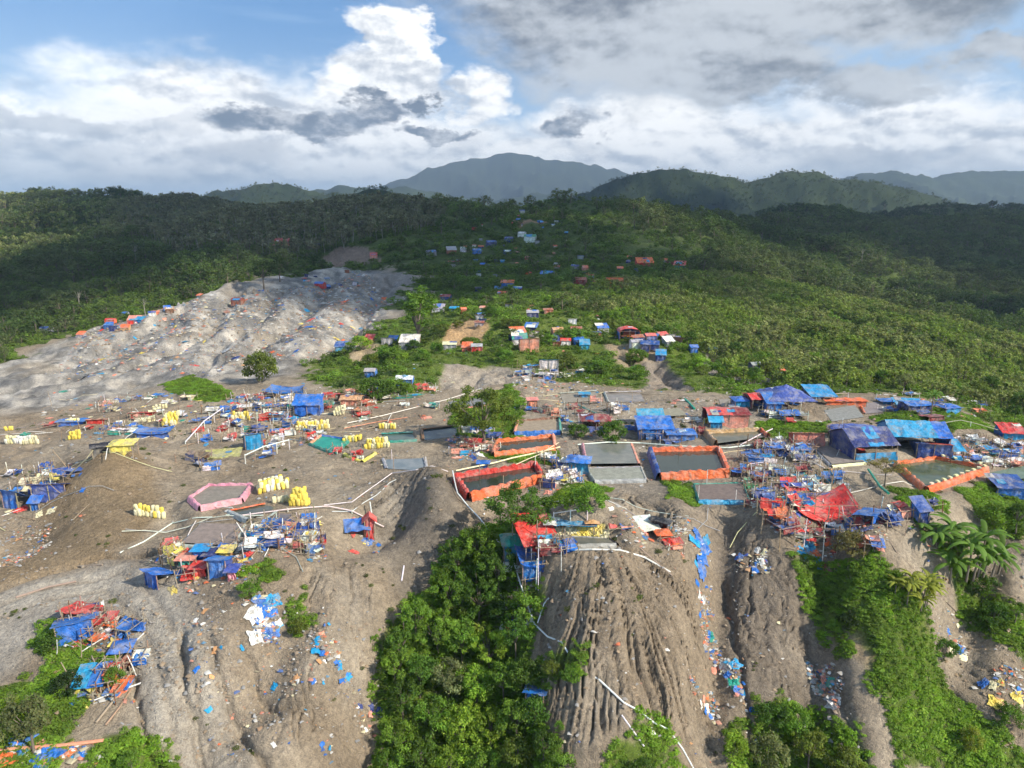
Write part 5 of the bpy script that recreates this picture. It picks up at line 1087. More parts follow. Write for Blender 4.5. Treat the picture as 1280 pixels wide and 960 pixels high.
hr = random.Random(44)
for i, (poly, n, ph) in enumerate([([(590, 290), (700, 285), (760, 330), (690, 372), (600, 372), (550, 330)], 34, 'scattered on the middle of the green ridge'), ([(600, 262), (700, 262), (720, 285), (590, 285)], 10, 'near the top of the green ridge'), ([(720, 320), (850, 330), (830, 345), (740, 360)], 12, 'on the right side of the green ridge'),
                     ([(610, 385), (760, 415), (750, 442), (560, 442)], 16, 'on the bright green hill'), ([(120, 412), (290, 372), (300, 392), (150, 428)], 7, 'along the forest edge of the pale pit'), ([(340, 345), (480, 340), (480, 352), (350, 362)], 9, 'along the top of the pale pit'), ([(770, 425), (850, 430), (860, 452), (800, 452)], 8, 'beside the small landslip'), ([(430, 425), (520, 430), (520, 445), (430, 445)], 5, 'behind the green bank')]):
    pl = plan(poly); rs = np.random.RandomState(800 + i); x = rs.uniform(pl[:, 0].min(), pl[:, 0].max(), 3000); y = rs.uniform(pl[:, 1].min(), pl[:, 1].max(), 3000); k_ = psd(x, y, pl, 1) > 0
    for k, (x, y) in enumerate(list(zip(x[k_].tolist(), y[k_].tolist()))[:n]):
        z = hz(x, y); d_ = Vector((x, y, z)) - EYE; dep = d_.dot(FWD); px = 640 + 894 * d_.x / dep; py = 480 - 894 * d_.dot(Vector((0, math.sin(PITCH), math.cos(PITCH)))) / dep
        rc = hr.choice(['blue', 'blue', 'grey', 'orange', 'red', 'navy', 'white', 'cyan', 'rust']); lb = 'small %s roofed tarp hut %s' % ({'navy': 'navy', 'cyan': 'light blue', 'rust': 'rusty'}.get(rc, rc), ph)
        wm = hr.uniform(1.6, 2.8); shelter(px, py, wm * 894 / dep, wm * .7, wm * .38, hr.choice(['gable', 'lean', 'leanf']), rc, {'f': hr.choice(['grey', 'white', 'navy', 'rust', rc])}, lb, 'hut', hr.uniform(-.5, .5), 'tarp_hut', 'each ' + lb, poles=False, oh=.15, rise=.45)

# ------------------------------------------------------------------ ramshackle stands
BL = ['blue', 'blue', 'dkblue', 'cyan', 'white']; MX = ['blue', 'dkblue', 'red', 'white', 'cyan', 'salmon']; RD = ['red', 'maroon', 'orange', 'dkblue', 'blue']
RK = [ # px py width depth height colours label panels
 (300, 505, 34, 3, 1.5, BL, 'spindly blue rack at the back left of the crowded racks', 5), (322, 515, 30, 2.5, 1.4, MX, 'mixed colour rack behind the cyan tarp panel', 7), (340, 530, 36, 3, 1.5, MX, 'crowded red and blue rack in the middle of the left works', 10), (322, 545, 34, 2.6, 1.5, ['dkblue', 'blue', 'navy', 'teal'], 'dark blue rack above the cyan tarp panel', 9),
 (352, 548, 30, 2.2, 1.3, ['red', 'blue', 'white'], 'rack with a red sheet behind the white rail', 8), (365, 515, 26, 2, 1.4, ['grey', 'teal', 'white', 'blue'], 'grey and teal rack left of the big blue tarp tank', 6), (378, 540, 30, 1.8, 1.0, BL, 'low blue rack below the long sack stack', 6), (330, 500, 30, 2.4, 1.2, ['dkblue', 'red', 'blue'], 'small dark rack at the back of the left works', 5),
 (270, 518, 36, 2.2, 1.5, BL, 'open blue rack left of the yellow sack stack', 5), (250, 532, 30, 2, .9, ['blue', 'pale', 'white'], 'low sheeted rack on the open dirt', 4), (395, 505, 20, 2, 1.2, ['orange', 'red', 'cyan'], 'orange and red rack beside the big blue tarp tank', 5), (405, 515, 14, 1.4, 1.0, ['red', 'maroon', 'black'], 'little red and black rack against the big blue tarp tank', 5),
 (328, 692, 44, 3.2, 1.3, BL, 'large tangled blue rack on the lower left terrace', 12), (366, 690, 36, 2.6, 1.1, ['blue', 'dkblue', 'white', 'red', 'yellow'], 'tangled blue rack right of the larger tangle', 9), (308, 680, 24, 2.4, 1.6, BL, 'tall blue hung rack at the left of the tangle', 7), (345, 668, 30, 2, 1.1, ['dkblue', 'blue', 'salmon'], 'dark blue rack behind the larger tangle', 6), (392, 690, 24, 1.8, .9, ['red', 'blue', 'navy', 'salmon'], 'low red and navy rack ending the tangle', 6),
 (592, 560, 38, 2.4, .8, ['salmon', 'white', 'maroon', 'red'], 'low salmon debris rack under the big feathery tree', 9), (612, 550, 26, 1.8, 1.0, ['dkblue', 'blue', 'purple'], 'dark blue rack under the big feathery tree', 6), (575, 570, 26, 1.8, .7, ['salmon', 'white', 'red', 'cyan'], 'pale debris rack left of the red walled pond', 6),
 (695, 607, 30, 2.4, 1.5, ['blue', 'white', 'dkblue', 'yellow'], 'blue and yellow rack beside the red walled pond', 8), (708, 592, 26, 2, 1.4, ['blue', 'cyan', 'white'], 'white topped blue rack behind the blue peaked tent', 6), (683, 612, 14, 1.3, 1.3, ['maroon', 'navy', 'salmon'], 'dark red frame against the red pond corner', 4),
 (815, 552, 26, 2.2, 1.5, ['blue', 'blue', 'dkblue'], 'bright blue rack on the washing stand terrace', 6), (838, 556, 26, 1.6, 1.1, ['blue', 'dkblue', 'blue'], 'lower bright blue rack on the washing stand terrace', 6), (862, 548, 24, 1.8, 1.0, ['dkblue', 'blue', 'black'], 'rack with dark gaps at the right of the washing stands', 5), (872, 545, 14, 1.4, 1.4, ['maroon', 'brown', 'red'], 'rusty frame left of the tan pond', 4),
 (948, 580, 40, 2.6, 1.4, BL, 'blue topped rack right of the large orange pond', 8), (975, 572, 36, 2.6, 1.6, ['blue', 'cyan', 'white', 'dkblue'], 'rack with a tall blue hopper above the crowded works', 10), (1000, 572, 30, 2.2, 1.3, ['blue', 'white', 'cyan'], 'blue and white rack under the salmon shelter', 7), (925, 598, 26, 2.4, 1.6, ['dkblue', 'maroon', 'brown', 'blue'], 'dark pole thicket beside the green netted pond', 7), (950, 604, 30, 2.2, 1.3, ['salmon', 'blue', 'navy'], 'rack with salmon rails in the crowded works', 8),
 (976, 598, 36, 2.4, 1.2, ['teal', 'cyan', 'grey', 'white'], 'teal topped rack in the middle of the crowded works', 8), (1005, 596, 32, 2.4, 1.3, ['cyan', 'teal', 'maroon', 'black'], 'teal and dark rack in the right of the crowded works', 8), (985, 618, 44, 2.6, 1.4, ['maroon', 'purple', 'white', 'red'], 'white framed rack with dark red sheets inside', 8), (955, 622, 28, 2.2, 1.2, BL, 'blue rack on the left edge of the crowded works', 7), (1022, 618, 34, 2.4, 1.5, ['blue', 'cyan', 'white', 'dkblue'], 'blue box rack at the right of the white framed one', 9),
 (1040, 608, 22, 2, 1.7, ['blue', 'white', 'grey'], 'tall white poled rack above the scarlet awning', 6), (962, 640, 30, 2.4, 1.5, ['blue', 'navy', 'dkblue', 'red'], 'blue walled rack left of the scarlet awning', 8), (940, 612, 16, 1.6, 1.2, ['teal', 'green', 'blue'], 'green netted rack at the pond corner', 4), (1000, 640, 40, 2.0, 1.3, ['blue', 'dkblue', 'cyan'], 'long blue rack behind the scarlet awning', 8), (1012, 585, 26, 2.0, 1.5, ['navy', 'maroon', 'grey', 'black'], 'dark junk rack below the salmon shelter', 6),
 (968, 662, 32, 2.2, 1.1, ['red', 'orange', 'salmon'], 'red draped rack at the top of the dark slope', 8), (990, 682, 36, 2.4, 1.3, ['red', 'maroon', 'dkblue'], 'scarlet and navy rack under the awning edge', 9), (1010, 690, 36, 2.2, 1.4, ['maroon', 'red', 'grey', 'black'], 'dark red stilted rack on the slope edge', 8), (1050, 672, 40, 2.2, 1.3, ['blue', 'purple', 'cyan', 'white'], 'blue and purple rack below the scarlet awning', 9), (1075, 660, 26, 2.0, 1.2, ['pale', 'blue', 'red'], 'pale topped rack right of the scarlet awning', 5), (1130, 650, 26, 2.0, 1.2, ['salmon', 'white', 'red', 'dkblue'], 'pink and white rack beside the tall dark blue screen', 7), (1120, 668, 26, 2.0, 1.3, ['navy', 'dkblue', 'maroon'], 'dark rack sunk in shade left of the banana clump', 6),
 (1090, 700, 20, 1.6, 1.2, ['blue', 'white', 'salmon'], 'blue and white rack in the brush above the green slope', 5), (1190, 570, 26, 2, 1.5, ['dkblue', 'blue', 'white'], 'dark blue rack at the left of the right hand works', 6), (1212, 560, 30, 2, 1.7, ['white', 'grey', 'cyan'], 'white rubble rack behind the right hand works', 7), (1215, 572, 30, 2, 1.4, ['salmon', 'blue', 'black'], 'salmon and blue rack in the right hand works', 7), (1238, 572, 30, 2, 1.4, ['salmon', 'cyan', 'dkblue', 'black'], 'second salmon sheeted rack further right in the works', 7), (1262, 578, 30, 2, 1.4, BL, 'blue rack near the right edge above the murky pond', 6), (1225, 583, 30, 1.6, 1.2, ['blue', 'white', 'blue'], 'low white barred rack above the murky pond', 6), (1275, 568, 26, 2, 1.3, BL, 'blue rack touching the right edge of the works', 5),
 (985, 526, 50, 2.6, 1.5, ['white', 'blue', 'navy', 'grey', 'cyan'], 'white and blue cluttered rack below the peaked navy tent', 10), (1044, 546, 18, 2, 1.6, ['purple', 'blue', 'white'], 'purple hung frame left of the long purple shelter', 5),
 (655, 471, 26, 2.4, 1.3, ['dkblue', 'grey', 'white', 'blue'], 'cluttered rack at the left of the sand flat top', 7), (680, 473, 30, 2.4, 1.2, ['blue', 'grey', 'white', 'navy'], 'cluttered rack under the patched cyan roof', 7), (705, 473, 24, 2.2, 1.1, ['blue', 'white', 'grey'], 'cluttered rack at the right of the sand flat top', 6), (676, 517, 22, 1.8, 1.2, ['maroon', 'black', 'grey'], 'dark frame beside the salmon pink booth', 5),
 (95, 800, 40, 3, 1.3, ['blue', 'red', 'dkblue'], 'collapsed pole frame over blue sheets at the lower left', 8), (98, 782, 34, 2, 1.1, ['red', 'maroon', 'navy'], 'collapsed pole frame with red sheets at the lower left', 7), (138, 845, 16, 2.2, .6, ['orange', 'rust'], 'orange ladder like frame beside the small blue tent', 3), (130, 880, 28, 2.4, .9, ['red', 'blue', 'orange'], 'fallen pole frame on the grey ledge', 5), (12, 625, 26, 2, 1.1, BL, 'blue sheeted frame cut by the left edge', 6), (38, 622, 26, 2, 1.0, ['dkblue', 'pale', 'blue'], 'dark blue frame right of the blue frame at the left edge', 6), (80, 606, 46, 2.4, 1.2, ['dkblue', 'yellow', 'red', 'blue'], 'trestle with dark blue sheets on the left slope', 8),
 (140, 505, 30, 2, 1.0, ['blue', 'pale', 'white'], 'pale cluttered rack at the foot of the pit on the left', 5), (165, 502, 30, 2, 1.0, ['blue', 'dkblue', 'grey'], 'blue cluttered rack at the foot of the pit', 6), (188, 500, 22, 2, .9, ['blue', 'teal', 'white'], 'teal cluttered rack at the foot of the pit', 5), (150, 545, 46, 2, .9, ['grey', 'white', 'teal'], 'grey pipe strewn rack behind the brown mound', 6), (235, 582, 34, 2.2, 1.4, ['brown', 'black', 'navy', 'grey'], 'dark heap of poles and scrap beside the olive net', 7), (262, 590, 20, 1.6, 1.0, BL, 'small blue frame below the olive net', 5),
 (60, 535, 24, 1.6, 1.1, ['red', 'maroon', 'salmon'], 'red hung frame behind the pale sack row', 5), (440, 520, 24, 2, 1.1, ['rust', 'tan', 'maroon'], 'brown frame below the tan roofed shelter', 4), (455, 508, 20, 1.8, 1.0, ['salmon', 'red'], 'small salmon frame under the green bank', 4), (508, 498, 40, 2, .6, ['teal', 'cyan', 'green'], 'low teal trough frame on the road above the pools', 5), (640, 745, 34, 2.2, 1.0, ['blue', 'red', 'purple', 'white'], 'toppled blue and red frame in the gully by the long pipe', 8), (690, 712, 34, 2.6, 1.6, ['blue', 'white', 'cyan', 'maroon'], 'blue and white frame at the head of the rilled slope', 9), (712, 700, 22, 1.8, 1.3, ['blue', 'dkblue'], 'narrow blue frame below the concrete rimmed pond', 5),
 (775, 672, 30, 1.6, .6, ['salmon', 'blue', 'red'], 'low scatter frame of salmon and blue bits by the bags', 5), (845, 690, 22, 1.6, .7, ['orange', 'salmon', 'red'], 'small orange frame at the end of the white hose', 4), (868, 500 + 30, 26, 1.6, .9, ['white', 'grey'], 'pale pole rack at the back of the sand ponds', 4), (1172, 640, 16, 1.4, 1.0, ['dkblue', 'navy'], 'little navy frame behind the banana clump', 3),
]
for i, a in enumerate(RK): rack(a[0], a[1], a[2], a[3], a[4], a[5], a[6], a[7], random.uniform(-.35, .35), i)

EXTRA = [ # outline, how many, sheet colours, phrase
 ([(285, 495), (400, 500), (410, 545), (320, 565), (280, 540)], 20, ['blue', 'blue', 'dkblue', 'red', 'white'], 'among the crowded racks on the left'),
 ([(295, 660), (400, 655), (405, 700), (300, 705)], 7, ['blue', 'blue', 'dkblue', 'white'], 'in the tangle on the lower left terrace'),
 ([(925, 560), (1050, 560), (1060, 635), (935, 640)], 20, ['blue', 'cyan', 'dkblue', 'white', 'maroon'], 'in the crowded works right of the big pond'),
 ([(950, 645), (1105, 640), (1095, 695), (985, 698)], 9, ['red', 'maroon', 'blue', 'purple'], 'along the crowded slope edge'),
 ([(1175, 550), (1285, 560), (1285, 588), (1190, 585)], 12, ['blue', 'cyan', 'salmon', 'white'], 'in the right hand works'),
 ([(640, 460), (745, 468), (750, 485), (640, 482)], 7, ['blue', 'white', 'cyan', 'grey'], 'along the top of the sand flat'),
 ([(110, 500), (290, 500), (290, 560), (80, 560)], 12, ['blue', 'red', 'pale', 'salmon'], 'on the dirt below the pale pit'),
 ([(0, 590), (110, 590), (105, 640), (0, 640)], 6, ['blue', 'dkblue', 'pale'], 'on the far left slope'),
 ([(1090, 495), (1235, 505), (1240, 530), (1110, 528)], 9, ['blue', 'cyan', 'orange', 'dkblue'], 'in the brush below the plantation'),
 ([(785, 535), (885, 532), (885, 560), (790, 560)], 7, ['blue', 'blue', 'dkblue'], 'on the washing stand terrace'),
 ([(400, 490), (470, 488), (480, 520), (420, 530)], 6, ['red', 'salmon', 'rust'], 'under the green bank'),
 ([(570, 540), (622, 535), (625, 575), (575, 580)], 6, ['salmon', 'blue', 'white'], 'in the scrap under the feathery tree'),
 ([(180, 695), (310, 690), (310, 735), (215, 740)], 5, ['red', 'yellow', 'blue'], 'around the row of coloured tanks'),
]
EXTRA += [
 ([(380, 492), (540, 488), (545, 520), (430, 535)], 10, ['red', 'teal', 'salmon', 'white'], 'along the road under the green bank'),
 ([(120, 515), (290, 510), (300, 560), (120, 560)], 16, ['blue', 'dkblue', 'red', 'pale'], 'on the open dirt left of the racks'),
 ([(300, 540), (470, 545), (480, 580), (330, 580)], 10, ['blue', 'white', 'red'], 'around the teal basin'),
 ([(640, 505), (780, 505), (790, 550), (700, 550)], 12, ['blue', 'white', 'maroon', 'salmon'], 'around the half hidden dark hut'),
 ([(680, 570), (735, 575), (740, 612), (685, 618)], 8, ['blue', 'white', 'dkblue'], 'around the blue peaked tent'),
 ([(60, 765), (165, 775), (170, 870), (80, 880)], 8, ['blue', 'red', 'orange'], 'around the collapsed lower left shelter'),
 ([(640, 690), (715, 690), (705, 760), (640, 770)], 7, ['blue', 'dkblue', 'red'], 'below the red lean-to'),
 ([(905, 500), (1010, 505), (1010, 530), (905, 530)], 7, ['blue', 'red', 'white'], 'on the far terrace'),
]
def area_pts0(poly, n, seed):
    pl = plan(poly); rs = np.random.RandomState(seed); x = rs.uniform(pl[:, 0].min(), pl[:, 0].max(), 4000); y = rs.uniform(pl[:, 1].min(), pl[:, 1].max(), 4000); k = psd(x, y, pl, 1) > 0
    return list(zip(x[k].tolist(), y[k].tolist()))[:n]
def to_px(x, y, z):
    d = Vector((x, y, z)) - EYE; dep = d.dot(FWD); return 640 + 894 * d.x / dep, 480 - 894 * d.dot(Vector((0, math.sin(PITCH), math.cos(PITCH)))) / dep
for i, (poly, n, pal, ph) in enumerate(EXTRA):
    for k, (x, y) in enumerate(area_pts0(poly, n, 1300 + i)):
        px, py = to_px(x, y, hz(x, y)); cc = pal[k % len(pal)]; word = {'dkblue': 'deep blue', 'pale': 'pale yellow', 'cyan': 'light blue'}.get(cc, cc); lb = 'small pole rack with %s sheets %s' % (word, ph)
        rack(px, py, random.uniform(12, 22), random.uniform(1.2, 2.0), random.uniform(.7, 1.4), [cc, cc, cc, 'white'], lb, 4, random.uniform(-.6, .6), 700 + i * 40 + k, group='each ' + lb, den=.7)
# ------------------------------------------------------------------ sacks of ore, every sack its own
def sack_mesh(seed):
    bm = bmesh.new(); bmesh.ops.create_cube(bm, size=1.0); bmesh.ops.subdivide_edges(bm, edges=bm.edges[:], cuts=3, use_grid_fill=True)
    rs = np.random.RandomState(seed)
    for v in bm.verts:
        x, y, z = v.co; k = 1 - .22 * (2 * abs(z)) ** 4; r = math.hypot(x, y) + 1e-6; sq = (.5 / max(abs(x), abs(y), .25)) * .0 + 1
        x *= k * (1 - .25 * (abs(y) * 2) ** 2); y *= k * (1 - .25 * (abs(x) * 2) ** 2)
        v.co = (x * .52 + rs.normal(0, .008), y * .42 + rs.normal(0, .008), (z + .5) * .92 - .03)
    me = bpy.data.meshes.new('ore_sack'); bm.to_mesh(me); bm.free(); me.polygons.foreach_set('use_smooth', [True] * len(me.polygons))
    # the tied neck
    a = MB(); a.v = [tuple(v.co) for v in me.vertices]; a.f = [tuple(p.vertices) for p in me.polygons]; a.bar((0, 0, .86), (.02, 0, .94), .07, .045, 6)
    bpy.data.meshes.remove(me); return a.mesh('ore_sack', M['sack'], True)
SK = [sack_mesh(i) for i in range(4)]
SACKS = [ # px py cols rows layers dx dy dir colours label
 (28, 556, 12, 1, 2, .0, ['pale', 'pale', 'white'], 'pale sack in the long row at the far left'), (88, 530, 7, 2, 1, .05, ['yellow', 'pale'], 'yellow sack on the blue sheet bed at the left'), (93, 549, 4, 1, 2, .1, ['yellow'], 'yellow sack in the small pile below the blue sheet bed'), (212, 532, 5, 2, 3, .2, ['yellow', 'yellow', 'pale'], 'yellow sack in the tall heap left of the racks'), (200, 511, 6, 1, 1, 0, ['pale'], 'pale sack in the faint row behind the tall yellow heap'),
 (301, 525, 7, 1, 2, 0, ['yellow', 'pale'], 'yellow sack in the stack beside the white sheet table'), (391, 537, 12, 2, 2, .15, ['yellow', 'pale', 'pale'], 'yellow topped sack in the long stack before the blue tank'), (424, 519, 4, 2, 2, 0, ['pale'], 'pale sack in the square stack near the scarlet roof'), (440, 552, 6, 2, 1, -.1, ['yellow', 'pale'], 'sack in the left stack behind the teal basin'), (471, 560, 8, 2, 2, -.1, ['pale', 'yellow'], 'striped pale sack in the right stack behind the teal basin'),
 (484, 536, 6, 2, 1, -.1, ['pale', 'yellow'], 'pale sack in the loose heap by the road'), (342, 613, 8, 4, 2, .35, ['pale', 'pale', 'white', 'yellow'], 'pale sack in the biggest heap beside the pink ringed pond'), (373, 632, 5, 3, 3, .0, ['yellow'], 'bright yellow sack in the round heap right of the biggest heap'), (351, 628, 4, 1, 1, .3, ['pale'], 'pale sack in the low row between the two big heaps'), (187, 646, 8, 1, 2, 0, ['pale', 'pale', 'yellow'], 'pale sack in the lone stack on the dirt track'), (12, 538, 3, 1, 1, 0, ['yellow'], 'yellow sack beside the left edge'),
 (886, 529, 4, 1, 1, 0, ['yellow'], 'yellow sack piled left of the patchwork hut'),
]
ns = 0; extra_v = []; extra_f = []; eo = 0
for px, py, nc, nr, nl, rz, cc, lb in SACKS:
    p = at(px, py); c, s_ = math.cos(rz), math.sin(rz)
    for l in range(nl):
        for r_ in range(nr):
            for k in range(nc - (l if nr > 2 else 0) - (l if nc > 6 else 0)):
                lx = (k - (nc - 1) / 2 + l * .5) * .39 + random.uniform(-.05, .05); ly = r_ * .33 + l * .10 + random.uniform(-.06, .06)
                x = p.x + lx * c - ly * s_; y = p.y + lx * s_ + ly * c; z = hz(x, y) + l * .52
                o_ = bpy.data.objects.new('ore_sack', SK[random.randrange(4)]); o_.location = (x, y, z); o_.rotation_euler = (random.gauss(0, .09), random.gauss(0, .09), rz + random.uniform(-.3, .3)); k9 = random.uniform(.74, .92); o_.scale = (k9, k9, random.uniform(.68, .92))
                q = random.choice(cc); kk = random.uniform(.88, 1.08); o_.color = (TC[q][0] * kk, TC[q][1] * kk, TC[q][2] * kk * random.uniform(.85, 1.1), 1)
                link(o_); tag(o_, lb, 'sack', 'sacks: ' + lb.split(' sack in ')[-1] if ' sack in ' in lb else 'sacks: ' + lb); ns += 1
print('sacks', ns)
for i, (px, py, cc) in enumerate([(727, 664, 'yellow'), (736, 661, 'yellow'), (744, 662, 'yellow'), (718, 664, 'pale'), (709, 665, 'pale'), (752, 662, 'yellow'), (722, 667, 'yellow'), (700, 665, 'pale'), (733, 667, 'yellow'), (746, 667, 'yellow'), (729, 659, 'yellow'), (755, 667, 'pale')]):
    p = at(px, py); tarp(p.x, p.y, 1.0, .8, cc, 'crumpled yellow bag in the row above the concrete rimmed pond', random.uniform(0, 6), 1.2, 'yellow bags above the concrete rimmed pond', name='crumpled_bag', cat='bag')

# ------------------------------------------------------------------ loose tarps and sticks by area
def area_pts(poly, n, seed):
    pl = plan(poly); rs = np.random.RandomState(seed); out = []
    for _ in range(12):
        x = rs.uniform(pl[:, 0].min(), pl[:, 0].max(), 600); y = rs.uniform(pl[:, 1].min(), pl[:, 1].max(), 600); k = psd(x, y, pl, 1) > 0
        out += list(zip(x[k].tolist(), y[k].tolist()))
        if len(out) >= n: break
    if len(out) < n: print('AREA THIN', poly[0], len(out), pl.tolist())
    return out[:n]
AREAS = [
 ([(290, 495), (400, 500), (410, 545), (320, 565), (280, 540)], 20, ['blue', 'dkblue', 'red', 'white', 'cyan'], (.7, 1.7), 'among the crowded racks on the left'),
 ([(290, 660), (400, 655), (405, 700), (300, 705)], 16, ['blue', 'dkblue', 'white', 'yellow'], (.6, 1.5), 'in the tangle on the lower left terrace'),
 ([(560, 545), (625, 535), (632, 575), (570, 580)], 14, ['salmon', 'white', 'dkblue', 'maroon'], (.6, 1.3), 'in the scrap under the big feathery tree'),
 ([(680, 580), (730, 580), (735, 615), (685, 620)], 10, ['blue', 'white', 'yellow', 'salmon'], (.5, 1.2), 'around the blue peaked tent'),
 ([(925, 560), (1050, 560), (1060, 630), (930, 640)], 38, ['blue', 'cyan', 'dkblue', 'salmon', 'white', 'teal'], (.6, 1.6), 'in the crowded works right of the big pond'),
 ([(950, 645), (1110, 640), (1100, 700), (985, 700)], 28, ['red', 'maroon', 'blue', 'cyan', 'purple', 'orange'], (.6, 1.7), 'spilling from the crowded slope edge'),
 ([(1175, 550), (1285, 560), (1285, 585), (1190, 585)], 14, ['blue', 'cyan', 'salmon', 'white'], (.5, 1.2), 'in the right hand works'),
 ([(865, 668), (888, 665), (892, 735), (870, 735)], 15, ['blue', 'blue', 'cyan'], (.8, 1.6), 'in the blue spill below the flat'),
 ([(912, 675), (955, 690), (965, 725), (935, 715)], 10, ['blue', 'white', 'purple', 'pale'], (.4, 1.0), 'on the dark slope top'),
 ([(870, 735), (885, 735), (900, 800), (925, 830), (945, 900), (935, 905), (905, 830), (880, 790)], 30, ['cyan', 'white', 'blue', 'teal', 'grey', 'salmon'], (.4, .9), 'in the trash filled gully'),
 ([(1010, 800), (1045, 830), (1060, 880), (1040, 880), (1015, 830)], 16, ['grey', 'teal', 'salmon', 'white'], (.5, 1.2), 'in the trash chute beside the green slope'),
 ([(310, 752), (345, 748), (350, 790), (318, 795)], 14, ['white', 'blue', 'cyan', 'white'], (.6, 1.4), 'in the white and blue heap below the terrace'),
 ([(180, 700), (310, 690), (330, 740), (220, 745)], 14, ['red', 'yellow', 'blue', 'salmon', 'white'], (.5, 1.2), 'around the row of coloured tanks'),
 ([(60, 770), (165, 775), (175, 880), (80, 880)], 18, ['blue', 'red', 'orange', 'yellow', 'cyan'], (.5, 1.4), 'around the collapsed shelter at the lower left'),
 ([(0, 930), (120, 925), (130, 950), (0, 958)], 12, ['salmon', 'orange', 'blue', 'cyan', 'white'], (.6, 1.5), 'along the bottom left ledge'),
 ([(0, 590), (110, 585), (105, 650), (0, 650)], 10, ['blue', 'dkblue', 'pale', 'red'], (.5, 1.3), 'on the far left slope'),
 ([(60, 500), (290, 490), (290, 560), (20, 560)], 34, ['blue', 'red', 'salmon', 'cyan', 'pale', 'teal', 'yellow'], (.5, 1.5), 'on the dirt below the pale pit'),
 ([(380, 490), (540, 485), (560, 530), (430, 540)], 16, ['red', 'salmon', 'teal', 'white', 'tan'], (.5, 1.4), 'along the road under the green bank'),
 ([(640, 460), (740, 470), (760, 530), (640, 520)], 20, ['blue', 'white', 'cyan', 'yellow', 'salmon'], (.5, 1.1), 'on the open sand flat'),
 ([(760, 500), (900, 498), (920, 530), (760, 530)], 12, ['white', 'teal', 'salmon', 'grey'], (.5, 1.2), 'around the sand ponds'),
 ([(1100, 500), (1230, 505), (1240, 540), (1110, 535)], 14, ['blue', 'orange', 'maroon', 'cyan', 'salmon'], (.6, 1.4), 'in the brush below the plantation'),
 ([(760, 650), (860, 650), (860, 710), (780, 700)], 12, ['orange', 'blue', 'salmon', 'white'], (.4, 1.0), 'around the white drying panels'),
 ([(430, 630), (490, 630), (490, 680), (440, 690)], 6, ['yellow', 'red', 'blue'], (.5, 1.2), 'around the small upright red tent'),
 ([(630, 700), (665, 690), (665, 770), (625, 770)], 12, ['blue', 'red', 'purple', 'white'], (.6, 1.4), 'down the gully below the red lean-to'),
 ([(860, 850), (895, 845), (900, 880), (870, 880)], 8, ['salmon', 'orange', 'blue', 'white'], (.4, .9), 'in the small spill low on the bare slope'),
 ([(1170, 755), (1200, 760), (1215, 800), (1195, 800)], 5, ['blue', 'white', 'pale'], (.5, 1.2), 'on the bare slope right of the green one'),
 ([(1225, 830), (1285, 840), (1285, 880), (1240, 880)], 9, ['pale', 'blue', 'tan', 'yellow'], (.6, 1.2), 'in the shaded gully at the lower right'),
 ([(380, 800), (400, 790), (480, 890), (478, 930), (440, 890)], 16, ['blue', 'navy', 'salmon', 'white', 'cyan'], (.35, .9), 'along the crack in the lower bank'),
 ([(230, 770), (420, 770), (420, 950), (260, 950)], 22, ['white', 'blue', 'tan', 'cyan'], (.3, .7), 'strewn over the lower left bank'),
 ([(100, 420), (330, 370), (460, 345), (490, 380), (400, 450), (250, 475), (60, 480)], 95, ['salmon', 'cyan', 'white', 'red', 'grey', 'yellow', 'blue', 'navy', 'orange'], (1.2, 3.2), 'on the crushed rock of the pale pit'),
 ([(600, 270), (720, 265), (780, 330), (700, 400), (600, 395), (560, 330)], 34, ['grey', 'blue', 'salmon', 'white', 'rust', 'navy'], (1.2, 2.8), 'among the huts up the green ridge'),
 ([(560, 400), (850, 415), (880, 450), (560, 450)], 16, ['salmon', 'white', 'red', 'teal', 'grey'], (.8, 1.8), 'on the bright green hill'),
]
CRN = []
for me in CR:
    v = np.zeros(len(me.vertices) * 3, np.float32); me.vertices.foreach_get('co', v); f = np.zeros(len(me.loops), np.int32); me.loops.foreach_get('vertex_index', f); CRN.append((v.reshape(-1, 3), f.reshape(-1, 4)))
MASSED = {24, 25, 27, 28, 29, 30, 31}
LOOSE = []                                     # the smallest scraps go into one mass
KEEP = 280 / sum(n for i, (_, n, _, _, _) in enumerate(AREAS) if i not in MASSED)
for i, (poly, n, pal, (s0, s1), ph) in enumerate(AREAS):
    rr_ = random.Random(i * 17); spots = area_pts(poly, n, 500 + i); nk = 0 if i in MASSED else max(1, int(n * KEEP))
    szs = sorted([(rr_.uniform(s0, s1), rr_.choice(pal)) for _ in spots], reverse=True)
    for k, ((x, y), (s_, cc)) in enumerate(zip(spots, szs)):
        word = {'dkblue': 'deep blue', 'pale': 'pale yellow', 'cyan': 'light blue', 'tan': 'tan'}.get(cc, cc); asp = rr_.uniform(.5, 1.0)
        if k < nk: tarp(x, y, s_, s_ * asp, cc, 'small crumpled %s tarp %s' % (word, ph), rr_.uniform(0, 6.28), rr_.uniform(.7, 1.4), '%s tarps %s' % (word, ph))
        else: LOOSE.append((x, y, s_ * .8, asp, cc, rr_.uniform(0, 6.28)))
V = []; F = []; C_ = []; k = 0
for x, y, s_, asp, cc, a in LOOSE:
    v, f = random.choice(CRN); n_ = normal(Vector((x, y, 0))); q = np.array((n_.to_track_quat('Z', 'Y').to_matrix() @ Matrix.Rotation(a, 3, 'Z'))); w_ = (v * [s_, s_ * asp, s_ * .8 + .2]) @ q.T + [x, y, hz(x, y) + .03]
    V.append(w_); F.append(f + k); k += len(v); C_.append(np.tile(np.array(TC[cc]) * random.uniform(.8, 1.1), (len(v), 1)))
m, t, b, o = mat('loose_scraps', .5, .4); t.l.new(t.node('ShaderNodeAttribute', attribute_name='tone').outputs['Color'], b.inputs['Base Color'])
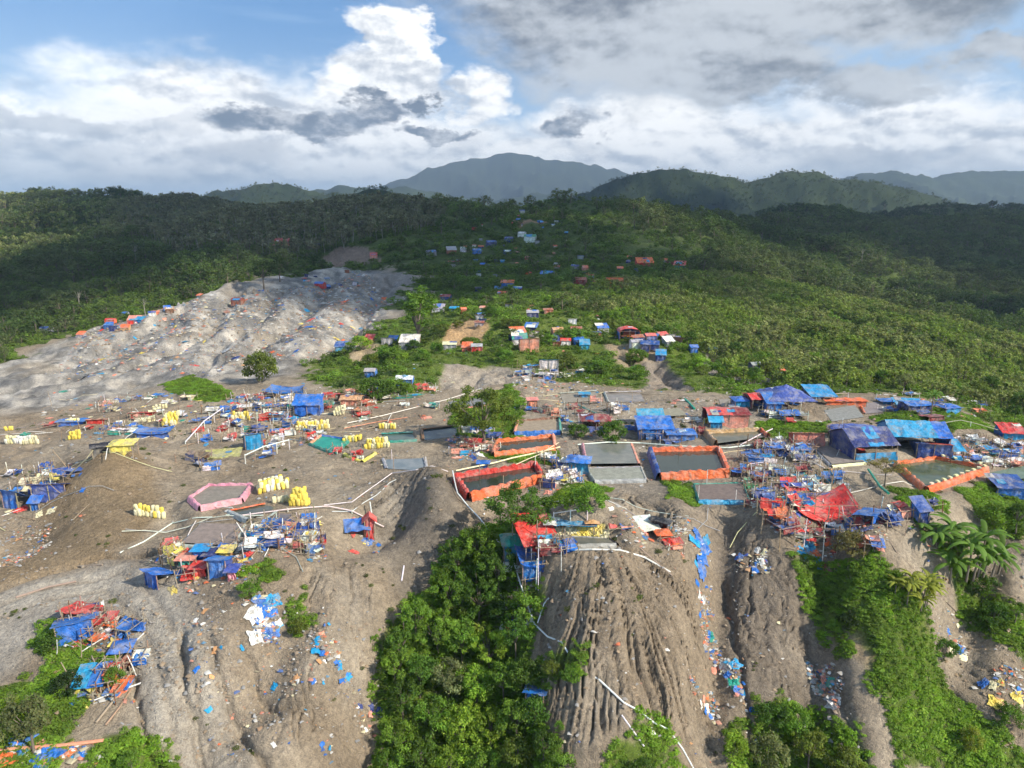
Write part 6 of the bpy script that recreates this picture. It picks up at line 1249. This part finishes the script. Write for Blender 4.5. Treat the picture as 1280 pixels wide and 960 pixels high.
o_ = bpy.data.objects.new('tarp_scraps', np_mesh('tarp_scraps', np.concatenate(V), np.concatenate(F), m, False, None, np.concatenate(C_))); col.objects.link(o_); o_['kind'] = 'stuff'; o_['label'] = 'torn plastic sheets scattered over the pit and the diggings'
def stick(L, r, seed):
    a = MB(); rs = random.Random(seed); b1 = rs.uniform(-.03, .03); a.bar((-.5 * L, 0, 0), (0, b1 * L, .0), r, r * .9); a.bar((0, b1 * L, 0), (.5 * L, 0, .01), r * .9, r * .7); return a.mesh('wooden_pole', M['wood'])
STK = [stick(3.0, .05, 1), stick(2.3, .045, 2), stick(3.8, .055, 3), stick(1.8, .04, 4)]
STA = [(0, 34, 'lying in the crowded racks on the left'), (1, 20, 'lying in the tangle on the lower left terrace'), (4, 46, 'lying in the crowded works right of the big pond'), (5, 26, 'lying along the crowded slope edge'), (6, 18, 'lying in the right hand works'), (13, 18, 'lying by the collapsed shelter at the lower left'), (16, 32, 'lying on the dirt below the pale pit'), (18, 18, 'lying on the open sand flat'), (19, 12, 'lying around the sand ponds'), (2, 10, 'lying in the scrap under the feathery tree'), (17, 12, 'lying along the road under the green bank'), (15, 10, 'lying on the far left slope')]
for ai, n, ph in STA:
    for k, (x, y) in enumerate(area_pts(AREAS[ai][0], n, 900 + ai)):
        o_ = bpy.data.objects.new('wooden_pole', random.choice(STK)); n_ = normal(Vector((x, y, 0)), 1.2); q = n_.to_track_quat('Z', 'Y')
        from mathutils import Quaternion, Euler
        o_.rotation_mode = 'QUATERNION'; up = random.random() < .22
        o_.rotation_quaternion = q @ Quaternion((0, 0, 1), random.uniform(0, 6.28)) @ Quaternion((0, 1, 0), random.uniform(-1.4, -1.1) if up else random.uniform(-.16, .05))
        o_.location = (x, y, hz(x, y) + (.85 if up else .12)); c_ = TC[random.choice(['pole', 'wood', 'pole', 'white'])]; o_.color = (*c_, 1); link(o_)
        tag(o_, ('leaning thin wooden pole ' + ph.replace('lying', 'standing')) if up else 'thin wooden pole ' + ph, 'pole', ('upright poles ' if up else 'poles ') + ph)

# ------------------------------------------------------------------ pipes and hoses
pipe([(566, 598, .9), (572, 622, .5), (600, 655, .6), (640, 705, .8), (668, 782, .15), (720, 833, .1), (780, 880, .1), (870, 968, .1)], 'long white pipe running from the red walled pond down the slope', .07, loose=True, droop=.2)
pipe([(777, 895), (805, 934)], 'short white pipe beside the long pipe on the rilled slope', .06)
pipe([(672, 782), (680, 758), (686, 750)], 'short white pipe leaning at the foot of the gully', .06, .25)
pipe([(625, 748, .5), (640, 775, .4)], 'white pipe across the toppled frame in the gully', .07)
pipe([(560, 590), (520, 588), (490, 592), (462, 612), (440, 628), (405, 632)], 'thin white hose curving over the crest of the bare cone', .05, .06)
pipe([(495, 600), (470, 620), (440, 640), (415, 640)], 'second white hose below the curving one on the cone', .04, .06)
pipe([(300, 648), (360, 640), (410, 636), (440, 642), (480, 662)], 'white pipe crossing from the murky pool to the work shelter', .06, .3, sup=3)
pipe([(463, 640), (466, 660)], 'white pole leaning by the work shelter', .06, 1.1)
pipe([(505, 708), (502, 727)], 'white pole lying on the side of the bare cone', .07)
pipe([(150, 692), (180, 678), (215, 655), (245, 648), (330, 645)], 'pale pipe along the edge of the raked silt bed', .06, .08)
pipe([(228, 690), (236, 668), (245, 652)], 'pale pipe between the silt bed and the dirt track', .05, .08)
pipe([(82, 600, .2), (110, 585, 1.1), (125, 566, 1.2)], 'pale wooden chute rising to the black tent', .07, cc='pole', loose=True)
pipe([(232, 555, .3), (256, 535, 1.0), (280, 521, 1.4)], 'long white chute rising toward the yellow stack', .08, sup=2, loose=True)
pipe([(307, 580, 1.1), (330, 570, 1.2), (362, 562, 1.3)], 'white railed pipe on posts before the crowded racks', .07, sup=1, loose=True)
pipe([(434, 530), (480, 520), (520, 510), (560, 500), (600, 487)], 'long white hose along the road under the green bank', .06, .12, sup=4)
pipe([(430, 536), (470, 528), (510, 522)], 'salmon hose beside the long white road hose', .05, .06, cc='salmon')
pipe([(700, 562), (668, 570), (640, 576), (618, 582), (570, 592)], 'bundle of pale hoses behind the red walled pond', .09, .35, cc='pale')
pipe([(698, 560), (672, 576), (640, 590)], 'pale hose dropping across the red wall of the pond', .05, .7, cc='pale', loose=True)
pipe([(722, 558), (760, 555), (800, 556), (850, 560), (910, 562), (960, 556)], 'white hose along the terrace in front of the blue stands', .08, .25)
pipe([(960, 556), (985, 566), (1005, 578), (1030, 590)], 'white hose bending down through the crowded works', .07, .5)
pipe([(925, 560, .4), (950, 550, .8), (965, 544, .9)], 'white pole ramp right of the tan pond', .07, loose=True)
pipe([(690, 690), (740, 688), (775, 689), (805, 698), (838, 716)], 'white hose looping off the end of the concrete rimmed pond', .08, .1)
pipe([(692, 633 + 20, .9), (734, 652, 1.3)], 'white rail over the slatted drying tables', .05, sup=1, loose=True)
pipe([(800, 686), (840, 722)], 'pale wooden pole lying below the white hose', .05, cc='pole')
pipe([(0, 547), (60, 535), (100, 528)], 'pale pole rail at the far left edge', .05, .25, cc='pole')
pipe([(60, 600), (100, 580)], 'thin wooden pole on the left slope above the trestle', .05, .2, cc='pole')
pipe([(133, 582), (160, 552), (172, 545)], 'white pole frame beside the yellow tent', .05, .7, loose=True)
pipe([(0, 940), (40, 937), (80, 934), (130, 928)], 'orange hose edging the bottom left ledge', .12, .15, cc='salmon')
pipe([(120, 905), (140, 880), (155, 860)], 'weathered log ramp on the grey ledge', .08, .1, cc='pole')
pipe([(132, 908), (150, 885), (165, 862)], 'second weathered log ramp on the grey ledge', .07, .1, cc='wood')
pipe([(20, 748), (60, 735), (95, 728)], 'pale timber edging at the foot of the brown mound', .09, .1, cc='pole')
pipe([(98, 709), (128, 707)], 'pale timber lying on the rim of the grey bench', .08, .1, cc='pole')
pipe([(198, 710), (232, 700)], 'pale timber beside the blue tarp chute', .07, .1, cc='pole')
pipe([(1090, 655), (1120, 690), (1150, 720), (1200, 770)], 'thin brown hose down the bare right slope', .04, .06, cc='wood')
pipe([(1085, 590, .3), (1100, 612, .3), (1110, 620, .3)], 'teal pipe beside the flat topped tree', .14, cc='teal', loose=True)
pipe([(1020, 500), (1060, 498), (1095, 500)], 'long bamboo rail behind the orange wall sheet', .05, .9, cc='pole', sup=2, loose=True)
pipe([(1150, 540), (1200, 532), (1250, 545)], 'pale bamboo rail behind the widest hut', .05, .8, cc='pole', sup=3, loose=True)
pipe([(1040, 553), (1060, 548), (1100, 552)], 'grey pipe under the long purple shelter', .06, .3, cc='grey')
pipe([(760, 492), (800, 494), (840, 496), (900, 496)], 'grey timber rail behind the sand ponds', .05, .3, cc='pole')
pipe([(856, 500), (868, 512)], 'dark green gutter lying beside the sand pond', .18, .15, cc='teal')
pipe([(720, 506), (745, 518)], 'dark green beam lying beside the pale cyan tank', .12, .12, cc='teal')

hr = random.Random(99)
for i, (poly, n, ph) in enumerate([([(60, 500), (290, 490), (290, 560), (20, 560)], 6, 'across the dirt below the pale pit'), ([(280, 495), (420, 500), (480, 570), (300, 575)], 8, 'through the racks on the left'), ([(640, 480), (900, 490), (900, 530), (640, 530)], 8, 'across the sand flat'),
                     ([(925, 555), (1060, 555), (1070, 640), (935, 640)], 9, 'through the crowded works right of the big pond'), ([(1120, 540), (1285, 560), (1285, 600), (1150, 600)], 5, 'through the right hand works'), ([(250, 640), (480, 640), (480, 700), (250, 700)], 5, 'across the lower left terrace'), ([(700, 640), (880, 640), (860, 720), (720, 700)], 5, 'around the white drying panels'), ([(0, 590), (200, 590), (200, 690), (0, 690)], 4, 'down the far left slope')]):
    for x, y in area_pts0(poly, n, 1900 + i):
        a = hr.uniform(-.5, .5) + (math.pi if hr.random() < .5 else 0); pts = []
        for k in range(hr.randint(4, 8)):
            z = hz(x, y); pts.append(Vector((x, y, z + hr.uniform(.04, .25)))); a += hr.uniform(-.5, .5); x += math.cos(a) * hr.uniform(1.2, 2.4); y += math.sin(a) * hr.uniform(.8, 1.8)
        e = MB()
        for p0, p1 in zip(pts[:-1], pts[1:]): e.bar(p0 - pts[0], p1 - pts[0], .035, None, 5)
        o_ = e.build('thin_hose', M['pvc'], None, hr.choice(['white', 'pale', 'grey'])); o_.location = pts[0]; tag(o_, 'thin pale hose lying ' + ph, 'hose', 'pale hoses lying ' + ph)
# ------------------------------------------------------------------ trees and single bushes (trunk and crown)
TR = {}
for kd, seeds in (('round', (101, 102, 103)), ('flat', (111, 112)), ('bush', (121, 122, 123)), ('feather', (131, 132, 133)), ('tall', (141, 142)), ('banana', (151, 152)), ('palm', (161,)), ('bare', (171, 172))):
    TR[kd] = []
    for s_ in seeds:
        t_, c_ = plant(s_, kd, True, split=True)
        TR[kd].append((t_.mesh('trunk_' + kd, [M['bark'] if kd != 'bare' else M['pale_bark']]), c_.mesh('crown_' + kd, [M['leaf']])))
LC = dict(deep=(.09, .175, .028), mid=(.145, .26, .036), bright=(.23, .36, .042), yellow=(.25, .30, .05), grey=(.17, .20, .085), dark=(.035, .065, .02), brown=(.19, .175, .07), banana=(.15, .26, .045), olive=(.145, .195, .036), pale=(.19, .22, .10))
def tree(px, py, hpx, kd, lc, label, wid=1.0, cat=None, group=None, name=None, pos=None):
    p = at(px, py) if pos is None else pos; H_ = hpx * mpp(p); cat = cat or ('bush' if kd == 'bush' else 'tree')
    name = name or {'bush': 'leafy_bush', 'banana': 'banana_plant', 'palm': 'palm_tree', 'bare': 'dead_tree'}.get(kd, 'broadleaf_tree')
    e = empty(name, label, cat, (p.x, p.y, p.z - .02 * H_), random.uniform(0, 6.28), group); e.scale = (H_ * wid, H_ * wid, H_)
    tm, cm = random.choice(TR[kd])
    a = bpy.data.objects.new('trunk', tm); link(a, e); b_ = bpy.data.objects.new('crown', cm); link(b_, e); k = random.uniform(.88, 1.15); c0 = LC[lc]; b_.color = (c0[0] * k * random.uniform(.92, 1.08), c0[1] * k, c0[2] * k, 1)
    return e
tree(646, 668, 66, 'feather', 'deep', 'rounded dark green tree in front of the red walled pond', 1.3)
tree(606, 552, 72, 'feather', 'olive', 'big feathery olive tree standing on the sand flat', 1.25)
tree(325, 478, 50, 'bush', 'olive', 'single upright tree on the lower rim of the pale pit', .78, 'tree', name='broadleaf_tree')
tree(524, 428, 66, 'tall', 'mid', 'tall leafy tree rising above the green bank', 1.4)
tree(1106, 608, 36, 'flat', 'brown', 'flat topped thin tree in front of the navy roofed hut', 1.35)
tree(1194, 708, 92, 'banana', 'banana', 'tall clump of banana plants on the right slope', .95, 'banana plant')
tree(1142, 748, 54, 'banana', 'yellow', 'lower yellowish banana clump above the bare right slope', .95, 'banana plant')
tree(1163, 522, 42, 'palm', 'banana', 'palm beside the torn bright blue tent', .9, 'palm')
tree(1062, 694, 34, 'bush', 'brown', 'brownish dry bush under the scarlet awning', 1.2)
tree(1181, 820, 28, 'bush', 'deep', 'lone dark bush on the bare right slope', 1.0)
tree(42, 940, 84, 'round', 'grey', 'large grey green tree at the bottom left corner', .9)
tree(8, 925, 60, 'bush', 'bright', 'bright bush behind the grey green tree at the left edge', .9)
tree(165, 968, 34, 'round', 'mid', 'dark green tree at the bottom beside the dirt road', 1.0)
tree(68, 810, 30, 'bush', 'deep', 'dark bush left of the collapsed blue shelter', .9)
tree(85, 868, 34, 'bush', 'dark', 'dark shrub at the head of the grey green tree', 1.0); tree(145, 855, 30, 'bush', 'mid', 'small bush beside the small blue tent on the road', .8)
tree(735, 636, 36, 'bush', 'mid', 'dense round bush behind the drying tables', 1.1); tree(705, 634, 26, 'bush', 'bright', 'bright low bush left of the dense round one', 1.1)
tree(712, 850, 24, 'bush', 'mid', 'small bush growing out of the rilled slope', 1.1); tree(690, 842, 20, 'bush', 'olive', 'smaller bush left of the one on the rilled slope', 1.1); tree(700, 912, 12, 'bush', 'mid', 'tiny bush low on the rilled slope', 1.1)
tree(798, 975, 34, 'bush', 'deep', 'dark bush at the bottom of the rilled slope', 1.2)
tree(992, 930, 56, 'round', 'mid', 'tree with yellow green top at the foot of the dark slope', .9); tree(1010, 965, 60, 'round', 'olive', 'olive tree at the bottom edge right of the dark slope', .9); tree(962, 905, 34, 'bush', 'deep', 'dark leafy bush at the foot of the dark slope', 1.1); tree(960, 960, 50, 'bush', 'grey', 'greyish bush at the bottom edge under the dark slope', .9); tree(1056, 968, 40, 'bush', 'olive', 'olive bush at the bottom edge right of the tall olive tree', 1.0)
tree(920, 945, 36, 'bush', 'bright', 'bright narrow bush in the shaded trench at the bottom', .8)
tree(1212, 935, 34, 'bush', 'yellow', 'pale bush standing in the green slope', .7); tree(1240, 780, 34, 'bush', 'deep', 'dark bush in the gully between the bare right slopes', 1.0); tree(1268, 782, 34, 'round', 'mid', 'round bush at the right edge above the shaded gully', .9); tree(1225, 738, 30, 'bush', 'deep', 'dark shrub below the tall banana clump', 1.2); tree(1262, 905, 30, 'bush', 'mid', 'bush in the lower right corner of the gully', 1.0)
tree(1060, 784, 22, 'bush', 'dark', 'dark hollowed bush in the middle of the green slope', 1.1)
tree(1240, 660, 40, 'bush', 'mid', 'bush on the bank below the murky pond', 1.1); tree(1270, 668, 44, 'round', 'deep', 'dark tree at the right edge below the dark blue shelter', .9)
tree(765, 552, 30, 'bush', 'deep', 'dark bush beside the half hidden dark hut', 1.2); tree(722, 548, 24, 'bush', 'deep', 'dark bush left of the half hidden dark hut', 1.0)
tree(600, 812, 44, 'palm', 'yellow', 'small yellow green palm deep in the gully', .8, 'palm')
tree(505, 795, 40, 'palm', 'bright', 'palm at the upper left edge of the gully', .8, 'palm')
tree(470, 500, 34, 'bush', 'deep', 'dark shrub on the green bank above the sack stacks', 1.3); tree(500, 495, 24, 'bush', 'mid', 'rounded shrub right of the dark one on the green bank', 1.4)
tree(372, 790, 20, 'bush', 'olive', 'dry olive bush below the tangled blue rack', 1.3); tree(312, 742, 18, 'bush', 'mid', 'low bush beside the row of coloured tanks', 1.5)
# the dense trees of the central gully
GT = [(600, 712, 62, 'feather', 'mid'), (622, 740, 60, 'feather', 'deep'), (572, 720, 50, 'feather', 'deep'), (560, 765, 60, 'feather', 'mid'), (598, 775, 66, 'feather', 'deep'), (630, 790, 50, 'round', 'deep'), (520, 800, 56, 'round', 'mid'), (548, 815, 60, 'feather', 'mid'), (500, 830, 50, 'round', 'deep'),
      (578, 830, 62, 'round', 'mid'), (612, 835, 60, 'feather', 'bright'), (645, 820, 52, 'round', 'deep'), (655, 775, 44, 'bush', 'mid'), (495, 862, 56, 'round', 'mid'), (525, 872, 62, 'round', 'deep'), (560, 880, 66, 'round', 'pale'), (595, 890, 66, 'round', 'bright'), (630, 880, 60, 'round', 'mid'), (655, 862, 46, 'bush', 'deep'),
      (505, 905, 62, 'round', 'deep'), (540, 925, 66, 'round', 'mid'), (578, 945, 72, 'round', 'bright'), (612, 940, 66, 'round', 'bright'), (645, 928, 62, 'round', 'mid'), (668, 905, 44, 'bush', 'deep'), (498, 950, 60, 'round', 'mid'), (530, 975, 64, 'round', 'deep'), (565, 990, 70, 'round', 'bright'), (605, 990, 66, 'round', 'mid'), (645, 975, 62, 'round', 'olive'), (680, 955, 48, 'round', 'deep'), (698, 970, 40, 'bush', 'mid'), (488, 985, 56, 'round', 'mid')]
CW = dict(deep='dark green', mid='mid green', bright='bright green', pale='pale grey green', olive='olive green')
for px, py, hp, kd, lc in GT:
    where = 'in the upper part of the central gully' if py < 800 else 'in the middle of the central gully' if py < 880 else 'at the bottom of the central gully'
    kk = {'feather': 'feathery tree', 'round': 'leafy tree', 'bush': 'low bush'}[kd]
    lb = '%s %s %s' % (CW[lc], kk, where)
    tree(px, py, hp, kd, lc, lb, 1.0 if kd == 'feather' else .92, None, 'each ' + lb)
# bushes and small trees over the bright hill
rs_ = random.Random(77)
for k, (x, y) in enumerate(area_pts([(440, 440), (560, 410), (700, 395), (850, 420), (980, 480), (820, 480), (700, 470), (560, 460), (430, 485)], 46, 71)):
    lc = rs_.choice(['mid', 'deep', 'bright', 'olive']); lb = '%s round shrub on the sunny green hill' % CW[lc]; z = hz(x, y); p = Vector((x, y, z)); tree(0, 0, rs_.uniform(2.0, 3.8) / mpp(p), 'bush', lc, lb, rs_.uniform(1.0, 1.5), None, 'each ' + lb, pos=p)
for k, (x, y) in enumerate(area_pts([(850, 440), (1000, 455), (1150, 480), (1280, 500), (1280, 530), (1100, 492), (960, 488), (870, 465)], 30, 72)):
    lc = rs_.choice(['pale', 'mid', 'olive', 'deep']); lb = '%s young tree at the foot of the plantation slope' % CW[lc]; z = hz(x, y); p = Vector((x, y, z)); tree(0, 0, rs_.uniform(2.6, 4.6) / mpp(p), 'round', lc, lb, 1.0, None, 'each ' + lb, pos=p)
# trees that stand out on the skyline and pale dead trunks in the left woods
for px, py, hp, kd, lc, lb in [(605, 258, 9, 'round', 'dark', 'round dark tree on the left of the ridge skyline'), (545, 268, 11, 'round', 'dark', 'dark tree where the ridge meets the left hills'), (975, 272, 16, 'tall', 'dark', 'taller dark tree on the right skyline'), (989, 275, 13, 'tall', 'dark', 'shorter dark tree beside the tall one on the right skyline'), (640, 259, 8, 'round', 'dark', 'round dark tree near the middle of the ridge skyline'), (882, 275, 12, 'round', 'dark', 'dark tree left of the pair on the right skyline'),
                               (1105, 262, 12, 'tall', 'dark', 'upright dark tree far right on the skyline'), (1240, 262, 12, 'round', 'dark', 'dark tree near the right edge of the skyline'), (170, 330, 30, 'bare', 'dark', 'pale dead trunk in the left woods'), (258, 340, 32, 'bare', 'dark', 'forked pale tree in the middle of the left woods'), (100, 388, 30, 'bare', 'dark', 'bleached bare tree low in the left woods'), (182, 395, 28, 'bare', 'dark', 'leaning pale tree above the pit rim'), (350, 352, 34, 'tall', 'dark', 'tall pale stemmed tree over the pit rim'), (330, 362, 40, 'round', 'dark', 'broad dark tree above the pit rim'), (1077, 330, 24, 'bare', 'dark', 'bare tree in the right valley'), (925, 325, 22, 'bare', 'dark', 'pale bare tree where the right valley begins')]:
    tree(px, py, hp, kd, lc, lb, 1.1)

# ------------------------------------------------------------------ litter and stones nobody could count
def litter(name, label, poly_list, cols, seed, smin, smax, flat=.5):
    rs = np.random.RandomState(seed); V = []; F = []; C_ = []; k = 0
    for poly, n in poly_list:
        pl = plan(poly); x = rs.uniform(pl[:, 0].min(), pl[:, 0].max(), n * 3); y = rs.uniform(pl[:, 1].min(), pl[:, 1].max(), n * 3); kp = psd(x + .8 * perlin(x, y, 4), y + .8 * perlin(x, y, 5), pl, 1) > 0; kp &= perlin(x / 2.3, y / 2.3, seed) > rs.uniform(-.5, .35, len(x)); x = x[kp][:n]; y = y[kp][:n]; z = height(x, y)
        for i in range(len(x)):
            s_ = smin * (smax * 1.9 / smin) ** (rs.rand() ** 1.6) * max(1, y[i] / 80); a = rs.uniform(0, 6.28); c, sn = math.cos(a), math.sin(a); w_ = s_ * rs.uniform(.25, 1); h_ = s_ * rs.uniform(.1, flat)
            pts = [(-s_ / 2, -w_ / 2, 0), (s_ / 2, -w_ / 2, h_ * .3), (s_ / 2, w_ / 2, h_ * .1), (-s_ / 2, w_ / 2, h_ * .4), (0, 0, h_)]
            V += [(x[i] + q[0] * c - q[1] * sn, y[i] + q[0] * sn + q[1] * c, z[i] + .02 + q[2]) for q in pts]; F += [(k, k + 1, k + 4), (k + 1, k + 2, k + 4), (k + 2, k + 3, k + 4), (k + 3, k, k + 4)]; k += 5
            cc = lerp(np.array(TC[cols[rs.randint(len(cols))]]) * rs.uniform(.7, 1.1), np.array([.26, .22, .18]), rs.uniform(.05, .6)); C_ += [cc] * 5
    m, t, b, o = mat(name, .6, .3); t.l.new(t.node('ShaderNodeAttribute', attribute_name='tone').outputs['Color'], b.inputs['Base Color'])
    o_ = bpy.data.objects.new(name, np_mesh(name, np.array(V), np.array(F), m, False, None, np.array(C_))); col.objects.link(o_); o_['kind'] = 'stuff'; o_['label'] = label
LW = ['white', 'white', 'pale', 'grey', 'blue', 'cyan', 'salmon', 'tan', 'white', 'orange', 'wood']
AP = [a[0] for a in AREAS]
litter('litter', 'plastic scraps and rubbish strewn over the diggings', [(AP[i], n) for i, n in ((0, 800), (1, 500), (2, 380), (3, 200), (4, 1300), (5, 600), (6, 420), (7, 160), (8, 160), (9, 700), (10, 520), (11, 260), (12, 340), (13, 380), (14, 200), (15, 200), (16, 420), (17, 260), (18, 380), (19, 160), (20, 260), (21, 260), (23, 160), (24, 160), (25, 60), (26, 160), (27, 220), (28, 320), (29, 4200), (30, 260), (31, 160))] +
       [([(560, 540), (1060, 540), (1060, 640), (560, 640)], 420), ([(260, 560), (480, 560), (480, 700), (260, 720)], 200), ([(300, 480), (1200, 500), (1200, 560), (300, 560)], 500), ([(0, 660), (60, 640), (60, 700), (0, 710)], 500), ([(680, 700), (860, 690), (1000, 800), (1000, 950), (700, 950)], 110), ([(1120, 680), (1280, 660), (1280, 960), (1250, 900)], 90)], LW, 5, .08, .27)
litter('rubble', 'loose pale stones and clods on the bare ground', [([(-60, 640), (60, 640), (60, 715), (0, 730)], 700), ([(180, 760), (480, 780), (480, 960), (180, 960)], 900), ([(680, 700), (1000, 700), (1080, 960), (680, 960)], 700), ([(1120, 680), (1290, 660), (1290, 960), (1200, 900)], 700), ([(0, 760), (180, 730), (230, 960), (100, 960)], 500), ([(0, 560), (560, 560), (560, 740), (0, 740)], 700), ([(600, 480), (1200, 500), (1100, 640), (600, 640)], 1200), (AP[29], 3800)], ['grey', 'wood', 'pole', 'grey', 'wood', 'wood'], 6, .07, .22, .9)
